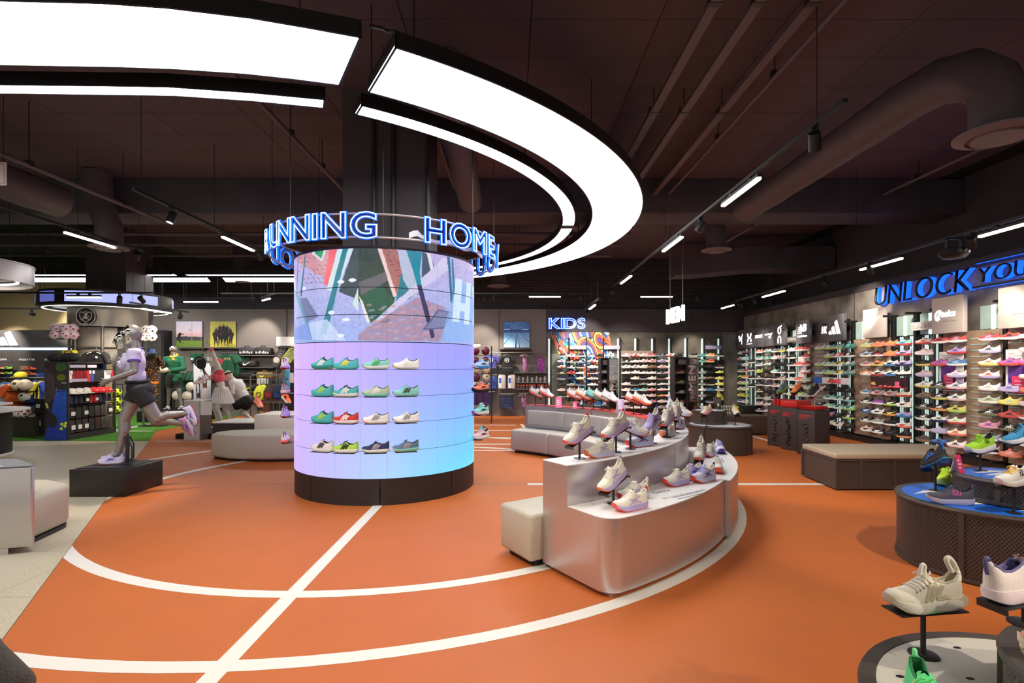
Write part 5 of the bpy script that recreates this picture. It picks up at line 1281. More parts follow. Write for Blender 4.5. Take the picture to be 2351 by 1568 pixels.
for s in (-1,1):
 w_ = .041 * s
 pr = [(-.152,.018),(-.150,.044),(-.136,.052),(-.108,.046),(-.074,.044),(-.054,.064),(-.014,.060),(-.020,.046),(-.042,.044),(-.060,.012),(-.11,.008)]
 pts = [(x,w_ * (.9 if x > -.12 else .6),z) for x,z in pr] + [(x,(w_ * 1.0 + s * .0015) * (1 if x > -.12 else .72),z) for x,z in pr]; n = len(pr)
 hc.add(pts,[tuple(range(n)),tuple(range(2 * n - 1,n - 1,-1))] + [(i,n + i,n + (i + 1) % n,(i + 1) % n) for i in range(n)])
obj('heel_frame',hc,M_SOLE,hero,color=C(214,200,172))
gp = MB()
for s in (-1,1):
 pr = [(-.03,.004),(.05,.004),(.066,.022),(.02,.012)]; pts = [(x,.047 * s,z) for x,z in pr] + [(x,.051 * s,z) for x,z in pr]; n = 4
 gp.add(pts,[(0,1,2,3),(7,6,5,4)] + [(i,n + i,n + (i + 1) % n,(i + 1) % n) for i in range(n)])
obj('sole_patch',gp,M_SOLE,hero,color=C(140,226,130))
ew = MB()
for i,u in enumerate((.5,.55,.6,.65,.7)):
 for s in (-1,1):
  p = surf(VAR['max'],u,s * .42,.002); ew.ball(p,.003,6,4)
obj('eyelets',ew,M_OBJ,hero,color=C(150,142,124))
x,y,_ = G(2113,1562,.5)
gs = shoe('bright green shoe with open heel cut by the lower photo edge',(1.235,1.56,.501),math.radians(250),C(96,230,140),C(150,236,160),C(206,240,120),'bars','run',parts=ALLP,la=C(120,240,150),ln=C(30,130,70),ou=C(70,200,110),tab=C(140,250,160),fine=True)
gs.location = (1.165,1.495,.501); gs.rotation_euler = (0,0,math.radians(243))
tshoe('pale pink and lilac shoe with chunky heel on a stand, right photo edge','shoe stand at the right photo edge above the wooden drum',2352,1432,.68,1372,12,-.05,up=C(232,220,214),so=C(236,216,220),lg=None,logo=None,vn='max',parts=ALLP,la=C(236,214,214),ln=C(110,104,150),ou=C(232,226,240),tab=C(96,92,140),tongue=pc('p'),fine=True)
x,y,_ = G(2338,1502,.68); shoe('tan and maroon shoe with cream sole on the wooden drum',(x + .13,y - .07,.681),math.radians(150),C(206,150,120),C(236,226,206),C(84,30,34),'wave','run',parts=ALLP,ln=C(84,30,34),la=C(84,30,34),tab=C(84,30,34),fine=True)
HK = text_on_side('HOKA','max',.30,.50,.22,.42)
tshoe('lime green cushioned shoe with white sole on a stand above the blue drum','shoe stand on the upper blue drum',2250,1080,.68,1037,197,.12,up=C(164,222,50),so=pc('w'),lg=C(60,30,40),vn='max',parts=ALLP,la=C(120,170,40),ln=C(24,24,24),ou=pc('w'),tab=C(30,40,24),fine=True,logo_me=HK)
tshoe('white shoe with yellow laces and black side letters on a stand at right','shoe stand on the blue top near the right photo edge',2327,1178,.5,1114,192,.06,up=C(226,226,220),so=pc('w'),lg=pc('k'),vn='max',parts=ALLP,la=C(240,190,40),ln=C(226,224,216),ou=pc('w'),tab=C(206,226,60),fine=True,logo_me=HK)
tshoe('blue and white shoe with black laces at right edge, toe pointing down','shoe stand at the right edge behind the white shoe',2358,1085,.68,1010,160,.42,up=C(60,150,200),so=pc('w'),lg=pc('k'),logo='wing',vn='max',parts=ALLP,la=pc('k'),ln=pc('k'),fine=True)
x,y,_ = G(2180,1156,.5); shoe('dark grey shoe with pink side letters and lime stripe on the blue top',(x,y,.501),math.radians(164),C(78,78,92),C(190,184,206),C(240,110,190),'wing','max',parts=ALLP,la=C(60,60,74),ln=C(40,38,46),ou=C(190,184,206),tab=C(70,66,90),fine=True,logo_me=HK)
x,y,_ = G(2167,1112,.5); shoe('neon yellow shoe half hidden behind the dark stand on the blue top',(x,y,.501),math.radians(220),C(206,236,70),C(226,240,120),None,None,'max',parts=FULL)
BS = dict(tray_m=mat('navy_tray',C(22,44,100),.4))
tshoe('black and blue shoe seen from behind on a navy tray','shoe stand with navy tray on the blue top',2147,1126,.5,1068,84,.45,stand_kw=BS,up=C(30,30,34),so=C(40,40,44),lg=C(20,110,220),logo='wing',vn='run',parts=ALLP,tab=C(24,110,220),ln=C(24,24,28),ou=C(70,180,220),fine=True)
x,y,_ = G(2208,1086,.68); card('red sale card standing on the upper blue drum',x,y,.68,.25,.14,.055,(230,60,110))
# mid distance table
tshoe('pink and cream shoe with black sole on the mid table stand','pale stand on the mid table, left',1622,979,.48,950,215,.3,up=C(226,214,190),so=C(240,150,196),lg=None,logo=None,vn='max',parts=FULL,ou=pc('k'))
tshoe('cream shoe with black underside standing toe up on the mid table','pale stand on the mid table, rear',1612,968,.48,947,-150,-.5,up=pc('c'),so=pc('c'),lg=None,logo=None,vn='max',parts=FULL,ou=pc('k'))
tshoe('yellow and white shoe facing the viewer on the mid table stand','dark stand on the mid table, right',1688,976,.48,950,262,.25,up=C(226,214,180),so=pc('w'),lg=None,logo=None,vn='max',parts=FULL,la=C(236,206,40),tongue=C(236,206,40),ou=pc('k'))
tshoe('yellow lined shoe behind a small sign on the mid table drum','stand on the mid table drum',1652,940,.72,920,262,.3,up=C(206,190,60),so=pc('k'),lg=None,logo=None,vn='max',parts=FULL)
t = thing('sign_holder','small grey sign plate on the mid table drum','sign',(G(1641,941,.72)[0],9.5,.721))
obj('rod',MB().cyl(0,0,0,.12,.006,8),M_GREYM,t); obj('plate',MB().box(-.07,.07,-.005,.0,.12,.24),M_GREYM,t)

# long hexagonal perforated bench
hb = thing('perforated_bench','low angular bench with perforated sides and beige cushion','bench',(4.7,6.8,0))
hp = [(3.92 - 4.7,6.44 - 6.8),(5.38 - 4.7,6.44 - 6.8),(5.78 - 4.7,6.9 - 6.8),(5.66 - 4.7,7.3 - 6.8),(3.98 - 4.7,7.3 - 6.8)]
ins_ = lambda d: [(x * (1 - d),y * (1 - 2 * d)) for x,y in hp]
obj('perforated_body',MB().prism(ins_(.012),.03,.365),perf('perforated_flat',None),hb,smooth=20)
obj('seat_cushion',MB().prism(hp,.375,.445),mat('taupe_vinyl',C(176,160,136),.5,noise=.05,nscale=30,bump=.1,bscale=200),hb,bev=.018)
for x0,x1,y0,y1 in ((3.915,3.945,6.435,6.465),(4.22,4.25,6.437,6.455),(4.63,4.66,6.437,6.455),(5.04,5.07,6.437,6.455),(5.35,5.385,6.437,6.46),(3.97,4.0,7.27,7.3)):
 obj('frame_post',MB().box(x0 - 4.7,x1 - 4.7,y0 - 6.8,y1 - 6.8,.02,.374),M_PERF,hb)
obj('frame_rail',MB().prism(hp,.355,.3745),M_PERF,hb); obj('frame_rail',MB().prism(ins_(.008),.018,.032),M_PERF,hb)
for x,y in ((3.97,6.49),(4.65,6.49),(5.33,6.49),(4.05,7.2)): obj('foot',MB().cyl(x - 4.7,y - 6.8,0,.02,.02,10),M_GREYM,hb)
# brown upholstered low benches far back
for px,py,w,lab in ((1655,935,1.6,'long brown bench behind the mid distance table'),):
 t = thing('brown_bench',lab,'bench',(4.9,11.9,0)); obj('bench_body',MB().box(-1.15,.75,-.25,.25,.03,.42),mat('brown_vinyl',C(92,74,62),.5),t,bev=.02)
 obj('foot',MB().box(-1.0,.6,-.18,.18,0,.03),M_BLACK,t)
# three dark pedestals
M_PED = mat('dark_granite',C(62,50,48),.6,noise=.3,nscale=90,bump=.2,bscale=200); M_REDP = mat('red_paint',C(206,40,36),.45)
pz = .765
for i,(x,y,nm) in enumerate(((5.14,10.12,'far'),(5.14,9.62,'middle'),(5.15,9.08,'near'))):
 t = thing('pedestal','dark stone effect pedestal, the %s one of three' % nm,'pedestal',(x,y,0),(0,0,math.radians(22)))
 obj('body',MB().box(-.18,.18,-.17,.17,.0,pz),M_PED,t,bev=.004)
 print_lines(t,(-.181,.13,pz - .10),(0,-1,0),(0,0,1),[(0,.26),(0,.17),(0,.14)],.013,M_REDP)
 obj('vertical_script',MB().tube(crv([(-.184,.035 * math.sin(k * 1.9 + i) + .02 * math.sin(k * .7),pz - .2 - k * .021 + .012 * math.sin(k * 2.3 + i)) for k in range(24)],3),.011,6),M_BLACK,t)
 T = Matrix.Translation((x,y,0)) @ Matrix.Rotation(math.radians(22),4,'Z')
 if i == 0:
  for a in range(4):
   for b in range(3):
    p = T @ Vector((-.14 + a * .075,-.12 + b * .075,pz)); o = tag(obj('red_tumbler',MB().lathe([(.001,0),(.03,0),(.034,.12),(.03,.12),(.027,.01),(.001,.01)],14),M_REDP,loc=p),'red tumbler on the far pedestal, row %s from the front, place %s from the left' % ('one two three'.split()[b],'one two three four'.split()[a]),'cup','red tumblers on the far pedestal')
 elif i == 1: tag(obj('red_cushion',MB().box(-.19,.19,-.17,.17,0,.13),M_REDP,loc=T @ Vector((0,0,pz + .001)),rot=(0,0,math.radians(22)),bev=.025),'smooth red foam block on the middle pedestal','foam block')
 else:
  g = MB()
  for a in range(7):
   for b in range(6):
    for c in range(2): g.tube([(-.15 + a * .048 + .02 * math.cos(k * PI / 4),-.13 + b * .05 + .02 * math.sin(k * PI / 4),.016 + c * .03 + .012 * math.cos(k * PI / 2 + a)) for k in range(8)],.008,5,closed=True)
  o = obj('red_lattice',g,M_REDP,loc=T @ Vector((0,0,pz + .006)),rot=(0,0,math.radians(22))); tag(o,'red woven lattice pad on the near pedestal','lattice pad')
for px,ty,i,up,so,lab in ((1797,897,0,C(110,140,130),C(140,200,60),'grey green shoe with lime sole'),(1829,899,1,C(250,150,90),C(60,40,40),'orange shoe with dark lining'),(1863,905,2,C(32,34,34),pc('w'),'black shoe on white and lime sole')):
 x,y = ((5.14,10.12),(5.14,9.62),(5.15,9.08))[i]; zt = (pz + .125,pz + .135,pz + .07)[i]; y2 = y + .0; h = 1.5 + (842 - ty) / 1220 * y - zt
 shoe_on_stand('pale stand with red tray on the %s pedestal' % ('far','middle','near')[i],lab + ' tipped on a red tray above the %s pedestal' % ('far','middle','near')[i],x + .02,y,zt,max(.1,h),math.radians(205),.5,'stands on the dark pedestals',stand_kw=dict(m=mat('pale_steel',C(196,190,186),.3,.6),tray_m=mat('maroon_tray',C(110,36,44),.45)),up=up,so=so,lg=None,logo=None,vn='max',parts=ALLP,tab=up,ou=so)
# ---------------------------------------------------------------- rear wall: kids, women, trail shoes
def bx(px): return (px - 1175) / 1220 * BY
YS = BY - .20
# mural
cm = Canvas(170,150,(44,120,196))
pal = [(238,104,72),(30,150,214),(84,60,150),(240,228,220),(110,200,220),(222,80,60),(30,96,180),(240,130,90),(214,190,90),(150,210,226)]
cs = [(rng.random() * 1.1 - .05,rng.random() * 1.1 - .05,.06 + rng.random() * .17,rng.integers(0,10),.022 + rng.random() * .03) for _ in range(64)]
asp = 150 / 170
for (x,y,r,c0,wd) in cs:
 d = np.hypot(cm.X - x,(cm.Y - y) * asp); m = d < r; k = (d / wd).astype(int)
 for j in range(int(r / wd) + 1): cm.put(m & (k == j),pal[(c0 + j * 3) % 10])
 edge = np.abs(d / wd - np.round(d / wd)) * wd < .0035; cm.put(m & edge & (d > .01),(20,22,40)); cm.put(np.abs(d - r) < .005,(20,22,40))
for (x,y,r,c0,wd) in cs[::3]:
 cm.line(x,y,x + r * 1.6,y + r * 1.2,wd * 1.6,(20,22,40)); cm.line(x,y,x + r * 1.6,y + r * 1.2,wd * 1.2,pal[c0])
def skew_print(name,cvs,tl,tr,br,bl,y):
 u = np.linspace(0,1,cvs.w)[None,:,None]; v = np.linspace(0,1,cvs.h)[:,None,None]; A = lambda p: np.array((p[0],y,p[1]))[None,None]
 return grid_mesh(name,(A(tl) * (1 - u) + A(tr) * u) * (1 - v) + (A(bl) * (1 - u) + A(br) * u) * v,cvs.a)
mu = thing('mural','colourful doodle mural of loops and swirls behind the kids shoes','mural',(0,0,0))
obj('mural_print',skew_print('mural_print',cm,(bx(1263),2.56),(bx(1398),2.56),(bx(1424),.2),(bx(1330),.2),BY - .006),M_PRINT,mu)
# slat wall with horizontal grooves, uprights with light strips
M_SLATG = mat('pale_slatwall',C(126,132,124),.6)
sl = thing('slat_wall','grooved pale slat wall with shoe ledges on the rear wall','slat wall',(0,0,0))
g = MB()
for k in range(34): g.box(bx(1262),bx(1423),BY - .004,BY - .001,.2 + k * .05,.246 + k * .05) if k % 1 == 0 else None
tag(obj('slats',g,M_SLATG,sl),kind='stuff')
g = MB()
for k in range(34): g.box(bx(1502),bx(1654),BY - .010,BY - .001,.2 + k * .05,.246 + k * .05)
tag(obj('slats',g,M_SLATG,sl),kind='stuff')
obj('shoe_panel',MB().box(bx(1424.5),bx(1499),BY - .05,BY - .001,.2,1.99),M_SLAT,sl)
for i,(px,led_) in enumerate(((1264,1),(1306,0),(1345,0),(1384,0),(1422,1),(1461.5,2),(1500,1),(1539,1),(1576,1),(1614.6,1),(1652,1))):
 t = thing('wall_upright','black upright on the rear wall, %s from the left' % ('first second third fourth fifth sixth seventh eighth ninth tenth eleventh'.split()[i]),'upright post',(bx(px),BY,0))
 obj('post',MB().box(-.022,.022,-.075,-.052,.2 if led_ != 2 else 2.0,2.38).box(-.012,.012,-.2,-.05,2.36,2.385),M_BLACK,t)
 if led_: obj('led_strip',MB().box(-.075,-.03,-.022,-.011,.3 if led_ == 1 else 2.0,2.36),M_MINT,t)
for word,px0,px1,c_,cl in (('JUNIOR',1307,1344,(150,140,150),'junior'),('INFANT',1385,1421,(170,160,178),'infant'),('TRAIL',1616,1652,(140,136,180),'trail')):
 t = thing('category_strip','pale strip lettered %s on the rear shoe wall' % word,'shop sign',(bx(px0),BY - .12,2.03)); w_ = bx(px1) - bx(px0)
 obj('strip',MB().box(0,w_,0,.012,0,.115),mat('strip_' + cl,C(*c_),.5),t); lettering(word,mat('strip_text',C(228,224,232),.5),t,(.08,-.001,.03),(1,0,0),.06,width=w_ - .16,depth=.03)
 obj('bracket',MB().box(.02,.04,.012,.115,.04,.06).box(w_ - .04,w_ - .02,.012,.115,.04,.06),M_BLACK,t)
zb_ = lambda r: 1.80 - .1745 * r
led2 = MB().box(-.11,.11,-.05,.14,-.005,0).mesh('ledge')
BW = [('kids wall',1,'first',1286.5,'swoosh','kwk wlU wrr kLw nwL kkk ppp kwk'),('kids wall',1,'second',1308.4,'bars','gwk kww kww rrk nnk gwr ppp www'),('kids wall',1,'third',1329,'bars','kwk kww kwk pwp wyk nww cyc www'),
      ('kids wall',1,'fourth',1355,'swoosh','kww wrk www kwr gww www kkw www'),('kids wall',1,'fifth',1372.7,'swoosh','kkk wgw www gww www gww www www'),('kids wall',0,'sixth',1397,'bars','wwk'),
      ('panel',1,'first',1433,'bars','Pww kww cwg www kkk wpr wwr kwk wqw ppp'),('panel',1,'second',1453.8,'bars','prr www cwe wBk cww kww bww www kkk cwk'),('panel',1,'third',1472.7,'swoosh','ppp ppp cww www kwp gkw mwr wkk ppp wwk'),('panel',1,'fourth',1492,'swoosh','rww ppr eee www wwp www prw ppp PPP kkk'),
      ('womens columns',1,'left',1514,'bars','nlw llw ppp gwk kPk wkk wrr oko ppp ggr'),('womens columns',1,'right',1533,'bars','wrr ppp ppp PPP ppp TTp pkr plP mwk krr'),('single black place',0,'',1552,'wave','kkk'),
      ('trail columns',1,'first',1585,'wave','kck'),('trail columns',1,'second',1607,'wave','tAt tmt kkk ggg ggg Owk ccw gwk kkk'),('trail columns',1,'third',1623.8,'wave','oco ryr kkk kkk eke kwk bbS kkk nww kkk'),('trail columns',1,'rightmost',1645,'wave','kwk - kwe yky yyk yyO gcg ked kkr')]
SV,SF,SCOL = [],[],[]
nb = 0
for nm,many,cpos,px,lk,spec in BW:
 for r,s in enumerate(spec.split()):
  if s == '-': continue
  u,so,lg = s; x = bx(px); z = zb_(r); yaw = math.radians(192 + random.uniform(-4,4)); sc_ = .92 if nm == 'kids wall' else 1.0
  obj('shoe_ledge',led2,M_DARK if nm != 'panel' else M_SLAT,sl,(x,YS,z))
  vn = 'flat' if (lk in ('bars','swoosh') and so in 'wk' and r % 2) else 'run'
  if r <= 2 or (r == 3 and nm != 'panel'):
   nb += 1
   lab = '%s, %s row of the rear %s' % (lab_shoe(u,so,lg),ORD[r],nm) + (', %s column' % cpos if cpos else '')
   shoe(lab,(x,YS,z + .001),yaw,cj(pc(u)),cj(pc('c' if u == so == 'w' else so)),pc(lg),lk,vn,parts=('upper','sole'),group='shoes on the rear wall',scale=sc_)
  else:
   M = Matrix.Translation((x,YS,z + .001)) @ Matrix.Rotation(yaw,4,'Z') @ Matrix.Scale(sc_,4)
   for part,col in (('upper',cj(pc(u))),('sole',cj(pc('c' if u == so == 'w' else so)))):
    me = SH[vn][part]; n0 = len(SV); SV += [tuple(M @ v.co) for v in me.vertices]; SF += [tuple(i + n0 for i in f.vertices) for f in me.polygons]; SCOL += [col] * len(me.vertices)
me = bpy.data.meshes.new('shoe_rows'); me.from_pydata(SV,[],SF); at = me.attributes.new('Col','FLOAT_COLOR','POINT'); at.data.foreach_set('color',np.array(SCOL,np.float32).ravel()); shade(me,180)
tag(obj('shoe_rows',me,M_PRINT),'lower rows of small shoes on the rear slat wall behind the counters','shoe','shoes on the rear wall','stuff')
t = thing('shoe_poster','black poster with shoe print among the trail shoes','poster',(bx(1645),BY - .1,1.2)); obj('poster_board',MB().box(-.2,.2,0,.01,0,.5),M_BLACK,t); obj('poster_print',MB().box(-.16,.16,-.001,.0,.2,.3),mat('ink_grey2',C(120,110,110),.6),t)
# dark gondolas with mirror ends lettered MEN
def gondola(label,px0,px1,px2,y,ztop,cols):
 x0,x1,x2 = ((p - 1175) / 1220 * y for p in (px0,px1,px2))
 t = thing('gondola',label,'shop gondola',(x0,y,0)); w_ = x1 - x0
 obj('frame',MB().box(0,.03,0,.4,0,ztop).box(w_ - .03,w_,0,.4,0,ztop).box(.03,w_ - .03,0,.4,ztop - .04,ztop).box(.03,w_ - .03,.37,.4,0,ztop - .04).box(.03,w_ - .03,.02,.37,0,.12),mat('gondola_dark',C(52,46,50),.5),t)
 for k in range(5): obj('shelf',MB().box(.03,w_ - .03,.04,.37,.22 + k * .27,.235 + k * .27),M_DARK,t)
 obj('header_card',MB().box(w_ * .3,w_ - .04,.03,.036,ztop - .2,ztop - .06),M_GREYM,t)
 obj('mirror_frame',MB().box(w_ + .002,x2 - x0,.02,.06,0,ztop - .02),M_BLACK,t); obj('mirror_glass',MB().box(w_ + .02,x2 - x0 - .015,.012,.0195,.06,ztop - .04),mat('mirror',C(170,170,170),.04,1.0),t)
 lettering('MEN',mat('pale_pink_letters',C(226,206,206),.5),t,(x2 - x0 - .05,.011,.85),(0,0,1),.2,width=.68,zdir=(-1,0,0),depth=.03)
 for k in range(5):
  for c in range(2):
   u = cols[(k * 2 + c) % len(cols)]
   shoe('%s shoe on the %s shelf of %s, %s' % (PAL[u][0],ORD[4 - k] if k else 'bottom',label.split(',')[0],('left','right')[c]),(x0 + w_ * (.3 + .4 * c),y + .2,.2355 + k * .27),math.radians(215),pc(u),pc('w'),None,None,'run',parts=('upper','sole'),group='shoes in the dark gondolas',scale=.8)
 return t
gondola('dark gondola left before the rear wall, mirror end lettered MEN',1378,1397,1420,14.6,1.75,'cTcTw')
gondola('dark gondola right before the rear wall, mirror end lettered MEN',1548,1579,1601,14.3,1.76,'rLrokw')
# shoes and drum on the floor display before the kids wall
rt,_ = round_table('low dark round table before the kids wall',(1349 - 1175) / 1220 * 13.6,13.6,.55,.5,M_DARK)
for i,(px,u,so,yw,lb) in enumerate(((1290,'L','L',200,'lime'),(1310,'e','e',20,'brown'),(1335,'w','w',260,'white'),(1372,'b','w',200,'blue and white'),(1388,'p','w',250,'pale pink'))):
 y = 13.5 + .08 * (i % 3 - 1); x = (px - 1175) / 1220 * y
 if abs(x - rt.location.x) > .45: continue
 shoe(lb + ' shoe on the low dark table before the kids wall',(x,y,.503),math.radians(yw),pc(u),pc(so),None,None,'max',parts=('upper','sole','laces'))
# ---------------------------------------------------------------- swimwear wall right of the screen
def picture(name,label,cvs,px0,py0,px1,py1,y,d=.05):
 x0,_,z1 = P(px0,py0,y); x1,_,z0 = P(px1,py1,y)
 t = thing(name,label,'picture',(x0,y,z0)); obj('canvas_body',MB().box(0,x1 - x0,.002,d,0,z1 - z0),M_BLACK,t)
 obj('print',print_mesh('print',cvs,(0,0,z1 - z0),(1,0,0),(0,0,1),x1 - x0,z1 - z0),M_PRINT,t); return t
cp_ = Canvas(90,90,(60,130,200)); cp_.vgrad(0,.3,(30,90,160),(40,100,180)); cp_.vgrad(.3,.42,(20,50,110),(40,80,150)); cp_.vgrad(.42,1,(90,150,210),(180,214,236))
for k in range(14): cp_.line(rng.random() * .3,.02 + k * .02,.6 + rng.random() * .4,.03 + k * .021,.008,(150,190,226),.5)
for x0,x1,w0,w1 in ((.5,.47,.01,.07),(.52,.62,.006,.03),(.42,-.1,.006,.03),(.36,-.5,.006,.02),(.6,1.2,.006,.03),(.66,1.6,.006,.02)): cp_.line(x0,.38,x1,1,w0,(24,50,130),1,w1)
for x in (.0,.72): cp_.poly([(x,.29),(x + .24,.29),(x + .24,.31),(x,.31)],(190,220,240))
cp_.noise(9,1)
picture('pool_picture','square photo print of a blue swimming pool with lane lines',cp_,1156,739,1215,798,BY - .06)
M_SHELFG = mat('shelf_grey',C(96,92,90),.5,.2)
def wall_shelf(label,px0,px1,py,d=.3,y=BY,th=.025,m=None,nm='wall_shelf'):
 x0 = (px0 - 1175) / 1220 * (y - d); x1 = (px1 - 1175) / 1220 * (y - d); z = 1.5 + (842 - py) / 1220 * (y - d)
 t = thing(nm,label,'shelf',((x0 + x1) / 2,y,z)); L = (x1 - x0) / 2
 obj('board',MB().box(-L,L,-d,-.002,-th,0),m or M_SHELFG,t); obj('bracket',MB().box(-L * .8,-L * .8 + .02,-d * .8,-.002,-th - .05,-th).box(L * .8 - .02,L * .8,-d * .8,-.002,-th - .05,-th),M_DARK,t); return t
wall_shelf('grey ledge under the pool picture',1147,1221,800)
wall_shelf('grey ledge above the bottles',1183,1257,855,.2); wall_shelf('grey ledge carrying the bottles',1186,1262,878,.2); wall_shelf('grey ledge carrying the small boxes',1186,1262,893,.2)
def rail_rod(label,px0,px1,py,y,d=.25,nm='clothes_rail'):
 x0,_,z = P(px0,py,y); x1 = P(px1,py,y)[0]; t = thing(nm,label,'clothes rail',(x0,y,z)); L = x1 - x0
 obj('rod',MB().tube([(0,0,0),(L,0,0)],.012,8),M_GREYM,t)
 g = MB()
 for k in (.06,.94): g.tube([(L * k,0,0),(L * k,d,0)],.01,6)
 obj('arm',g,M_GREYM,t); return t
rail_rod('clothes rail on the swimwear wall',1112,1258,809,BY - .25); rail_rod('lower clothes rail on the swimwear wall',1112,1140,860,BY - .25); rail_rod('lowest clothes rail on the swimwear wall',1146,1180,904,BY - .25)
rail_rod('short clothes rail above the navy knee shorts',1111,1136,899,BY - .25); rail_rod('short clothes rail above the low pink swimsuit',1190,1214,903,BY - .25)
def hanger(par,z,w=.18):
 obj('hanger',MB().tube([(-w,0,z - .07),(0,0,z),(w,0,z - .07),(-w,0,z - .07)],.006,5).tube([(0,0,z),(0,0,z + .03),(.02,0,z + .06),(0,0,z + .085),(-.025,0,z + .07)],.004,5),M_GREYM,par)
def cloth(outline,t=.05,wav=.012,n=10,seed=0,pleat=26):
 """garment: outline list of (z, halfwidth_left, halfwidth_right), top to bottom; rounded, gently folded body"""
 mb = MB(); m = 16; vs = []
 for i,(z,l,r) in enumerate(outline):
  c = (r - l) / 2; h = (l + r) / 2
  for k in range(m):
   a = 2 * PI * k / m; f = 1 + wav * 8 * math.sin(a * 5 + i * .6 + seed) * min(1,i / 3)
   vs.append((c + h * math.copysign(abs(math.cos(a)) ** .7,math.cos(a)),t * f * math.sin(a) * (.8 + .2 * math.sin(i + seed)),z))
 q_ = len(outline)
 mb.add(vs,[(i * m + k,i * m + (k + 1) % m,(i + 1) * m + (k + 1) % m,(i + 1) * m + k)[::-1] for i in range(q_ - 1) for k in range(m)] + [tuple(range(m)),tuple((q_ - 1) * m + k for k in range(m))[::-1]])
 return mb
def tee(name,label,cat,x,y,z,w,h,col,emblem=None,rot=0,sleeve=.16,group=None,collar=None,mt=None,hang=True,long_=False):
 """t-shirt hanging: z = shoulder height"""
 t = thing(name,label,cat,(x,y,z),(0,0,rot),group); a = w / 2
 b = cloth([(0.0,.3 * a,.3 * a),(-.02,.62 * a,.62 * a),(-.06,.95 * a,.95 * a),(-.16,a,a),(-.35 * h,.97 * a,.97 * a),(-.6 * h,.96 * a,.96 * a),(-.85 * h,a,a),(-h,1.02 * a,1.02 * a)],seed=x)
 obj('body',b,mt or M_OBJ,t,color=col,smooth=60)
 for s in (-1,1):
  L = .42 if long_ else sleeve
  obj('sleeve',MB().tube([(s * a * .70,0,-.04),(s * a * 1.0,0,-.09),(s * (a + L * .42),-.01,-.09 - L * .85),(s * (a + L * .5),-.01,-.09 - L)],[.06,.07,.06,.058],10),mt or M_OBJ,t,color=col,smooth=60)
 obj('collar',MB().tube([(.3 * a * math.cos(k * PI / 6),.045 * math.sin(k * PI / 6),.0 - .012 * math.sin(k * PI / 6 + PI)) for k in range(12)],.009,6,closed=True),M_OBJ,t,color=collar or col)
 if hang: hanger(t,.03,a * .8)
 if emblem:
  for r_ in emblem: r_(t,h)
 return t
def disc_emblem(col,r=.07,z=-.16): return lambda t,h: [obj('emblem',MB().lathe([(r * .72,0),(r,0),(r,.006),(r * .72,.006)],20,cap=False).xf(Matrix.Translation((0,-.056,z)) @ Matrix.Rotation(PI / 2,4,'X')),mat('emblem_print',C(226,224,224),.6),t),obj('emblem_core',MB().lathe([(.001,0),(r * .4,0),(r * .3,.006),(.001,.006)],5).xf(Matrix.Translation((0,-.056,z)) @ Matrix.Rotation(PI / 2,4,'X')),mat('emblem_print'),t)]
gy = BY - .25
def gpos(px,py): return P(px,py,gy)
x,y,z = gpos(1126.5,815); tee('tshirt','blue rash shirt with round white emblem on the swim wall','shirt',x,y,z,.34,.42,C(58,56,130),[disc_emblem(1)],group=None)
x,y,z = gpos(1163,815); tee('tshirt','black rash shirt with round white emblem on the swim wall','shirt',x,y,z,.34,.42,C(26,25,28),[disc_emblem(1)])
def shorts(label,px0,px1,py0,py1,col,mt=None,flare=.06,cat='shorts',yy=None):
 yy = yy or gy; x0,_,z1 = P(px0,py0,yy); x1,_,z0 = P(px1,py1,yy); w = (x1 - x0) / 2; h = z1 - z0
 t = thing('swim_shorts',label,cat,((x0 + x1) / 2,yy,z1)); obj('body',cloth([(0,w * .9,w * .9),(-.04,w * .92,w * .92),(-h * .4,w,w),(-h * .7,w * 1.02,w * 1.02),(-h,w * (1 + flare),w * (1 + flare))],.05,.03,seed=px0),mt or M_OBJ,t,color=col,smooth=60)
 obj('waistband',MB().box(-w * .9,w * .9,-.045,.045,-.005,.02),M_GREYM,t); return t
def dotmat(name,a,b_,sc_=90,thr=.35):
 m = mat(name,C(*a),.7); nt = m.node_tree; bs = nt.nodes['Principled BSDF']; tc = nt.nodes.new('ShaderNodeTexCoord'); v = nt.nodes.new('ShaderNodeTexNoise'); v.inputs['Scale'].default_value = sc_; v.inputs['Detail'].default_value = 2
 nt.links.new(tc.outputs['Object'],v.inputs['Vector']); cr = nt.nodes.new('ShaderNodeValToRGB'); cr.color_ramp.interpolation = 'CONSTANT'; cr.color_ramp.elements[0].color = C(*a); cr.color_ramp.elements[1].position = .5 + thr * .2; cr.color_ramp.elements[1].color = C(*b_)
 nt.links.new(v.outputs[0],cr.inputs[0]); nt.links.new(cr.outputs[0],bs.inputs['Base Color']); return m
DB = dotmat('blue_wave_print',(26,34,92),(60,120,210),40); DN = dotmat('navy_fleck_print',(26,30,66),(110,130,190),60,.6); DP = dotmat('pink_fleck_print',(80,50,110),(226,150,190),60,.1); DU = dotmat('purple_fleck_print',(110,40,140),(230,100,170),50,.3)
shorts('dark swim shorts with white motif under the blue rash shirt',1113,1140,845,858,C(24,22,34)); shorts('black swim shorts with white motif under the black rash shirt',1149,1177,845,860,C(18,18,20))
shorts('bright blue wave printed swim shorts row',1112,1141,864,893,C(40,60,150),DB,.08); shorts('navy flecked swim shorts hanging lowest',1147,1178,907,937,C(30,34,70),DN,.02); shorts('navy knee shorts with white and blue side stripe',1115,1131,901,930,C(30,30,66),None,-.2)
t = thing('stripe_panel','white to blue stripe panel on the navy knee shorts','stripe',(0,0,0)) if False else None
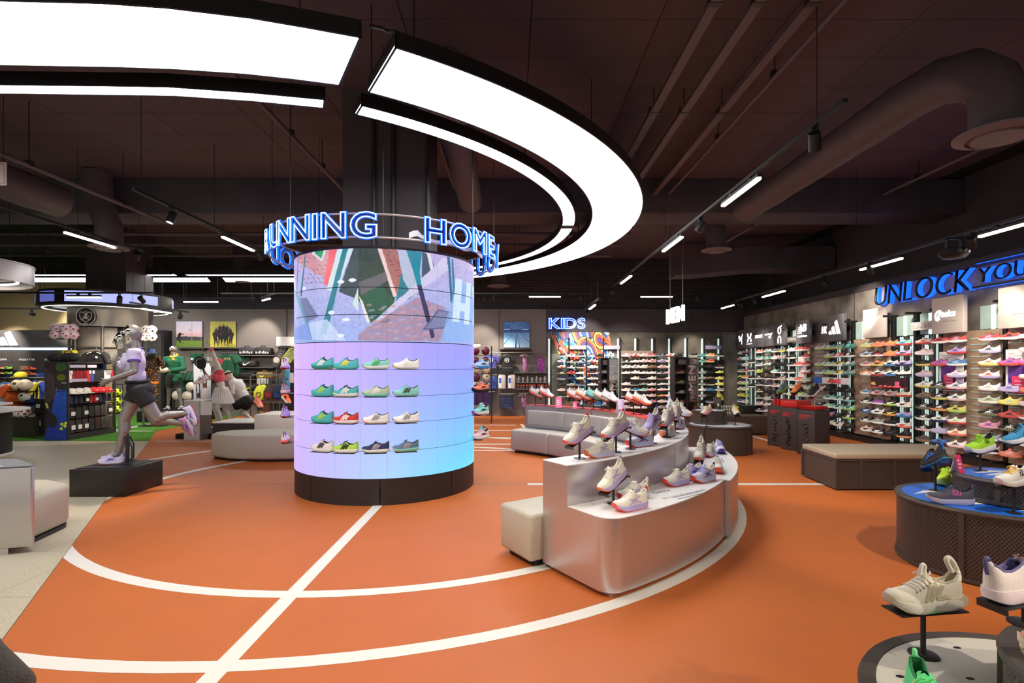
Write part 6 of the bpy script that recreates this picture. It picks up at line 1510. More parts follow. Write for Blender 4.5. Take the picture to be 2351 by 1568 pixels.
def swimsuit(label,px,py0,py1,w,mt):
 x,y,z = P(px,py0,gy); z0 = P(px,py1,gy)[2]; h = z - z0; t = thing('swimsuit',label,'swimsuit',(x,y,z)); a = w / 2
 obj('body',cloth([(-.10,a * .8,a * .8),(-.16,a,a),(-h * .5,a * .85,a * .85),(-h * .75,a * 1.05,a * 1.05),(-h * .92,a * .8,a * .8),(-h,a * .4,a * .4)],.05,.01),mt,t,smooth=60)
 obj('strap',MB().tube([(-a * .7,0,-.1),(-a * .5,-.02,0),(-a * .3,0,.01)],.012,6).tube([(a * .7,0,-.1),(a * .5,-.02,0),(a * .3,0,.01)],.012,6),mt,t); hanger(t,.03,.16)
swimsuit('slim pink flecked swimsuit on hanger',1204.5,815,853,.15,DP); swimsuit('wide purple and magenta swimsuit on hanger',1241,815,853,.24,DU); swimsuit('pink flecked swimsuit hanging low by the red counter',1202,906,935,.17,DP)
for i,px in enumerate((1152,1174)):
 x,y,z = gpos(px,860); t = thing('wetsuit_pack','clear packed swim gear hanging on the wall, %s one' % ('left','right')[i],'packet',(x,y,z)); obj('pack',cloth([(0,.10,.10),(-.05,.115,.115),(-.3,.115,.115),(-.42,.11,.11)],.04,.01),mat('clear_plastic',C(196,190,186),.2),t,smooth=60); obj('pack_label',MB().box(-.1,-.01,-.048,-.044,-.4,-.04),mat('label_white',C(226,230,240),.5),t); obj('pack_print',MB().box(-.09,-.02,-.0495,-.048,-.26,-.1),mat('label_blue',C(60,100,200),.5),t)
xs0,xs1 = 1192,1252
for i in range(7):
 px = (1190.5,1200.7,1211,1221.4,1231.6,1240,1250)[i]; yy = BY - .1; x,_,_ = P(px,870,yy); zt = 1.5 + (842 - 878) / 1220 * (BY - .2) + .001
 t = thing('bottle','clear drinks bottle on the ledge, number %s from the left' % 'one two three four five six seven'.split()[i],'bottle',(x,yy,zt),group='bottles on the swim wall ledge')
 obj('body',MB().lathe([(.001,0),(.034,0),(.036,.03),(.036,.1),(.03,.13),(.014,.15),(.014,.16),(.001,.16)],12),mat('bottle_clear',C(150,150,150),.15,spec=.8),t); obj('cap',MB().lathe([(.001,.161),(.016,.161),(.016,.185),(.001,.185)],10),M_BLACK if i % 2 else M_WHITE,t); obj('label_band',MB().lathe([(.0365,.03),(.0365,.075)],12,cap=False),mat('band_%d' % (i % 4),C(*((110,90,150),(150,80,80),(160,110,90),(90,170,90))[i % 4]),.5),t)
for i in range(12):
 px = (1189.5,1195.5,1201.5,1209,1215.5,1221.5,1226.5,1236,1241,1246,1253,1259.5)[i]; yy = BY - .1; x = P(px,886,yy)[0]; zt = 1.5 + (842 - 893) / 1220 * (BY - .2) + .001
 t = thing('small_box','slim orange topped box on the lower ledge, number %s from the left' % 'one two three four five six seven eight nine ten eleven twelve'.split()[i],'box',(x,yy,zt),group='slim boxes on the swim wall ledge'); obj('body',MB().box(-.032,.032,-.04,.04,0,.09),mat('box_maroon',C(96,66,66),.5),t); obj('top_band',MB().box(-.0325,.0325,-.0405,.0405,.0905,.14),mat('box_orange',C(214,96,60),.5),t)
# netball and footballs in a rack at the screen's right rim
def ballmat(name,a,b_,scale=9.0,thr=.5,c_=None):
 m = mat(name,C(*a),.4); nt = m.node_tree; bs = nt.nodes['Principled BSDF']; tc = nt.nodes.new('ShaderNodeTexCoord'); v = nt.nodes.new('ShaderNodeTexVoronoi'); v.inputs['Scale'].default_value = scale
 nt.links.new(tc.outputs['Object'],v.inputs['Vector']); cr = nt.nodes.new('ShaderNodeValToRGB'); cr.color_ramp.interpolation = 'CONSTANT'; cr.color_ramp.elements[0].color = C(*b_); cr.color_ramp.elements[1].position = thr; cr.color_ramp.elements[1].color = C(*a)
 if c_: e = cr.color_ramp.elements.new(thr + .15); e.color = C(*c_)
 nt.links.new(v.outputs['Distance'],cr.inputs[0]); nt.links.new(cr.outputs[0],bs.inputs['Base Color']); return m
B_PINK = ballmat('ball_pink',(240,226,232),(214,60,140),14,.34); B_SPOT = ballmat('ball_spots',(236,230,222),(26,26,28),13,.30); B_MAR = ballmat('ball_maroon',(110,30,60),(40,16,34),9,.35); B_CREAM = ballmat('ball_cream',(226,206,178),(52,36,34),8,.3); B_NEON = ballmat('ball_neon',(206,226,60),(40,50,24),11,.36); B_WHITE = ballmat('ball_white',(226,224,218),(30,30,34),8,.27)
def ball(label,x,y,z,r=.11,m=None,group=None,ry=None,name='ball',rot=(0,0,0)):
 o = obj(name,MB().ball((0,0,0),(r,ry or r,r),18,12),m,loc=(x,y,z),rot=rot,smooth=180); return tag(o,label,'ball',group)
def wire_rack(label,x,y,z0,z1,w=.5,d=.3,rows=3,name='ball_rack',shelves=None):
 t = thing(name,label,'wire rack',(x,y,0)); g = MB()
 for a in (-w / 2,w / 2):
  for b in (-d / 2,d / 2): g.box(a - .01,a + .01,b - .01,b + .01,0,z1)
 obj('frame',g,M_DARK,t)
 for z in (shelves or [z0 + (z1 - z0) * k / rows for k in range(rows)]):
  s = MB()
  for k in range(6): s.box(-w / 2,w / 2,-d / 2 + d * k / 5 - .004,-d / 2 + d * k / 5 + .004,z - .008,z)
  obj('wire_shelf',s,M_DARK,t)
 return t
rx,ry_ = P(1104,850,14.2)[0],14.2
zs = [P(0,p,14.2)[2] - .12 for p in (805,828,848,866,884)]
wire_rack('ball rack beside the right rim of the screen',rx,ry_,.3,2.05,.56,.34,shelves=zs + [.3])
for i,(dx,k,m,tx) in enumerate(((-.15,0,B_MAR,'maroon'),(.12,0,B_MAR,'maroon'),(.12,1,B_MAR,'maroon'),(-.15,1,B_MAR,'dark maroon'),(.14,2,B_CREAM,'cream patterned'),(-.14,2,B_CREAM,'cream patterned'),(.13,3,B_CREAM,'cream patterned'),(-.13,3,B_MAR,'maroon'),(.13,4,B_CREAM,'cream patterned'),(-.14,4,B_CREAM,'cream patterned'))):
 ball('%s ball in the rack by the screen rim, tier %s from top, %s' % (tx,'one two three four five'.split()[k],'right' if dx > 0 else 'left'),rx + dx,ry_,zs[k] + .111,.11,m,'balls in the rack by the screen')
t = thing('racket_bag_row','purple and orange sports bags hanging low by the ball rack','bag',(P(1097,915,14.0)[0] + .05,13.9,1.0))
for k in range(3): obj('bag',cloth([(0,.03,.03),(-.06,.07,.07),(-.3,.09,.09),(-.5,.08,.08)],.04,.02,seed=k).xf(Matrix.Translation((-.16 + k * .16,0,0))),mat('bag_purple',C(60,34,86),.6),t)
obj('hook_bar',MB().box(-.25,.25,.03,.14,-.02,.02),M_DARK,t)
tag(obj('light_tube',MB().box(P(1088,0,15)[0],P(1106,0,15)[0],14.18,14.22,2.051,2.09),M_BARE),'short glowing strip light above the ball rack','light')
print('back wall individual shoes',nb,'total',SHOE_N[0])
# ---------------------------------------------------------------- mannequins
def remesh(mb,vox,sm=4,cut=None,solid=0):
 me = mb.mesh('tmp'); o = bpy.data.objects.new('tmp',me); COL.objects.link(o)
 r = o.modifiers.new('r','REMESH'); r.mode = 'VOXEL'; r.voxel_size = vox; r.use_smooth_shade = True
 s = o.modifiers.new('s','SMOOTH'); s.factor = .5; s.iterations = sm
 bpy.context.view_layer.update(); me2 = bpy.data.meshes.new_from_object(o.evaluated_get(bpy.context.evaluated_depsgraph_get()))
 bpy.data.objects.remove(o); bpy.data.meshes.remove(me)
 if cut:
  bm = bmesh.new(); bm.from_mesh(me2)
  for pt,no,side in cut:      # remove what lies beyond the plane, optionally only where side(v) holds
   geom = list(bm.verts) + list(bm.edges) + list(bm.faces)
   if side: fs = [f for f in bm.faces if side(f.calc_center_median())]; geom = list({v for f in fs for v in f.verts}) + list({e for f in fs for e in f.edges}) + fs
   bmesh.ops.bisect_plane(bm,geom=geom,plane_co=pt,plane_no=no,clear_outer=False,clear_inner=False,dist=1e-5)
   P0 = Vector(pt); N0 = Vector(no)
   kill = [f for f in bm.faces if (f.calc_center_median() - P0).dot(N0) > 0 and (side is None or side(f.calc_center_median()))]
   bmesh.ops.delete(bm,geom=kill,context='FACES')
  if solid: bmesh.ops.solidify(bm,geom=list(bm.faces),thickness=solid)
  bm.to_mesh(me2); bm.free()
 shade(me2,180); return me2
def V(*a): return Vector(a)
class Fig:
 def __init__(s): s.p = []
 def cap(s,tg,p0,r0,p1,r1): s.p.append((tg,'c',Vector(p0),r0,Vector(p1),r1))
 def ell(s,tg,c,r,F=(1,0,0),L=(0,1,0),U=(0,0,1)): s.p.append((tg,'e',Vector(c),r,Vector(F),Vector(L),Vector(U)))
 def mb(s,tags=None,inf=0.0,skip=()):
  b = MB()
  for q_ in s.p:
   if tags and q_[0] not in tags or q_[0] in skip: continue
   if q_[1] == 'c': b.cap(q_[2],q_[3] + inf,q_[4],q_[5] + inf,14)
   else:
    t = MB().ball((0,0,0),tuple(x + inf for x in q_[3]),20,14); M = Matrix((q_[4],q_[5],q_[6])).transposed().to_4x4(); M.translation = q_[2]; t.xf(M); b.add(t.v,t.f)
  return b
def figure(J,fwd,female=True,hf=None,k=1.0,hands=None,bust=True):
 """J: pelvis waist chest neck head sh_l sh_r el_l el_r wr_l wr_r tip_l tip_r hip_l.. kn_l.. an_l.. toe_l.."""
 f = Fig(); J = {n: Vector(v) for n,v in J.items()}
 U = (J['neck'] - J['pelvis']).normalized(); L = (J['sh_l'] - J['sh_r']); L = (L - U * L.dot(U)).normalized(); F = L.cross(U).normalized()
 if F.dot(Vector(fwd)) < 0: F = -F
 w = 1.0 if female else 1.12
 g = .88 if female else 1.05
 f.ell('pelvis',J['pelvis'],(.108 * k,.150 * k,.115 * k),F,L,U); f.ell('waist',J['waist'],(.092 * g * k,.122 * g * k,.13 * k),F,L,U)
 f.ell('chest',J['chest'],(.112 * g * k,.148 * g * k,.155 * k),F,L,U); f.ell('chest',J['chest'] * .35 + (J['sh_l'] + J['sh_r']) * .325,(.082 * g * k,.155 * w * k,.085 * k),F,L,U)
 for s in (1,-1):
  if female and bust: f.ell('chest',J['chest'] + F * .066 * k + L * s * .062 * k + U * .015,(.058 * k,) * 3,F,L,U)
  elif bust: f.ell('chest',J['chest'] + F * .07 * k + L * s * .075 * k + U * .05,(.06 * k,.08 * k,.06 * k),F,L,U)
  f.ell('pelvis',J['pelvis'] - F * .055 * k + L * s * .066 * k - U * .03,(.084 * k,.084 * k,.096 * k),F,L,U)
 f.cap('neck',J['neck'] - U * .05,.068 * w * k,J['neck'] + (J['head'] - J['neck']) * .6,.050 * w * k)
 for s in ('l','r'):
  sh,el,wr,tip = (J[n + '_' + s] for n in ('sh','el','wr','tip'))
  f.cap('chest',sh,.062 * w * k,J['neck'] - U * .03,.05 * k)
  f.cap('uarm_' + s,sh,.056 * w * k,sh.lerp(el,.45),.05 * w * k); f.cap('uarm_' + s,sh.lerp(el,.4),.05 * w * k,el,.038 * w * k)
  f.cap('farm_' + s,el,.039 * w * k,el.lerp(wr,.3),.042 * w * k); f.cap('farm_' + s,el.lerp(wr,.3),.042 * w * k,wr,.025 * w * k)
  D = (tip - wr); ln = D.length; D.normalize(); S = D.cross(F if abs(D.dot(F)) < .8 else U).normalized(); T = D.cross(S).normalized()
  if J.get('palm_' + s): S = J['palm_' + s].normalized(); T = D.cross(S).normalized()
  hk = ln / .18
  for j in (-1,0,1): f.cap('hand_' + s,wr + D * .01,.020 * hk,wr + D * .085 * hk + S * j * .022 * hk,.0135 * hk)
  for j in range(4):
   b = wr + D * .085 * hk + S * (j - 1.5) * .019 * hk; l_ = (.07,.085,.08,.062)[j] * hk; sp = S * (j - 1.5) * .019 * hk
   m_ = b + D * l_ * .5 + sp * .6; f.cap('hand_' + s,b,.0105 * hk,m_,.0092 * hk); f.cap('hand_' + s,m_,.0092 * hk,b + D * l_ * .95 + sp + T * .018 * hk,.0072 * hk)
  tb = wr + D * .025 * hk - S * .022 * hk; tm = tb + (D * .5 - S * .75 + T * .35).normalized() * .04 * hk; f.cap('hand_' + s,tb,.014 * hk,tm,.011 * hk); f.cap('hand_' + s,tm,.0105 * hk,tm + (D * .85 - S * .3 + T * .3).normalized() * .034 * hk,.008 * hk)
  hp,kn,an = (J[n + '_' + s] for n in ('hip','kn','an')); c = hp.lerp(kn,.35)
  f.cap('thigh_' + s,hp,.098 * k,c,.092 * k); f.cap('thigh_' + s,c,.092 * k,kn,.060 * k)
  d = (an - kn).normalized(); back = -F; back = (back - d * back.dot(d)); back = back.normalized() if back.length > .05 else -F
  if (kn - hp).normalized().cross(d).length > .1:
   pp = (kn - (hp + an) / 2); pp = pp - d * pp.dot(d); back = -pp.normalized()
  f.cap('shin_' + s,kn,.056 * k,kn.lerp(an,.32) + back * .018,.056 * k); f.cap('shin_' + s,kn.lerp(an,.3) + back * .016,.055 * k,an,.034 * k)
  f.cap('shin_' + s,an,.034 * k,an + (J['toe_' + s] - an) * .35,.034 * k)
 H = Vector(hf or F).normalized(); HU = (J['head'] - J['neck']).normalized(); HU = (Vector((0,0,1)) * .7 + HU * .3); HU = (HU - H * HU.dot(H)).normalized(); HL = HU.cross(H).normalized(); h = J['head']
 f.ell('head',h - H * .01,(.098,.076,.108),H,HL,HU); f.ell('head',h + H * .03 - HU * .06,(.058,.054,.062),H,HL,HU); f.ell('head',h + H * .02 - HU * .02,(.075,.066,.085),H,HL,HU)
 f.cap('head',h + H * .088 + HU * .018,.010,h + H * .108 - HU * .024,.014)
 f.cap('head',h + H * .072 + HL * .035 + HU * .026,.016,h + H * .072 - HL * .035 + HU * .026,.016); f.cap('head',h + H * .084 + HL * .012 - HU * .058,.012,h + H * .084 - HL * .012 - HU * .058,.012); f.ell('head',h + H * .07 - HU * .095,(.024,.026,.02),H,HL,HU)
 for s in (1,-1): f.ell('head',h + HL * s * .074 - H * .012 - HU * .01,(.02,.010,.03),H,HL,HU)
 f.J,f.F,f.L,f.U,f.H,f.HU,f.HL = J,F,L,U,H,HU,HL
 return f
def place_shoe(parent_loc,heel,toe,upv,**kw):
 heel,toe,upv = Vector(heel),Vector(toe),Vector(upv); X = (toe - heel).normalized(); Z = (upv - X * upv.dot(X)).normalized(); Y = Z.cross(X)
 o = shoe(loc=tuple(Vector(parent_loc) + (heel + toe) / 2),yaw=0,**kw); o.rotation_euler = Matrix((X,Y,Z)).transposed().to_euler(); return o
M_MANQ = mat('mannequin_grey',C(150,146,142),.34,.45,noise=.02); M_MANW = mat('mannequin_white',C(226,218,204),.5)
BLK = mat('runner_shorts_black',C(24,23,28),.65,bump=.1,bscale=60)
def tshirt_mat(name,c): return mat(name,C(*c),.8,bump=.12,bscale=22,noise=.03,nscale=8)
# plinth
plx = thing('plinth','low black plinth carrying two running mannequins','plinth',(-4.8,6.43,0))
obj('plinth_body',MB().box(-.30,.345,-.31,.35,0,.315),mat('plinth_black_wood',C(34,29,26),.4,noise=.08,nscale=12),plx,bev=.004)
obj('floor_plate',MB().box(-.26,.30,-.26,.31,.3155,.321),M_BLACK,plx)
RUNROT = math.radians(27)
def runner(label,loc,lean=0.0,shirt=(214,206,238)):
 t = thing('mannequin',label,'mannequin',loc,(0,0,RUNROT))
 J = dict(pelvis=(.265,0,.915),waist=(.25,0,1.06),chest=(.225,0,1.235),neck=(.235,0,1.405),head=(.19,0,1.585),sh_l=(.24,-.165,1.345),sh_r=(.235,.165,1.345),el_l=(.255,-.215,1.125),wr_l=(-.005,-.20,1.035),tip_l=(-.172,-.2,.985),palm_l=(.2,-.25,.95),
  el_r=(.22,.235,1.12),wr_r=(.06,.20,1.255),tip_r=(-.105,.19,1.30),palm_r=(.25,-.25,.9),hip_l=(.285,-.085,.885),hip_r=(.25,.085,.885),kn_r=(.075,.085,.535),an_r=(.008,.08,.125),toe_r=(-.10,.08,.05),kn_l=(.515,-.085,.545),an_l=(.87,-.08,.60),toe_l=(.95,-.08,.52))
 if lean:
  for n in J:
   x,y,z = J[n]
   if z > .8 and not n.startswith('palm'): J[n] = (x - (z - .85) * lean,y,z - (z - .85) * lean * .5)
  for n in ('an_l','toe_l','kn_l'): x,y,z = J[n]; J[n] = (x - .05,y,z - (.16 if n != 'kn_l' else .06))
 for n in J:
  if not n.startswith('palm'): x,y,z = J[n]; J[n] = (x * .84,y,z)
 f = figure(J,(-1,0,0),True,hf=(-1,0,-.18)); J = f.J
 obj('body',remesh(f.mb(),.0058,6),M_MANQ,t)
 hc = J['head']; ear = hc + f.H * .012
 obj('face_mask',remesh(f.mb(('head',),.004),.006,3,cut=[(ear,-f.H,None)]),M_CHROME,t)
 sh = remesh(f.mb(('chest','waist','uarm_l','uarm_r'),.010),.009,6,cut=[(J['waist'] - f.U * .055,-f.U,None),(J['sh_l'].lerp(J['el_l'],.46),(J['el_l'] - J['sh_l']),lambda c: c.y < -.16),(J['sh_r'].lerp(J['el_r'],.46),(J['el_r'] - J['sh_r']),lambda c: c.y > .16),(J['neck'] - f.U * .012,f.U,None)],solid=-.004)
 obj('running_top',sh,tshirt_mat('runner_top_%d' % shirt[0],shirt),t)
 for s,sg_ in (('l',-1),('r',1)):
  a = J['sh_' + s].lerp(J['el_' + s],.40); b = J['sh_' + s].lerp(J['el_' + s],.48); obj('sleeve_cuff',MB().tube([a,b],.068,20),mat('cuff_purple',C(104,66,176),.7),t)
 obj('collar_band',MB().tube([J['neck'] - f.U * .018 + f.L * .072 * math.cos(k * PI / 8) + f.F * .068 * math.sin(k * PI / 8) - f.U * .02 * math.sin(k * PI / 8) for k in range(16)],.010,6,closed=True),mat('cuff_purple'),t)
 h1 = J['hip_l'].lerp(J['kn_l'],.50); h2 = J['hip_r'].lerp(J['kn_r'],.40)
 so = remesh(f.mb(('pelvis','thigh_l','thigh_r'),.012),.009,6,cut=[(J['pelvis'] + f.U * .09,f.U,None),(h1,J['kn_l'] - J['hip_l'],lambda c: c.x > .25 and c.z < .83),(h2,J['kn_r'] - J['hip_r'],lambda c: c.x <= .25 and c.z < .83)],solid=-.004)
 obj('running_shorts',so,BLK,t)
 obj('waistband',MB().tube([J['pelvis'] + f.U * .085 + f.L * .150 * math.cos(k * PI / 10) + f.F * .122 * math.sin(k * PI / 10) for k in range(20)],.014,6,closed=True),BLK,t)
 obj('support_rod',MB().tube([(.10,.0,.007),(.10,.02,.22),(.085,.05,.33)],.013,8).tube([(.10,.0,.007),(.155,.0,.03),(.155,.02,.2),(.11,.04,.30)],.009,8).box(.02,.17,-.06,.09,0,.007),M_DARK,t)
 return t,J
RUN = dict(up=C(214,208,236),so=C(230,224,240),lg=C(100,76,170),ou=C(246,96,80),la=C(214,208,236),ln=C(90,80,140),logo='tiger',parts=ALLP,vn='run',fine=True)
rA,JA = runner('grey running mannequin nearer the viewer in lilac top and black shorts',(-4.77,6.40,.322))
rB,JB = runner('grey running mannequin behind, leaning further forward',(-4.91,6.63,.322),.17,(206,198,236))
def dress(J,loc,nm,so2):
 R3 = Matrix.Rotation(RUNROT,3,'Z')
 place_shoe(loc,R3 @ V(.055,.08,.002),R3 @ V(-.19,.08,.002),(0,0,1),label='pale lilac shoe with coral outsole on the planted foot of the %s runner' % nm,up=RUN['up'],so=RUN['so'],lg=RUN['lg'],ou=RUN['ou'],la=RUN['la'],ln=RUN['ln'],logo='tiger',parts=ALLP,vn='run',fine=True,scale=.9)
 a = Vector(J['an_l']); s_ = place_shoe(loc,R3 @ (a + V(.062,0,.095)),R3 @ (a + V(.148,0,-.148)),R3 @ V(-.92,0,-.4),label='lilac shoe with purple and coral outsole on the raised foot of the %s runner' % nm,up=RUN['up'] if nm == 'nearer' else C(206,150,190),so=RUN['so'],lg=RUN['lg'],ou=so2,la=C(120,70,160),ln=RUN['ln'],logo='tiger',parts=ALLP,vn='run',fine=True,scale=.92)
 b = MB();
 for u0,u1,yy in ((.06,.45,.022),(.06,.45,-.022),(.55,.95,.022),(.55,.95,-.022)): b.box(-.145 + u0 * .29,-.145 + u1 * .29,yy - .008,yy + .008,-.0035 + (.004 if u1 > .9 else 0),.004)
 obj('tread_pads',b,M_PLAS,s_,color=C(246,90,90) if nm == 'nearer' else pc('k'))
dress(JA,rA.location,'nearer',C(110,60,170)); dress(JB,rB.location,'farther',C(220,214,236))

# rugby mannequin on a dark platform
tag(obj('platform',MB().box(-10.1,-8.5,14.3,15.6,0,.30),M_BLACK,bev=.005),'dark platform under the rugby mannequin','platform')
tr = thing('mannequin','grey mannequin in green rugby jersey with yellow collar holding a ball','mannequin',(-9.42,14.8,.301))
J = dict(pelvis=(0,0,.95),waist=(0,0,1.10),chest=(0,.01,1.30),neck=(0,.01,1.50),head=(.0,-.02,1.69),sh_l=(.20,0,1.43),sh_r=(-.20,0,1.43),el_l=(.30,-.02,1.16),el_r=(-.30,-.04,1.18),wr_l=(.12,-.22,1.10),wr_r=(-.20,-.24,1.18),tip_l=(-.03,-.27,1.06),tip_r=(-.15,-.30,1.02),hip_l=(.10,0,.9),hip_r=(-.10,0,.9),kn_l=(.17,-.03,.5),kn_r=(-.12,-.02,.5),an_l=(.22,0,.09),an_r=(-.16,0,.09),toe_l=(.25,-.12,.03),toe_r=(-.2,-.12,.03))
f = figure(J,(0,-1,0),False,hf=(-.25,-1,-.05)); J = f.J
obj('body',remesh(f.mb(),.012,4),M_MANQ,tr); obj('face_mask',remesh(f.mb(('head',),.004),.008,3,cut=[(J['head'],-f.H,None)]),M_CHROME,tr)
GRN = tshirt_mat('rugby_green',(20,92,62))
obj('rugby_jersey',remesh(f.mb(('chest','waist','pelvis','uarm_l','uarm_r','farm_l','farm_r'),.02),.014,5,cut=[(J['pelvis'] - f.U * .01,-f.U,None),(J['neck'] - f.U * .02,f.U,None)],solid=-.005),GRN,tr)
obj('collar',MB().tube([J['neck'] + f.U * .012 + f.L * .082 * math.cos(k * PI / 8) + f.F * .082 * math.sin(k * PI / 8) - f.U * .045 * math.sin(k * PI / 8) for k in range(16)],.026,6,closed=True),mat('collar_yellow',C(232,186,50),.7),tr)
obj('rugby_shorts',remesh(f.mb(('pelvis','thigh_l','thigh_r'),.024),.014,5,cut=[(J['pelvis'] + f.U * .02,f.U,None),(V(0,0,.62),V(0,0,-1),None)],solid=-.005),mat('shorts_charcoal',C(46,46,48),.7),tr)
obj('sock',MB().tube([(.215,0,.10),(.22,-.01,.02)],.05,12).tube([(-.155,0,.10),(-.16,-.01,.02)],.05,12),M_WHITE,tr); obj('feet',MB().ball((.225,-.05,.035),(.05,.12,.035)).ball((-.17,-.05,.035),(.05,.12,.035)),M_MANQ,tr)
obj('chest_emblem',MB().box(.06,.13,-.175,-.16,1.38,1.44),mat('emblem_gold',C(206,170,70),.5),tr); obj('cap_held',MB().ball((.26,-.2,.92),(.11,.09,.08)).tube([(.26,-.28,.88),(.22,-.36,.80)],[.08,.06],8),GRN,tr)
tag(obj('rugby_ball',MB().ball((0,0,0),(.15,.095,.095),20,12),mat('ball_ivory',C(236,226,206),.45),loc=(-9.42 - .10,14.8 - .32,.301 + 1.13),rot=(0,.15,.1)),'ivory rugby ball held at the belly of the green jersey mannequin','ball')
# white tennis mannequin
tag(obj('platform',MB().box(-7.0,-5.1,11.05,12.9,0,.105),M_BLACK,bev=.004),'low dark platform under the two white mannequins','platform')
tw = thing('mannequin','white mannequin in pink top and pleated skirt reaching up with tennis ball','mannequin',(-6.58,11.9,.106))
J = dict(pelvis=(.08,0,.86),waist=(.055,.0,1.0),chest=(.02,0,1.17),neck=(-.01,0,1.33),head=(-.05,-.0,1.48),sh_l=(.10,-.10,1.30),sh_r=(-.10,.10,1.27),el_l=(.0,-.12,1.58),el_r=(-.22,.02,1.12),wr_l=(-.09,-.12,1.80),wr_r=(-.26,-.06,1.27),tip_l=(-.15,-.12,1.92),tip_r=(-.28,-.08,1.40),hip_l=(.13,-.05,.82),hip_r=(.03,.05,.82),kn_l=(.05,-.15,.46),kn_r=(-.10,.0,.50),an_l=(.13,-.08,.11),an_r=(-.02,.05,.11),toe_l=(.08,-.2,.03),toe_r=(-.08,-.06,.03))
f = figure(J,(-.6,-.8,0),True,hf=(-.6,-.4,.45)); J = f.J
obj('body',remesh(f.mb(),.0105,4),M_MANW,tw)
PNK = tshirt_mat('tennis_pink',(240,98,112))
obj('crop_top',remesh(f.mb(('chest',),.012),.011,5,cut=[(J['waist'] + f.U * .03,-f.U,None),(J['neck'] - f.U * .03,f.U,None)],solid=-.004),PNK,tw)
obj('visor',MB().tube([J['head'] + f.HU * .05 + f.HL * .085 * math.cos(k * PI / 8) + f.H * .108 * math.sin(k * PI / 8) for k in range(16)],.014,6,closed=True).ball(J['head'] + f.HU * .06 - f.H * .02,(.09,.09,.075)),PNK,tw)
sk = MB(); vs = []; m = 56
for r_,z in ((.135,.93),(.15,.88),(.20,.74),(.245,.58)):
 for k in range(m): a = 2 * PI * k / m; rr = r_ * (1 + (.05 if k % 2 else -.05) * (1 if z < .9 else .2)); vs.append((.08 + rr * math.cos(a) + (.9 - z) * .05,rr * .85 * math.sin(a),z + .01 * math.sin(a * 2)))
sk.add(vs,[(i * m + k,i * m + (k + 1) % m,(i + 1) * m + (k + 1) % m,(i + 1) * m + k)[::-1] for i in range(3) for k in range(m)])
obj('pleated_skirt',sk,mat('skirt_white',C(236,232,224),.8),tw,smooth=20)
wl = J['wr_l']; obj('wristband',MB().tube([J['el_l'].lerp(wl,.72),J['el_l'].lerp(wl,.98)],.036,12),PNK,tw)
obj('sock',MB().tube([J['an_l'] + V(0,0,.04),J['an_l'] - V(0,0,.05)],.045,10).tube([J['an_r'] + V(0,0,.04),J['an_r'] - V(0,0,.05)],.045,10),PNK,tw)
for s_,nm in (('l','front'),('r','rear')):
 a = J['an_' + s_]; d = (J['toe_' + s_] - a); d.z = 0; d.normalize(); place_shoe(tw.location,V(a.x,a.y,0) - d * .06,V(a.x,a.y,0) + d * .18,(0,0,1),label='white and red tennis shoe on the %s foot of the reaching mannequin' % nm,up=pc('w'),so=pc('w'),lg=pc('r'),ou=pc('r'),logo='tiger',parts=FULL,vn='run',scale=.9)
tb = Vector(tw.location) + J['tip_l'] + V(-.0,-.02,.02); ball('yellow tennis ball in the raised hand of the white mannequin',*tb,.034,mat('tennis_ball',C(196,222,70),.8))
rk = thing('padel_racket','black padel racket held before the white mannequin','racket',tuple(Vector(tw.location) + V(-.28,-.12,1.36)),(0,-.35,0));
rp = [(.13 * math.cos(a) * (1 if math.sin(a) > -.2 else .85),.15 * math.sin(a) + .13) for a in np.linspace(0,2 * PI,25)[:-1]]
obj('racket_face',MB().add([(x,-.018,z) for x,z in rp] + [(x,.018,z) for x,z in rp],[tuple(range(24)),tuple(range(47,23,-1))] + [(i,24 + i,24 + (i + 1) % 24,(i + 1) % 24) for i in range(24)]),M_BLACK,rk); obj('handle',MB().tube([(0,0,-.02),(0,0,-.16)],.018,8),M_BLACK,rk); obj('white_arc',MB().tube([(.085 * math.cos(a),-.0185,.14 + .085 * math.sin(a)) for a in np.linspace(.6,3.6,12)],.007,5),M_WHITE,rk)
# crouching male mannequin
tm_ = thing('mannequin','white crouching male mannequin in white vest and black shorts','mannequin',(-6.3,12.25,.106))
J = dict(pelvis=(.17,0,.62),waist=(.10,0,.76),chest=(.0,0,.94),neck=(-.12,0,1.10),head=(-.24,-.02,1.2),sh_l=(-.05,-.18,1.04),sh_r=(-.08,.18,1.04),el_l=(.0,-.26,.80),el_r=(-.10,.22,.80),wr_l=(-.18,-.16,.72),wr_r=(-.22,.12,.74),tip_l=(-.30,-.08,.70),tip_r=(-.34,.06,.72),hip_l=(.17,-.10,.58),hip_r=(.17,.10,.58),kn_l=(-.19,-.16,.42),kn_r=(.0,.14,.34),an_l=(-.12,-.14,.07),an_r=(.30,.12,.10),toe_l=(-.24,-.14,.03),toe_r=(.2,.12,.03))
f = figure(J,(-1,0,0),False,hf=(-1,-.1,-.35)); J = f.J
obj('body',remesh(f.mb(),.0115,4),M_MANW,tm_)
obj('vest',remesh(f.mb(('chest','waist'),.014),.013,5,cut=[(J['waist'] - f.U * .08,-f.U,None),(J['neck'] - f.U * .03,f.U,None)],solid=-.004),mat('vest_white',C(240,238,234),.8),tm_)
obj('shorts',remesh(f.mb(('pelvis','thigh_l','thigh_r'),.02),.013,5,cut=[(J['pelvis'] + f.U * .08,f.U,None),(J['hip_l'].lerp(J['kn_l'],.55),J['kn_l'] - J['hip_l'],lambda c: c.y < 0),(J['hip_r'].lerp(J['kn_r'],.6),J['kn_r'] - J['hip_r'],lambda c: c.y >= 0)],solid=-.004),BLK,tm_)
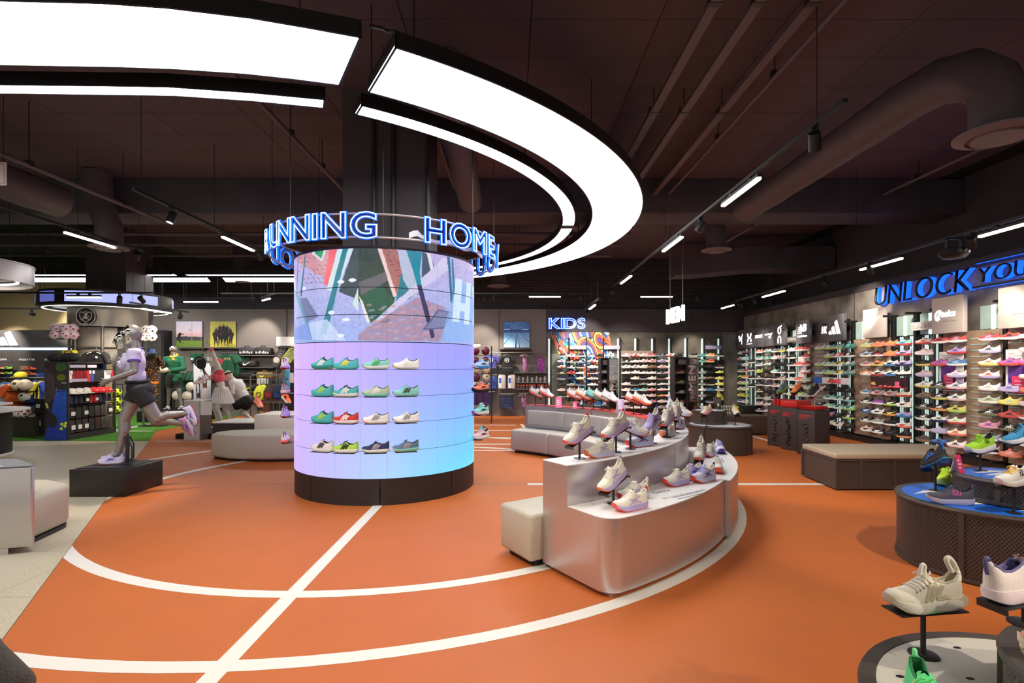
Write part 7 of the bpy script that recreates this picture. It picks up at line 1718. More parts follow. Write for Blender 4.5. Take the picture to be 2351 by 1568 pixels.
obj('headband',MB().tube([J['head'] + f.HU * .035 + f.HL * .082 * math.cos(k * PI / 8) + f.H * .104 * math.sin(k * PI / 8) for k in range(16)],.018,6,closed=True),M_BLACK,tm_); obj('feet',MB().ball((-.17,-.14,.035),(.12,.05,.035)).ball((.25,.12,.035),(.12,.05,.035)),M_MANW,tm_)

# ---------------------------------------------------------------- pedestals, seats and posters in the left middle
M_PGREY = mat('pedestal_grey',C(196,192,186),.5)
px0 = thing('pedestal','tall pale grey pedestal before the players poster','pedestal',(-6.45,10.95,0)); obj('body',MB().box(-.22,.10,-.15,.22,0,.80),M_PGREY,px0,bev=.004); obj('side_panel',MB().box(.101,.13,-.15,.22,0,.80),M_GREYM,px0); obj('top_plate',MB().box(-.22,.13,-.15,.22,.8005,.815),M_WHITE,px0)
shoe_on_stand('white stand on the tall grey pedestal','white and red shoe tipped on the white stand, tall pedestal',-6.42,11.0,.8155,.36,math.radians(200),.45,None,stand_kw=dict(m=M_WHITE),up=pc('w'),so=pc('w'),lg=pc('r'),logo='tiger',vn='run',parts=ALLP,ou=pc('r'))
tag(obj('paper_sheet',MB().box(-6.33,-6.10,10.792,10.7995,.52,.80),M_WHITE),'white paper sheet hanging on the tall pedestal side','paper')
bpz = thing('platform','low black sparkling block with white top behind the pouf','platform',(-5.3,10.3,0)); obj('body',MB().box(-.42,.36,-.15,.7,0,.42),mat('black_sparkle',C(38,36,38),.5,noise=.5,nscale=180),bpz); obj('top',MB().box(-.42,.36,-.15,.7,.4205,.44),M_WHITE,bpz)
gpz = thing('platform','pale grey raised block behind the pouf by the screen','platform',(-4.2,10.3,0)); obj('body',MB().box(-.70,.45,-.2,.7,0,.59),M_PGREY,gpz,bev=.004)
shoe_on_stand('dark stand on the black sparkling block','salmon pink shoe tipped on the dark stand, black block',-5.02,10.5,.4405,.30,math.radians(-35),.5,None,up=C(246,150,130),so=C(246,170,150),lg=None,logo=None,vn='max',parts=ALLP,tab=C(246,150,130))
shoe_on_stand('dark stand on the pale grey block','orange and white shoe tipped on the dark stand, pale block',-4.45,10.45,.5905,.24,math.radians(-35),.5,None,up=C(246,110,60),so=pc('w'),lg=pc('k'),logo='bars',vn='max',parts=ALLP,tab=C(246,110,60))
def pouf(label,poly,h,m=M_BEIGE,name='pouf'):
 cx_ = sum(p[0] for p in poly) / len(poly); cy_ = sum(p[1] for p in poly) / len(poly); t = thing(name,label,'seat',(cx_,cy_,0)); pl = [(x - cx_,y - cy_) for x,y in poly]
 obj('base',MB().prism([(x * .9,y * .85) for x,y in pl],0,.035),M_BLACK,t); obj('cushion',MB().prism(pl,.035,h),m,t,bev=.05); return t
a_ = [(-4.90,8.64),(-4.5,8.40),(-3.9,8.32),(-3.3,8.38),(-2.95,8.6),(-2.95,9.2)]; b_ = [(-3.4,9.38),(-4.2,9.4),(-4.84,9.2),(-4.98,8.9)]
pouf('rounded beige leather pouf left of the screen drum',fillet(a_ + b_,{0: .15,8: .15}),.41)
M_METL = M_ALU
t = thing('display_counter','aluminium display counter cut by the left photo edge, lit purple','display counter',(-4.5,4.0,0)); pol_ = fillet([(-3.85,4.30),(-4.30,4.62),(-5.4,4.55),(-5.4,3.80)],{0: .025})
obj('toe_kick',MB().prism([(-4.02 + 4.5,4.24 - 4),(-4.36 + 4.5,4.5 - 4),(-5.3 + 4.5,4.45 - 4),(-5.3 + 4.5,3.9 - 4)],0,.05),M_ALU,t); obj('body',MB().prism([(x + 4.5,y - 4) for x,y in pol_],.05,.69),M_ALU,t,bev=.004)
obj('top',MB().prism([(x + 4.5,y - 4) for x,y in pol_],.6905,.70),mat('print_top_grey',C(120,118,122),.4,noise=.3,nscale=12),t)
for k in range(3): obj('printed_curve',MB().sheet(arc(-.3 + .25 * k,.35,.22,200,340,14),arc(-.3 + .25 * k,.35,.20,200,340,14),.7001,.701),M_WHITE,t)
pouf('rounded beige leather seat tucked behind the purple lit counter',fillet([(-4.05,4.47),(-4.16,5.02),(-4.5,5.2),(-5.1,5.2),(-5.1,4.70),(-4.36,4.69)],{1: .2}),.405)
tb_ = thing('round_counter','white topped dark counter at the left edge of the turf','counter',(-9.33,8.85,0)); obj('base',MB().lathe([(.74,.03),(.74,.70)],40),M_BLACK,tb_); obj('kick_ring',MB().lathe([(.76,.0),(.76,.03),(.7,.03)],40),M_WHITE,tb_); obj('top',MB().lathe([(.001,.71),(.72,.71),(.98,.75),(.98,.775),(.001,.775)],40),M_WHITE,tb_)
obj('riser_shelf',MB().box(-.6,.55,.2,.5,.84,.88).box(-.1,.0,.3,.4,.776,.84),M_WHITE,tb_)
tag(obj('card_stand',MB().box(-8.93,-8.86,8.75,8.78,.776,.9),M_WHITE),'small white card on the left counter top','card')
t = thing('cable_loop','white looped cable display on the left counter','cable',(-9.05,8.8,.776)); obj('loop',MB().tube([(.0 + .05 * math.cos(a),0,.085 + .08 * math.sin(a)) for a in np.linspace(-1.2,4.3,14)],.008,6),M_BLACK,t); obj('disc',MB().cyl(.03,0,0,.008,.05,14),M_WHITE,t)
# fleece jacket in the lower left corner
t = thing('fleece_jacket','grey fleece jacket on a stand at the lower left corner','jacket',(-1.42,1.35,0)); FL = mat('grey_fleece',C(104,94,88),.95,noise=.25,nscale=120,bump=1.0,bscale=260,sheen=.4)
obj('body',remesh(MB().ball((-.12,.05,.62),(.20,.13,.26)).cap((.02,0,.80),.055,(.135,-.02,.69),.075).cap((.12,-.02,.70),.07,(.17,-.06,.50),.06),.012,5),FL,t)
obj('seam_band',MB().tube([(.005,-.09,.80),(.07,-.10,.77),(.13,-.085,.70)],[.012,.014,.012],8),mat('fleece_band',C(90,82,78),.9),t); obj('collar',MB().tube([(-.12 + .09 * math.cos(a),.05 + .08 * math.sin(a),.86) for a in np.linspace(0,2 * PI,13)[:-1]],.03,8,closed=True),FL,t); obj('stand_pole',MB().cyl(-.12,.05,0,.5,.02,10).cyl(-.12,.05,0,.015,.15,20),M_DARK,t)
# tall white players poster
cpl = Canvas(50,110,(206,216,236)); cpl.vgrad(0,1,(222,228,242),(190,206,230)); cpl.vgrad(.82,1,(206,120,80),(190,100,66))
for ox,sk_,sh_,up_ in ((.66,(96,62,48),(226,226,232),.22),(.3,(70,46,40),(196,200,214),.38)):
 cpl.ell(ox,up_ + .15,.085,.042,sk_); cpl.line(ox - .08,up_ + .22,ox - .14,up_ - .02,.07,sk_); cpl.line(ox + .08,up_ + .22,ox + .03,up_ - .08,.07,sk_); cpl.poly([(ox - .15,up_ + .2),(ox + .14,up_ + .2),(ox + .16,up_ + .42),(ox - .16,up_ + .42)],sh_); cpl.poly([(ox - .15,up_ + .42),(ox + .17,up_ + .42),(ox + .2,up_ + .56),(ox - .16,up_ + .56)],(26,28,48)); cpl.line(ox - .06,up_ + .55,ox - .1,up_ + .85,.1,sk_); cpl.line(ox + .1,up_ + .55,ox + .08,up_ + .85,.1,sk_)
cpl.ell(.42,.12,.06,.028,(150,170,140))
picture('players_poster','tall pale poster of two basketball players behind the tall pedestal',cpl,444,834,484,972,12.9,.03)
tag(obj('poster_base',MB().box(P(444,0,12.9)[0],P(484,0,12.9)[0],12.9,13.0,0,P(0,972,12.9)[2] - .001),M_BLACK),'dark base strip under the players poster','base')
# ---------------------------------------------------------------- rugby corner on the rear wall
cr = Canvas(90,90,(200,200,220)); cr.vgrad(0,.45,(200,200,222),(216,196,210)); cr.vgrad(.45,.7,(222,180,184),(190,160,170)); cr.poly([(0,.62),(.3,.58),(1,.6),(1,.74),(0,.74)],(64,62,66)); cr.vgrad(.74,1,(110,140,50),(96,120,44)); cr.line(.6,.04,.6,.74,.012,(150,146,160)); cr.line(.95,.1,.95,.74,.012,(150,146,160)); cr.ell(.52,.33,.02,.025,(40,36,40))
cr.ell(.15,.48,.05,.05,(24,22,26)); cr.line(.14,.5,.08,.66,.11,(24,22,26)); cr.line(.16,.52,.3,.48,.035,(24,22,26)); cr.line(.08,.64,.17,.82,.06,(24,22,26)); cr.line(.1,.64,.24,.6,.05,(24,22,26)); cr.ell(.27,.84,.018,.02,(24,22,26)); cr.noise(4)
picture('rugby_picture','square photo print of a rugby kick at dusk',cr,404,738,464,797,BY - .06)
ch_ = Canvas(90,90,(196,184,70)); ch_.vgrad(0,1,(176,170,80),(200,190,70)); ch_.noise(12,2)
for x,y,sk_ in ((.24,.30,90),(.38,.20,70),(.52,.17,100),(.66,.20,80),(.78,.30,110),(.16,.44,80),(.86,.44,100),(.36,.40,70),(.66,.42,90),(.51,.38,120)):
 t = .5 + (x - .5) * .8; b = y + .30
 ch_.poly([(x - .075,y + .02),(x + .075,y + .02),(t + .07,b),(t - .07,b)],(30,27,32)); ch_.line(x - .07,y + .08,x + .10 * (1 if x < .5 else -1),y + .16,.035,(sk_,sk_ * .66,sk_ * .5))
 for d in (-.035,.035): ch_.line(t + d,b - .02,t + d * 1.5,b + .12,.045,(26,24,28)); ch_.line(t + d * 1.5,b + .12,t + d * 1.7,min(.96,b + .26),.028,(sk_,sk_ * .7,sk_ * .55))
 ch_.ell(x,y,.034,.04,(34,28,26)); ch_.ell(x,y + .02,.022,.02,(sk_,sk_ * .68,sk_ * .52))
for k in range(6): ch_.line(.6 + k * .06,.88,.66 + k * .07,.99,.025,(110,104,40))
picture('huddle_picture','square photo print of a dark kitted team huddle on yellow grass',ch_,482,738,541,797,BY - .06)
wall_shelf('grey ledge under the rugby kick picture',402,468,798); wall_shelf('grey ledge under the huddle picture',479,546,798)
for py,nm in ((815,'first'),(843,'second'),(870,'third'),(898,'fourth')): wall_shelf('grey bag shelf, %s from the top' % nm,549,628,py,.32)
wall_shelf('grey shelf under folded green shirts',432,470,828,.3)
def duffel(label,px,py,wpx,col,word=None,swoosh=None,sq=1.0):
 yy = BY - .18; x = P(px,py,yy)[0]; z = 1.5 + (842 - py) / 1220 * (BY - .32) + .001; w = wpx / 1220 * yy / 2; h = .24 * sq
 t = thing('duffel_bag',label,'duffel bag',(x,yy,z)); b = MB(); n = 16; vs = []
 for xx,s in ((-1,.55),(-.96,.85),(-.8,1),(0,1.03),(.8,1),(.96,.85),(1,.55)): vs += [(xx * w,.13 * s * math.copysign(abs(math.cos(2 * PI * k / n)) ** .6,math.cos(2 * PI * k / n)),h / 2 + h / 2 * s * math.copysign(abs(math.sin(2 * PI * k / n)) ** .7,math.sin(2 * PI * k / n)) * (1 if math.sin(2 * PI * k / n) < 0 else .9 + .1 * math.sin(xx * 7))) for k in range(n)]
 b.add([(x_,y_,max(0,z_)) for x_,y_,z_ in vs],[(i * n + k,i * n + (k + 1) % n,(i + 1) * n + (k + 1) % n,(i + 1) * n + k) for i in range(6) for k in range(n)] + [tuple(range(n))[::-1],tuple(6 * n + k for k in range(n))])
 obj('bag_body',b,M_OBJ,t,color=C(*col),smooth=50); obj('handle',MB().tube([(-w * .3,-.06,h * .93),(-w * .25,-.08,h * 1.12),(w * .25,-.08,h * 1.12),(w * .3,-.06,h * .93)],.014,6),M_OBJ,t,color=C(*col))
 if word: lettering(word,M_WHITE,t,(-w * .8,-.138,h * .18),(1,0,0),h * .36,width=w * 1.6,depth=.02)
 if swoosh:
  for p in SWOOSH:
   q_ = [((a - .5) * w * 1.0,(b_ - .5) * w * .9 + h * .5) for a,b_ in p]; n2 = len(q_); obj('tick_mark',MB().add([(a,-.145,b_) for a,b_ in q_] + [(a,-.128,b_) for a,b_ in q_],[tuple(range(n2)),tuple(range(2 * n2 - 1,n2 - 1,-1))]),mat('tick_%d' % swoosh[1],C(*swoosh),.5),t)
 return t
duffel('black duffel bag with white name on the top shelf, left, crumpled',569,815,38,(34,33,40),'adidas'); duffel('black duffel bag with white name on the top shelf, right',606,815,38,(24,23,26),'adidas')
duffel('black duffel bag with white tick on the second shelf',571,843,36,(26,25,28),None,(236,236,236),.9); duffel('plain dark duffel bag on the third shelf',568,870,36,(24,24,26),None,None,.9); duffel('gold duffel bag with lime tick on the third shelf',610,870,38,(150,122,66),None,(206,230,40),.9); duffel('black duffel bag with white tick on the lowest bag shelf',577,898,36,(30,29,30),None,(230,230,230),.9)
GRC = C(18,86,58)
for i,px in enumerate((447,460)):
 x = P(px,820,BY - .16)[0]; z = 1.5 + (842 - 828) / 1220 * (BY - .3) + .001; t = thing('folded_shirt','folded green rugby shirt pile on the shelf, %s' % ('left','right')[i],'shirt',(x,BY - .16,z))
 for k in range(4): obj('fold',MB().box(-.085,.085,-.12,.12,k * .055,k * .055 + .05),M_OBJ,t,color=GRC,bev=.02)
 obj('tag_card',MB().box(-.05,.02,-.126,-.121,.03,.08),M_WHITE,t)
sgn = thing('category_strip','grey sign lettered RUGBY on the rear wall','shop sign',(P(468,0,BY - .5)[0],BY - .5,P(0,836,BY - .5)[2])); obj('sign_board',MB().box(0,.54,0,.02,0,.31),mat('sign_grey',C(88,88,86),.5),sgn); lettering('RUGBY',mat('sign_letters',C(206,204,200),.5),sgn,(.1,-.001,.1),(1,0,0),.11,width=.34,depth=.03); obj('bracket',MB().box(.1,.12,.02,.5,.1,.13).box(.42,.44,.02,.5,.1,.13),M_DARK,sgn)
rail_rod('clothes rail for green rugby jerseys',508,545,810,BY - .35,.35); rail_rod('lower clothes rail for green rugby jerseys',428,470,850,BY - .35,.35)
for k in range(6):
 x,y,z = P(520 + k * 3.6,813,BY - .42 + .0); t = tee('rugby_jersey','green rugby jersey on the wall rail, %s from the front' % ('first, with yellow word','second','third','fourth','fifth','sixth')[k] ,'shirt',x,BY - .42 + k * .045,z - .02,.46,.55 + .02 * k,GRC,None,rot=.5 if k else 0,group='green rugby jerseys on the rail')
 if k == 0: lettering('BOKKE',mat('word_yellow',C(232,190,50),.6),t,(-.15,-.062,-.16),(1,0,0),.075,width=.30,depth=.03)
for k in range(5):
 x,y,z = P(432 + k * 9,853,BY - .35); tee('rugby_jersey','green jersey on the lower wall rail behind the mannequin, %s from left' % 'one two three four five'.split()[k],'shirt',x,BY - .35 + .02 * (k % 2),z - .02,.36,.6,C(14,70,48),None,rot=.9,group='green jerseys on the lower rail')
for px,py,nm in ((406,908,'white rugby ball low behind the mannequin, left'),(430,909,'white rugby ball low behind the mannequin, right'),(438,888,'cream rugby ball beside the held cap')):
 x,y,z = P(px,py,15.3); ball(nm,x,y,z,.14,mat('ball_ivory'),'rugby balls on the rear rack',.1,'rugby_ball',(0,1.2,0))
wire_rack('low wire rack holding rugby balls',P(420,0,15.3)[0],15.3,.2,.85,.7,.3,shelves=[P(0,908,15.3)[2] - .115,.3,P(0,888,15.3)[2] - .11])
# racket wall, paddle bags
g = thing('racket_rail','rail of bat covers and small packets left of the screen','display rail',(P(625,0,14.6)[0],14.6,0)); obj('frame',MB().box(-.62,.5,-.012,.012,1.26,1.30).box(-.62,-.59,-.012,.012,0,1.3).box(.47,.5,-.012,.012,0,1.3).box(-.62,.5,-.012,.012,.55,.58).box(-.62,-.59,-.25,.25,0,.03).box(.47,.5,-.25,.25,0,.03),M_GREYM,g)
for i,(px,col,c2,nm) in enumerate(((593,(216,226,60),(60,66,30),'yellow'),(615,(70,50,52),(206,50,60),'black and red'),(635,(28,46,74),(30,90,160),'navy and blue'))):
 x = P(px,0,14.45)[0]; z = P(0,885,14.45)[2]; t = thing('paddle_cover','%s bat cover hanging below the rail, front of its row' % nm,'bat cover',(x,14.45,z))
 for k in range(3):
  p = [(.0,.0),(.05,-.02),(.13,-.16),(.14,-.27),(.09,-.38),(0,-.41),(-.09,-.38),(-.14,-.27),(-.13,-.16),(-.05,-.02)]; p = [(x_ + k * .035,z_ + k * .012) for x_,z_ in p]; n = 10
  obj('cover',MB().add([(x_,k * .06,z_) for x_,z_ in p] + [(x_,k * .06 + .045,z_) for x_,z_ in p],[tuple(range(n)),tuple(range(2 * n - 1,n - 1,-1))] + [(i_,n + i_,n + (i_ + 1) % n,(i_ + 1) % n) for i_ in range(n)]),M_OBJ,t,color=C(*col),bev=.01)
 obj('print',MB().lathe([(.05,0),(.075,0),(.075,.004),(.05,.004)],16,cap=False).xf(Matrix.Translation((0,-.004,-.25)) @ Matrix.Rotation(PI / 2,4,'X')) if i == 0 else MB().box(-.06,-.035,-.004,0,-.32,-.18).box(-.012,.012,-.004,0,-.32,-.18).box(.035,.06,-.004,0,-.32,-.18).box(-.06,.06,-.004,0,-.2,-.18),mat('cover_print_%d' % i,C(*c2),.6),t); obj('strap',MB().tube([(0,.05,-.01),(0,.06,.20)],.02,6),M_OBJ,t,color=C(206,206,200) if i == 0 else C(60,56,56)); obj('hook',MB().tube([(0,.0,.20),(0,.15,.22)],.006,5),M_GREYM,t)
for row,py,cols,hh in ((0,868,((206,204,200),(190,190,186),(60,56,58),(70,90,96),(90,150,160)),.16),(1,925,((60,50,46),(110,60,50),(40,38,40),(44,60,66),(150,150,150)),.22),(2,943,((160,150,60),(150,60,50),(120,190,200),(40,60,56),(30,50,48)),.26)):
 for k in range(10):
  px = 592 + k * 7.4; x = P(px,0,14.66)[0]; z = P(0,py,14.66)[2]; c = cols[k // 2]
  tag(obj('hung_packet',cloth([(0,.02,.02),(-.03,.04,.04),(-hh,.045,.045)],.02,.01),M_OBJ,loc=(x,14.68 + .04 * (k % 2),z),color=C(*c),smooth=60),'small %s packet on the rail left of the screen, %s row, place %s' % ('light' if sum(c) > 400 else 'dark',('top','middle','bottom')[row],'one two three four five six seven eight nine ten'.split()[k]),'packet','small packets on the rail, %s row' % ('top','middle','bottom')[row])
for i,(px,rim,nm) in enumerate(((634,(40,38,40),'black'),(656,(190,206,60),'yellow and green'))):
 for k in range(6):
  x,y,z = P(px + k * 3.2,828 - k * 4.2,BY - .75 + k * .1); t = thing('tennis_racket','%s rimmed tennis racket in the wall row, %s from the front' % (nm,'first second third fourth fifth sixth'.split()[k]),'racket',(x,y,z),(0,.0,.3),'%s tennis rackets on the wall' % nm)
  obj('hoop',MB().tube([(.115 * math.cos(a),0,.15 * math.sin(a)) for a in np.linspace(0,2 * PI,21)[:-1]],.011,6,closed=True),mat('racket_%d' % i,C(*rim),.35),t)
  obj('throat',MB().tube([(-.09,0,-.09),(0,0,-.25),(.09,0,-.09)],.010,6),mat('racket_%d' % i),t); obj('handle',MB().tube([(0,0,-.25),(0,0,-.52)],.016,8),M_BLACK if k else M_GREYM,t)
  s_ = MB()
  for q_ in range(7): s_.box(-.09 + q_ * .03 - .001,-.09 + q_ * .03 + .001,-.001,.001,-.13,.13)
  obj('strings',s_,M_WHITE,t)
  if k == 0: obj('card_insert',MB().lathe([(.001,0),(.085,0),(.085,.004),(.001,.004)],16).xf(Matrix.Translation((0,-.006,.02)) @ Matrix.Rotation(PI / 2,4,'X')),mat('card_cream',C(226,210,204),.5),t)
 t = thing('racket_hook','%s hook bar behind the %s rackets' % ('long dark' if i else 'short dark',nm),'hook',(P(px + 10,0,BY)[0],BY - .4,P(0,838,BY)[2] + .15)); pg = MB()
 for k in range(6): x,y,z = P(px + k * 3.2,828 - k * 4.2,BY - .75 + k * .1); x -= t.location.x; y -= t.location.y; z -= t.location.z; pg.box(x - .006,x + .006,y - .01,.399,z + .13,z + .142)
 obj('pegs',pg,M_DARK,t)
x,y,z = P(657,790,BY - .2); t = thing('light_box','pale wall sign box left of the screen','sign',(P(634,0,BY - .2)[0],BY - .2,P(0,794,BY - .2)[2])); obj('box_body',MB().box(0,.75,0,.199,0,.275),mat('box_pale',C(206,202,198),.5),t); wall_shelf('grey shelf under the pale wall sign box',630,690,796,.32)
for i,(px,py,col,nm) in enumerate(((660,850,(70,180,226),'cyan socks upper'),(660,872,(80,186,226),'cyan socks lower'),(668,860,(236,232,228),'white socks'))):
 x,y,z = P(px,py,14.3); t = thing('sock_pack','%s pack hanging at the left rim of the screen' % nm,'socks',(x,14.3,z)); obj('socks',cloth([(0,.06,.06),(-.1,.07,.07),(-.22,.065,.065)],.03,.02),M_OBJ,t,color=C(*col)); obj('header',MB().box(-.06,.06,-.01,.01,.0,.05),mat('header_red',C(214,60,60),.5) if i == 1 else M_WHITE,t); obj('hook',MB().tube([(0,0,.04),(0,.28,.05)],.006,5),M_GREYM,t)
tag(obj('hook_panel',MB().box(P(655,0,14.6)[0],P(675,0,14.6)[0] + .1,14.58,14.62,0,1.6),M_DARK),'dark panel behind the sock packs by the screen','panel')

# ---------------------------------------------------------------- football kiosk
KX,KY = -9.63,12.7
kc = tag(obj('column',MB().box(KX - .48,KX + .48,KY - .1,KY + .86,2.4,HC),mat('column_paint')),'dark square column above the football kiosk',kind='structure')
kk = thing('kiosk','round football kiosk with perforated silver drum and crest','kiosk',(KX,KY,0)); kk.scale = (.8,.8,1)
obj('drum_band',MB().lathe([(.97,2.42),(.97,2.86),(.93,2.86),(.93,2.42)],56,loop=True),mat('silver_perforated',C(164,158,148),.4,.6,noise=.15,nscale=120),kk)
for a in (-150,-108,-62,-25,60,120): obj('post',MB().cyl(.93 * math.cos(math.radians(a)),.93 * math.sin(math.radians(a)),0,2.42,.035,12),M_GREYM,kk)
obj('hoop_rail',MB().tube([(.93 * math.cos(a),.93 * math.sin(a),1.95) for a in np.linspace(0,2 * PI,41)[:-1]],.02,6,closed=True),M_GREYM,kk)
wg = MB()
for a0,a1 in ((-175,-150),(-20,10)):
 for k in range(8): a = math.radians(a0 + (a1 - a0) * k / 7); wg.cyl(.95 * math.cos(a),.95 * math.sin(a),.9,2.4,.004,4)
 for k in range(16): wg.tube([(.95 * math.cos(math.radians(a0 + (a1 - a0) * j / 5)),.95 * math.sin(math.radians(a0 + (a1 - a0) * j / 5)),.95 + k * .095) for j in range(6)],.004,4)
tag(obj('wire_grid',wg,M_DARK,kk),kind='stuff')
obj('rear_screen',MB().sheet(arc(0,0,.86,-140,-40,16),arc(0,0,.84,-140,-40,16),1.55,2.4),mat('kiosk_screen',C(120,112,104),.5,noise=.25,nscale=4),kk)
ca = math.radians(-84); cr_ = thing('crest','round black club crest with white skull shield on the silver drum','crest',(KX + .79 * math.cos(ca),KY + .79 * math.sin(ca),2.63),(0,0,ca + PI / 2))
RX90 = Matrix.Rotation(PI / 2,4,'X')
obj('disc',MB().lathe([(.001,-.01),(.205,-.01),(.205,.015),(.001,.015)],40).xf(RX90),M_BLACK,cr_); obj('rim',MB().lathe([(.19,.0155),(.205,.0155),(.205,.02),(.19,.02)],40,loop=True).xf(RX90),M_WHITE,cr_)
shd = [(-.115,.10),(-.05,.085),(0,.105),(.05,.085),(.115,.10),(.125,.0),(.09,-.075),(0,-.13),(-.09,-.075),(-.125,.0)]
obj('shield_outline',MB().tube([(x,-.018,z) for x,z in shd],.007,5,closed=True),M_WHITE,cr_); obj('skull',MB().ball((0,-.018,.04),(.036,.012,.036)).box(-.018,.018,-.028,-.016,-.01,.012),M_WHITE,cr_); obj('eye_sockets',MB().ball((-.014,-.03,.038),.010,8,6).ball((.014,-.03,.038),.010,8,6),M_BLACK,cr_)
obj('crossbones',MB().tube([(-.07,-.02,-.07),(.07,-.02,-.005)],.009,6).tube([(.07,-.02,-.07),(-.07,-.02,-.005)],.009,6),M_WHITE,cr_); lettering('1937',M_WHITE,cr_,(-.055,-.016,-.18),(1,0,0),.032,width=.11,depth=.05)
kr = thing('kiosk_ring','large hanging ring with blue white screens above the football kiosk','screen ring',(KX - .05,KY + .05,2.865)); kr.scale = (.81,.81,1)
obj('ring_body',MB().lathe([(1.62,.0),(1.62,.33),(1.58,.33),(1.40,.08),(1.30,.02),(1.30,-.02),(1.58,-.02)],64,loop=True),M_BLACK,kr); obj('under_light',MB().lathe([(1.46,-.030),(1.50,-.030),(1.50,-.021),(1.46,-.021)],64,loop=True),mat('ring_strip',(.9,.9,.9,1),.5,emit=(1,.93,.8,1),es=2.5),kr)
M_SCRB = mat('band_screen',(.05,.05,.06,1),.3,emit=C(176,184,255),es=1.0); M_SCRD = mat('band_screen_dim',(.05,.05,.06,1),.3,emit=C(96,104,190),es=.8)
for a0,a1,m_ in ((-150,-132,M_SCRD),(-118,-98,M_SCRD),(-88,-8,M_SCRB),(20,90,M_SCRB)): obj('band_screen',MB().sheet(arc(0,0,1.626,a0,a1,24),arc(0,0,1.6205,a0,a1,24),.05,.28),m_,kr)
w = MB()
for a in range(0,360,60): w.cyl(1.5 * math.cos(math.radians(a)),1.5 * math.sin(math.radians(a)),.3,HC - 2.87,.005,6)
obj('suspension_wire',w,M_DARK,kr)
for r_,py in ((0,753),(1,769)):
 for k in range(4):
  x,y,z = P(128 + k * 11.5 if r_ == 0 else 126 + k * 12.5,py,11.9); ball('pink and white ball on the kiosk wire, %s row, place %s from left' % (('upper','lower')[r_],'one two three four'.split()[k]),x,y + .06 * (k % 2),z,.108,B_PINK,'pink balls on the kiosk')
 for k in range(2):
  x,y,z = P(334 + k * 14,py + 5,12.2); ball('black spotted white ball on the kiosk, %s row, %s' % (('upper','lower')[r_],('left','right')[k]),x,y,z,.112,B_SPOT,'spotted balls on the kiosk')
 t = thing('ball_hook','wire arm carrying balls on the kiosk, %s %s' % (('upper','lower')[r_],'left'),'hook',P(145,py + 9,12.05)); obj('arm',MB().box(-.26,.2,-.2,-.19,-.012,0).box(-.26,.2,.0,.01,-.012,0).box(.1,.12,-.2,.7,-.02,-.012),M_DARK,t)
 t = thing('ball_hook','wire arm carrying balls on the kiosk, %s %s' % (('upper','lower')[r_],'right'),'hook',P(341,py + 14,12.25)); obj('arm',MB().box(-.2,.2,-.1,-.09,-.012,0).box(-.2,.2,.02,.03,-.012,0).box(-.2,-.18,-.1,.6,-.02,-.012),M_DARK,t)
# gondola of socks, caps and packs
GX0,GX1,GY0,GY1 = -9.50,-9.02,10.80,12.1
gd = thing('gondola','tall gondola with blue padel court end panel and hanging socks','shop gondola',(GX0,GY0,0)); w_,d_ = GX1 - GX0,GY1 - GY0
obj('core_panel',MB().box(.2,.24,.03,d_,.05,1.58),M_DARK,gd); obj('frame',MB().box(w_ - .03,w_,0.0,.03,0,1.6).box(w_ - .03,w_,d_ - .03,d_,0,1.6).box(0,w_,.03,d_,1.57,1.6).box(.02,w_,.03,d_,0,.12),mat('gondola_dark',C(52,46,50),.5),gd)
for z in (1.44,1.16,.92,.68,.42,.14): obj('shelf_bar',MB().box(.24,w_ - .04,.04,d_ - .04,z,z + .012),M_DARK,gd)
for z,lo,hi in ((1.49,.05,.45),(1.49,.5,.75),(1.2,.05,.5)): obj('label_strip',MB().box(w_ - .012,w_ - .006,lo,hi,z - .01,z + .05),mat('label_lilac',C(190,186,206),.5),gd)
cg = Canvas(60,190,(40,76,170)); cg.vgrad(0,.36,(38,44,46),(52,50,46)); cg.vgrad(.36,1,(46,92,196),(36,66,170)); cg.ell(.72,.07,.3,.05,(50,84,36)); cg.ell(.75,.2,.2,.04,(96,110,30)); cg.poly([(0,0),(.52,0),(.5,.4),(0,.98)],(48,36,40))
for k in range(22): cg.line(.02,.08 + k * .022,.46,.2 + k * .012,.006,(150,140,140),.5)
cg.line(.5,.38,1,.38,.008,(30,40,90)); cg.line(.76,.27,1,.27,.012,(190,196,210)); cg.line(.54,.33,.52,.42,.02,(120,140,190)); cg.ell(.78,.42,.03,.012,(24,22,24)); cg.noise(8,2)
obj('court_print',print_mesh('court_print',cg,(0,-.003,1.6),(1,0,0),(0,0,1),w_ - .03,1.6),M_PRINT,gd); obj('end_panel',MB().box(0,w_ - .03,0,.028,0,1.6),M_BLACK,gd)
rp2 = [(.10 * math.cos(a) * (1.0 if math.sin(a) > -.3 else 1),.15 * math.sin(a)) for a in np.linspace(0,2 * PI,25)[:-1]]
pr = thing('printed_racket','dark padel racket on the blue end panel','racket',(GX0 + .16,GY0 - .012,.42),(0,-.35,0)); obj('racket_face',MB().add([(x,-.006,z) for x,z in rp2] + [(x,.008,z) for x,z in rp2],[tuple(range(24)),tuple(range(47,23,-1))] + [(i,24 + i,24 + (i + 1) % 24,(i + 1) % 24) for i in range(24)]),mat('racket_dark',C(46,44,48),.5),pr); obj('handle',MB().tube([(0,0,.14),(0,0,.25)],.016,8),M_BLACK,pr); obj('grip',MB().tube([(0,0,.25),(.0,0,.36)],.019,8),mat('grip_green',C(150,170,90),.7),pr)
for i,(x,z) in enumerate(((.36,.33),(.345,.24),(.42,.29),(.435,.35))): tag(obj('tennis_ball',MB().ball((0,0,0),(.034,.012,.034),14,8),mat('tennis_ball'),loc=(GX0 + x,GY0 - .013,z)),'yellow tennis ball on the blue end panel, %s' % ('upper left','lower left','middle right','upper right')[i],'ball')
XF = GX1 - .03
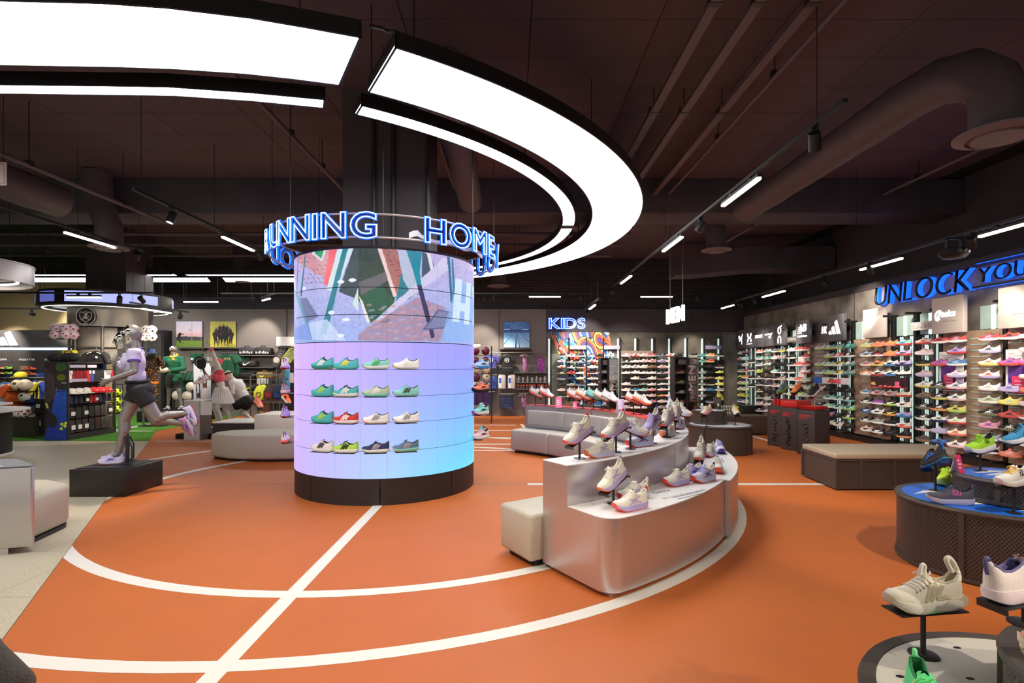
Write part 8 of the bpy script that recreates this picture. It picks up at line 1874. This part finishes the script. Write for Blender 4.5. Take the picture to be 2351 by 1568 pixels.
def hung(name,label,cat,y,z,w,h,d,col,grp,card=True,x=XF,m=None):
 t = thing(name,label,cat,(x,y,z),(0,0,PI / 2),grp); obj('body',cloth([(0,w * .4,w * .4),(-.02,w * .5,w * .5),(-h * .6,w * .5,w * .5),(-h,w * .48,w * .48)],d / 2,.02,seed=y),m or M_OBJ,t,color=C(*col),smooth=60)
 if card: obj('tag_card',MB().box(-w * .3,w * .3,-d / 2 - .012,-d / 2 - .008,-h * .3,.0) if z > 1.2 else MB().box(-w * .35,w * .35,-d / 2 - .012,-d / 2 - .008,-h * .75,-h * .4),M_WHITE,t)
 obj('hook',MB().tube([(0,.0,.0),(0,.2,.012)],.005,5),M_GREYM,t); return t
sock = [(236,232,230),(150,24,34),(156,26,36),(160,28,38),(150,24,34),(200,50,50),(40,70,160),(26,25,28),(30,28,30),(26,25,28),(226,224,222),(232,230,228),(170,30,40)]
for i,c in enumerate(sock): hung('sock_pair','%s socks hanging on the gondola, place %s from the front' % ({236: 'white',40: 'blue',26: 'black',30: 'black'}.get(c[0],'red' if c[0] < 210 else 'white'),'one two three four five six seven eight nine ten eleven twelve thirteen'.split()[i]),'socks',GY0 + .08 + i * .095,1.42,.085,.24,.05,c,'socks on the gondola',card=i in (0,5,6,10,11))
for i in range(6):
 c = ((232,228,220),(232,228,220),(232,228,220),(186,30,40),(182,26,36),(178,26,36))[i]; y = GY0 + .14 + i * .19
 t = thing('cap','%s cap on the gondola, place %s from the front' % ('white' if i < 3 else 'red','one two three four five six'.split()[i]),'cap',(XF - .02,y,.94),(0,0,0),'caps on the gondola'); obj('crown',MB().lathe([(.09,0),(.092,.04),(.08,.085),(.045,.115),(.001,.122)],18),M_OBJ,t,color=C(*c),smooth=180); obj('brim',MB().prism([(.06,-.08),(.12,-.075),(.165,-.03),(.165,.03),(.12,.075),(.06,.08)],.0,.012),M_OBJ,t,color=C(*c)); obj('badge',MB().ball((.088,0,.05),(.008,.02,.02),8,6),mat('badge_gold',C(206,180,110),.5),t)
for i in range(9): hung('glove_pack','%s pack on the third tier of the gondola, place %s' % (('navy','black','red')[i % 3],'one two three four five six seven eight nine'.split()[i]),'packet',GY0 + .1 + i * .13,.90,.10,.17,.05,((30,34,60),(26,25,28),(170,30,40))[(i // 2) % 3],'packs on the third tier',card=i in (3,5))
M_CLR = mat('dark_pack_plastic',C(70,64,64),.2)
for i in range(7): hung('black_pack','black packet on the fourth tier of the gondola, place %s' % 'one two three four five six seven'.split()[i],'packet',GY0 + .12 + i * .17,.66,.14,.22,.05,(34,32,34),'packs on the fourth tier',card=i in (0,2,6),m=M_CLR if i in (4,5) else None)
for i in range(7): hung('black_pack','dark red and black packet on the lowest tier of the gondola, place %s' % 'one two three four five six seven'.split()[i],'packet',GY0 + .12 + i * .17,.40,.14,.26,.06,((60,34,36),(40,36,38))[i % 2],'packs on the lowest tier',card=i in (0,1,2),m=M_CLR if i in (5,6) else None)
for i,px in enumerate((134,164)):
 x,y,z = P(px,829,11.2); t = thing('duffel_bag','black duffel bag on top of the gondola, %s' % ('left','right')[i],'duffel bag',(x,11.15 + .02,1.601)); obj('bag_body',remesh(MB().ball((0,0,.1),(.15,.12,.10)).ball((-.08,0,.09),(.11,.11,.09)).ball((.08,0,.09),(.11,.11,.09)),.015,3),M_OBJ,t,color=C(26,26,28)); obj('handle',MB().tube([(-.08,-.05,.18),(-.06,-.06,.23),(.06,-.06,.23),(.08,-.05,.18)],.01,6),M_BLACK,t)
t = tee('football_jersey','black football jersey with white shoulder stripes on the kiosk','shirt',*P(219,808,11.75),.46,.24,C(26,25,28));
for k in range(3): obj('shoulder_stripe',MB().box(.07 + k * .03,.085 + k * .03,-.065,.05,-.02 - k * .012,-.008 - k * .012).box(-.085 - k * .03,-.07 - k * .03,-.065,.05,-.02 - k * .012,-.008 - k * .012),M_WHITE,t)
obj('crest_patch',MB().ball((.06,-.06,-.12),(.03,.01,.03),10,6),M_WHITE,t); obj('jersey_stand',MB().cyl(0,.02,-.235,.1,.012,8),M_GREYM,t)
tag(obj('yellow_cloth',cloth([(0,.14,.14),(-.03,.17,.17),(-.07,.16,.16)],.08,.03),mat('yellow_fabric',C(206,184,40),.8),loc=(P(160,806,11.9)[0],11.9,P(0,804,11.9)[2])),'folded yellow jersey behind the black bags','shirt')
t = thing('water_bottle','blue drinks bottle with grey cap on the gondola end','bottle',(GX1 - .2,GY1 - .1,1.441)); obj('body',MB().lathe([(.001,0),(.045,0),(.05,.06),(.04,.12),(.05,.18),(.045,.21),(.02,.23),(.001,.23)],16),mat('bottle_blue',C(20,110,190),.25),t); obj('cap',MB().lathe([(.024,.231),(.024,.25),(.012,.26),(.012,.29),(.001,.29)],12),M_GREYM,t)
for k,py in enumerate((901,921,940)): x,y,z = P(262,py,12.2); ball('neon yellow and black ball stacked at the gondola end, %s' % ('top','middle','bottom')[k],x,y + .08,z,.105,B_NEON,'neon balls at the gondola end')
t = thing('ball_column','wire column holding three neon balls','wire rack',(P(262,0,12.28)[0],12.28,0)); obj('frame',MB().box(-.12,-.11,.10,.115,0,1.1).box(.11,.12,.10,.115,0,1.1).box(-.12,.12,.1,.115,1.08,1.1),M_DARK,t)
for z in (P(0,p,12.2)[2] - .112 for p in (901,921,940)): obj('cradle',MB().box(-.10,.10,-.06,.11,z - .004,z + .004),M_DARK,t)
# orange and black kit hung on the kiosk's right
OB = dotmat('orange_black_print',(34,28,28),(206,120,30),26,.5)
x,y,z = P(346,818,13.3); t = tee('football_jersey','black jersey with orange zigzag print right of the kiosk','shirt',x,y,z,.46,.60,C(40,34,34),None,mt=OB,sleeve=.2);
t2_ = thing('track_pants','black track pants with orange print below the zigzag jersey','trousers',(x,y,z - .66)); obj('waist',MB().box(-.17,.17,-.05,.05,-.02,.03),mat('waist_orange',C(226,130,40),.6),t2_)
for s in (-1,1): obj('trouser_leg',cloth([(-.02,.09,.09),(-.3,.085,.085),(-.62,.07,.07)],.07,.02,seed=s).xf(Matrix.Translation((s * .09,0,0))),OB,t2_,color=C(30,28,28))
obj('hanger',MB().tube([(0,.05,.0),(0,.06,.66)],.008,5),M_GREYM,t2_)
t = thing('hat','pale blue bucket hat above the zigzag jersey','hat',(x,y + .02,z + .09)); obj('crown',MB().lathe([(.14,0),(.09,.02),(.075,.09),(.001,.10)],16),mat('hat_blue',C(110,140,196),.8),t); obj('stand',MB().cyl(0,0,-.06,.0,.01,6),M_GREYM,t)
t = thing('clothes_stand','dark two armed stand right of the kiosk','clothes stand',(x,y + .1,0)); obj('frame',MB().box(-.02,.02,-.02,.02,0,z + .05).box(-.3,.3,-.15,.15,0,.03).box(-.1,.1,-.1,-.08,z + .02,z + .04),M_DARK,t)
# dark tiled pier left of the rugby corner
tp = thing('tiled_pier','dark tiled pier between kiosk and rugby corner','pier',(P(361,0,15.9)[0],15.9,0)); x0 = P(338,0,15.9)[0] - tp.location.x; x1 = P(374,0,15.9)[0] - tp.location.x
obj('pier_core',MB().box(x0 + .004,x1 + .02,.012,.39,0,2.6),M_BLACK,tp)
tl_ = MB().box(0,.135,0,.011,0,.20).mesh('tile',30)
M_TILE = mat('dark_tile',C(58,54,54),.5)
for k in range(12):
 for c in range(int((x1 - x0) / .14)): obj('tile',tl_,M_TILE,tp,(x0 + c * .14,0,.02 + k * .206))
# ---------------------------------------------------------------- far left branded football wall
AX0,AX1,AY = -16.2,-13.55 + .6,15.9
aw = thing('football_wall','dark gridded football boot wall with glowing strip and three bar emblem','wall fixture',(AX0,AY,0)); L_ = AX1 - AX0
obj('wall_board',MB().box(0,L_,0,.3,0,2.6),mat('fixture_grey',C(70,68,70),.5),aw); obj('glow_strip',MB().box(.1,L_ - .05,-.03,-.001,2.0,2.07),mat('strip_blue_white',(.8,.9,1,1),.5,emit=C(170,200,255),es=1.5),aw)
gt = MB().box(.004,.296,-.012,-.001,.004,.296).mesh('wall_tile',30); M_GT = mat('fixture_tile',C(66,63,64),.5)
for i in range(int(L_ / .3)):
 for k in range(6): obj('wall_tile',gt,M_GT,aw,(.05 + i * .3,0,.14 + k * .3))
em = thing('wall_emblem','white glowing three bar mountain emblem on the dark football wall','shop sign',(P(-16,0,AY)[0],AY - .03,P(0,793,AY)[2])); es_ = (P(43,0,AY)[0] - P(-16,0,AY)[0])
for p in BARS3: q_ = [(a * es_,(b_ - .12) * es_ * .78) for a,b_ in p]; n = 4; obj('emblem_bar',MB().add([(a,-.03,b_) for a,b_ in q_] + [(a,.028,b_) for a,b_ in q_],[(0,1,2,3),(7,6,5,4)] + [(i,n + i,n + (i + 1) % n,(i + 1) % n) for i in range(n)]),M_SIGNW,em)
def wallword(word,px0,px1,py,h,lab):
 x0,_,z = P(px0,py,AY - .02); x1 = P(px1,py,AY - .02)[0]; t = thing('wall_word',lab,'lettering',(x0,AY - .0125,z)); lettering(word,M_WHITE,t,(0,0,0),(1,0,0),h,width=x1 - x0,depth=.1)
wallword('COPA',-5,15,828,.06,'white wall lettering above the lime and red boots'); wallword('PREDATOR',43,79,828,.06,'white blocky wall lettering above the coral boots'); wallword('F50',102,118,828,.06,'slanted white wall lettering cut by the gondola')
for py,nm in ((845,'upper'),(857,'lower')):
 for px,u,lb in ((15,(150,210,60),'lime and black'),(-6,(200,70,60),'red'),(69,(250,110,80),'coral')):
  x,_,z = P(px,py,AY - .12); obj('boot_ledge',led2,M_DARK,aw,(x - AX0,-.12,z - .045)); shoe('%s football boot on the dark wall, %s row' % (lb,nm),(x,AY - .12,z - .044),math.radians(190 if px < 50 else 10),C(*u),pc('k') if px < 50 else C(*u),pc('k'),'bars','flat',parts=('upper','sole'),group='boots on the dark football wall')
 x,_,z = P(50,py,AY - .1); tag(obj('athlete_print',MB().box(x - .13,x + .13,AY - .024,AY - .0125,z - .06,z + .06),mat('print_brown',C(150,110,90),.6,noise=.5,nscale=20)),'small athlete print beside the coral boots, %s' % nm,'print')
t = thing('wall_banner','blue banner strip under the boots on the football wall','banner',(P(9,0,AY - .03)[0],AY - .03,P(0,866,AY)[2])); obj('strip',MB().box(0,1.25,0,.015,0,.14),mat('banner_blue',C(66,84,170),.5),t); print_lines(t,(.08,-.001,.06),(1,0,0),(0,0,1),[(0,.22)],.02,M_WHITE); print_lines(t,(.75,-.001,.06),(1,0,0),(0,0,1),[(0,.28)],.02,M_WHITE)
# clothes rack
yr = 12.6
rail_rod('black clothes rail with football shirts at the far left',-10,102,867,yr,.0,'clothes_rack')
t = thing('rack_stand','dark uprights of the far left clothes rack','rack stand',(P(45,0,yr)[0],yr + .06,0)); obj('uprights',MB().box(-.6,-.57,-.02,.02,0,1.24).box(.55,.58,-.02,.02,0,1.24).box(-.6,.58,-.02,.02,.3,.33).box(-.65,.62,-.2,.2,0,.03),M_DARK,t)
for px,py,col,w_,h_,rot,lb,dy in ((2,884,(150,200,226),.5,.62,.5,'pale blue football shirt',-.25),(10,879,(70,130,196),.42,.5,.9,'blue cloud printed football shirt',-.1),(22,880,(38,38,44),.42,.55,1.0,'black football shirt',-.02),(30,881,(206,206,204),.44,.5,1.0,'white and grey football shirt',-.1),(40,882,(240,100,40),.46,.75,1.05,'orange football shirt',-.2),(80,876,(26,66,170),.42,.56,0,'royal blue zip jacket',-.05),(96,876,(226,206,60),.3,.4,1.1,'yellow and white shirt',.0)):
 x,y,z = P(px,py,yr + dy); t = tee('football_shirt',lb + ' hanging on the far left rack','shirt',x,yr + dy,z,w_,h_,C(*col),None,rot=rot,sleeve=.2,long_=px == 80)
 if px == 80: obj('emblem',MB().ball((.08,-.06,-.13),(.035,.01,.03),8,6),mat('badge_yellow',C(232,206,60),.5),t); obj('emblem',MB().ball((-.1,-.06,-.12),(.03,.008,.012),8,6),M_WHITE,t)
for px,py,m_,r_,lb in ((40,884,B_CREAM,.13,'cream football on the rack, left'),(57,884,ballmat('ball_ivory_panels',(226,214,190),(190,176,150),7,.3),.135,'large ivory football on the rack, right'),(55,911,B_WHITE,.115,'white football with black patches on the rack'),(53,938,B_MAR,.125,'dark maroon ball low on the rack')):
 x,y,z = P(px,py,12.3); ball(lb,x,12.3,z,r_,m_)
t = thing('ball_shelf','wire shelves carrying footballs on the far left rack','wire rack',(P(52,0,12.3)[0],12.3,0))
for p,r_ in ((884,.135),(911,.115),(938,.125)): z = P(0,p,12.3)[2] - r_; obj('shelf',MB().box(-.3,.2,-.1,.2,z - .012,z - .001),M_DARK,t)
obj('post',MB().box(.14,.17,.17,.2,0,1.1).box(-.3,-.27,.17,.2,0,1.1),M_DARK,t)
x,y,z = P(47,862,12.5); t = thing('cap','yellow cap lying on the far left clothes rack','cap',(x,12.5,P(0,867,12.6)[2] + .013)); obj('crown',MB().lathe([(.12,0),(.12,.04),(.10,.10),(.05,.125),(.001,.13)],18),mat('cap_yellow',C(226,206,50),.8),t,smooth=180); obj('brim',MB().prism([(-.08,-.06),(-.2,-.05),(-.22,.03),(-.08,.08)],0,.012),mat('cap_yellow'),t)
for px,py,w_,h_,lb in ((91,928,.22,.32,'black shorts hung by the blue court panel, upper'),(93,962,.26,.42,'black shorts hung by the blue court panel, lower')):
 x,y,z = P(px,py - 12,11.6); t = thing('hung_shorts',lb,'shorts',(x,11.6,z)); obj('body',cloth([(0,w_ * .35,w_ * .35),(-.05,w_ * .42,w_ * .42),(-h_,w_ * .5,w_ * .5)],.05,.03),M_OBJ,t,color=C(28,27,28),smooth=60); obj('tag_card',MB().box(-.03,.05,-.06,-.055,-h_ * .6,-h_ * .35),M_WHITE,t); obj('hook',MB().tube([(0,0,-.01),(.22,.0,.02)],.006,5),M_GREYM,t)
t = thing('low_bin','dark low bin with patterned ball at its front','bin',(P(50,0,11.4)[0],11.6,0)); obj('bin_body',MB().box(-.35,.25,-.2,.5,.004,.42),mat('bin_dark',C(70,66,54),.6),t)
for px,k in ((39,0),(52,1)): x,y,z = P(px,968,11.2); ball('maroon and white patterned ball low by the left counter, %s' % ('left','right')[k],x,11.24,.55 - .02,.11,ballmat('ball_maroon_white',(232,224,220),(130,30,70),12,.36))
# hanging silver drum sign, exit sign, security camera
t = thing('hanging_drum','silver metal drum hanging at the left edge with glow inside','ceiling light',(-9.6,8.9,2.95)); t.scale = (.74,.74,.85); obj('drum_wall',MB().lathe([(1.62,0),(1.62,.37),(1.64,.37),(1.64,.39),(1.58,.39),(1.58,0)],64,loop=True),M_ALU,t); obj('inner_light',MB().lathe([(1.3,.1),(1.34,.1),(1.34,.06),(1.3,.06)],48,loop=True),mat('ring_strip'),t); obj('inner_plate',MB().lathe([(.001,.14),(1.56,.14),(1.56,.16),(.001,.16)],48),M_BLACK,t); w = MB()
for a in range(0,360,60): w.cyl(1.6 * math.cos(math.radians(a)),1.6 * math.sin(math.radians(a)),.39,(HC - 2.952) / .85,.006,6)
obj('suspension_wire',w,M_BLACK,t)
t = thing('exit_sign','white hanging sign with red border cut by the left edge','sign',P(-30,425,6.2)); obj('plate',MB().box(0,.215,0,.02,0,.27),M_WHITE,t,bev=.006); obj('red_border',MB().box(.195,.20,-.001,-.0002,.02,.25).box(.0,.2,-.001,-.0002,.02,.026).box(.0,.2,-.001,-.0002,.244,.25),mat('red_line',C(206,60,60),.5),t); obj('hanger',MB().cyl(.18,.01,.27,HC - P(0,425,6.2)[2] - .002,.004,6),M_DARK,t)
t = thing('security_camera','small dome camera hanging above the far left boots','camera',P(110,577,11)); obj('dome',MB().ball((0,0,0),.05).cyl(0,0,.0,.03,.06,12),M_BLACK,t); obj('stem',MB().cyl(0,0,.03,HC - t.location.z - .002,.012,8),M_DARK,t)
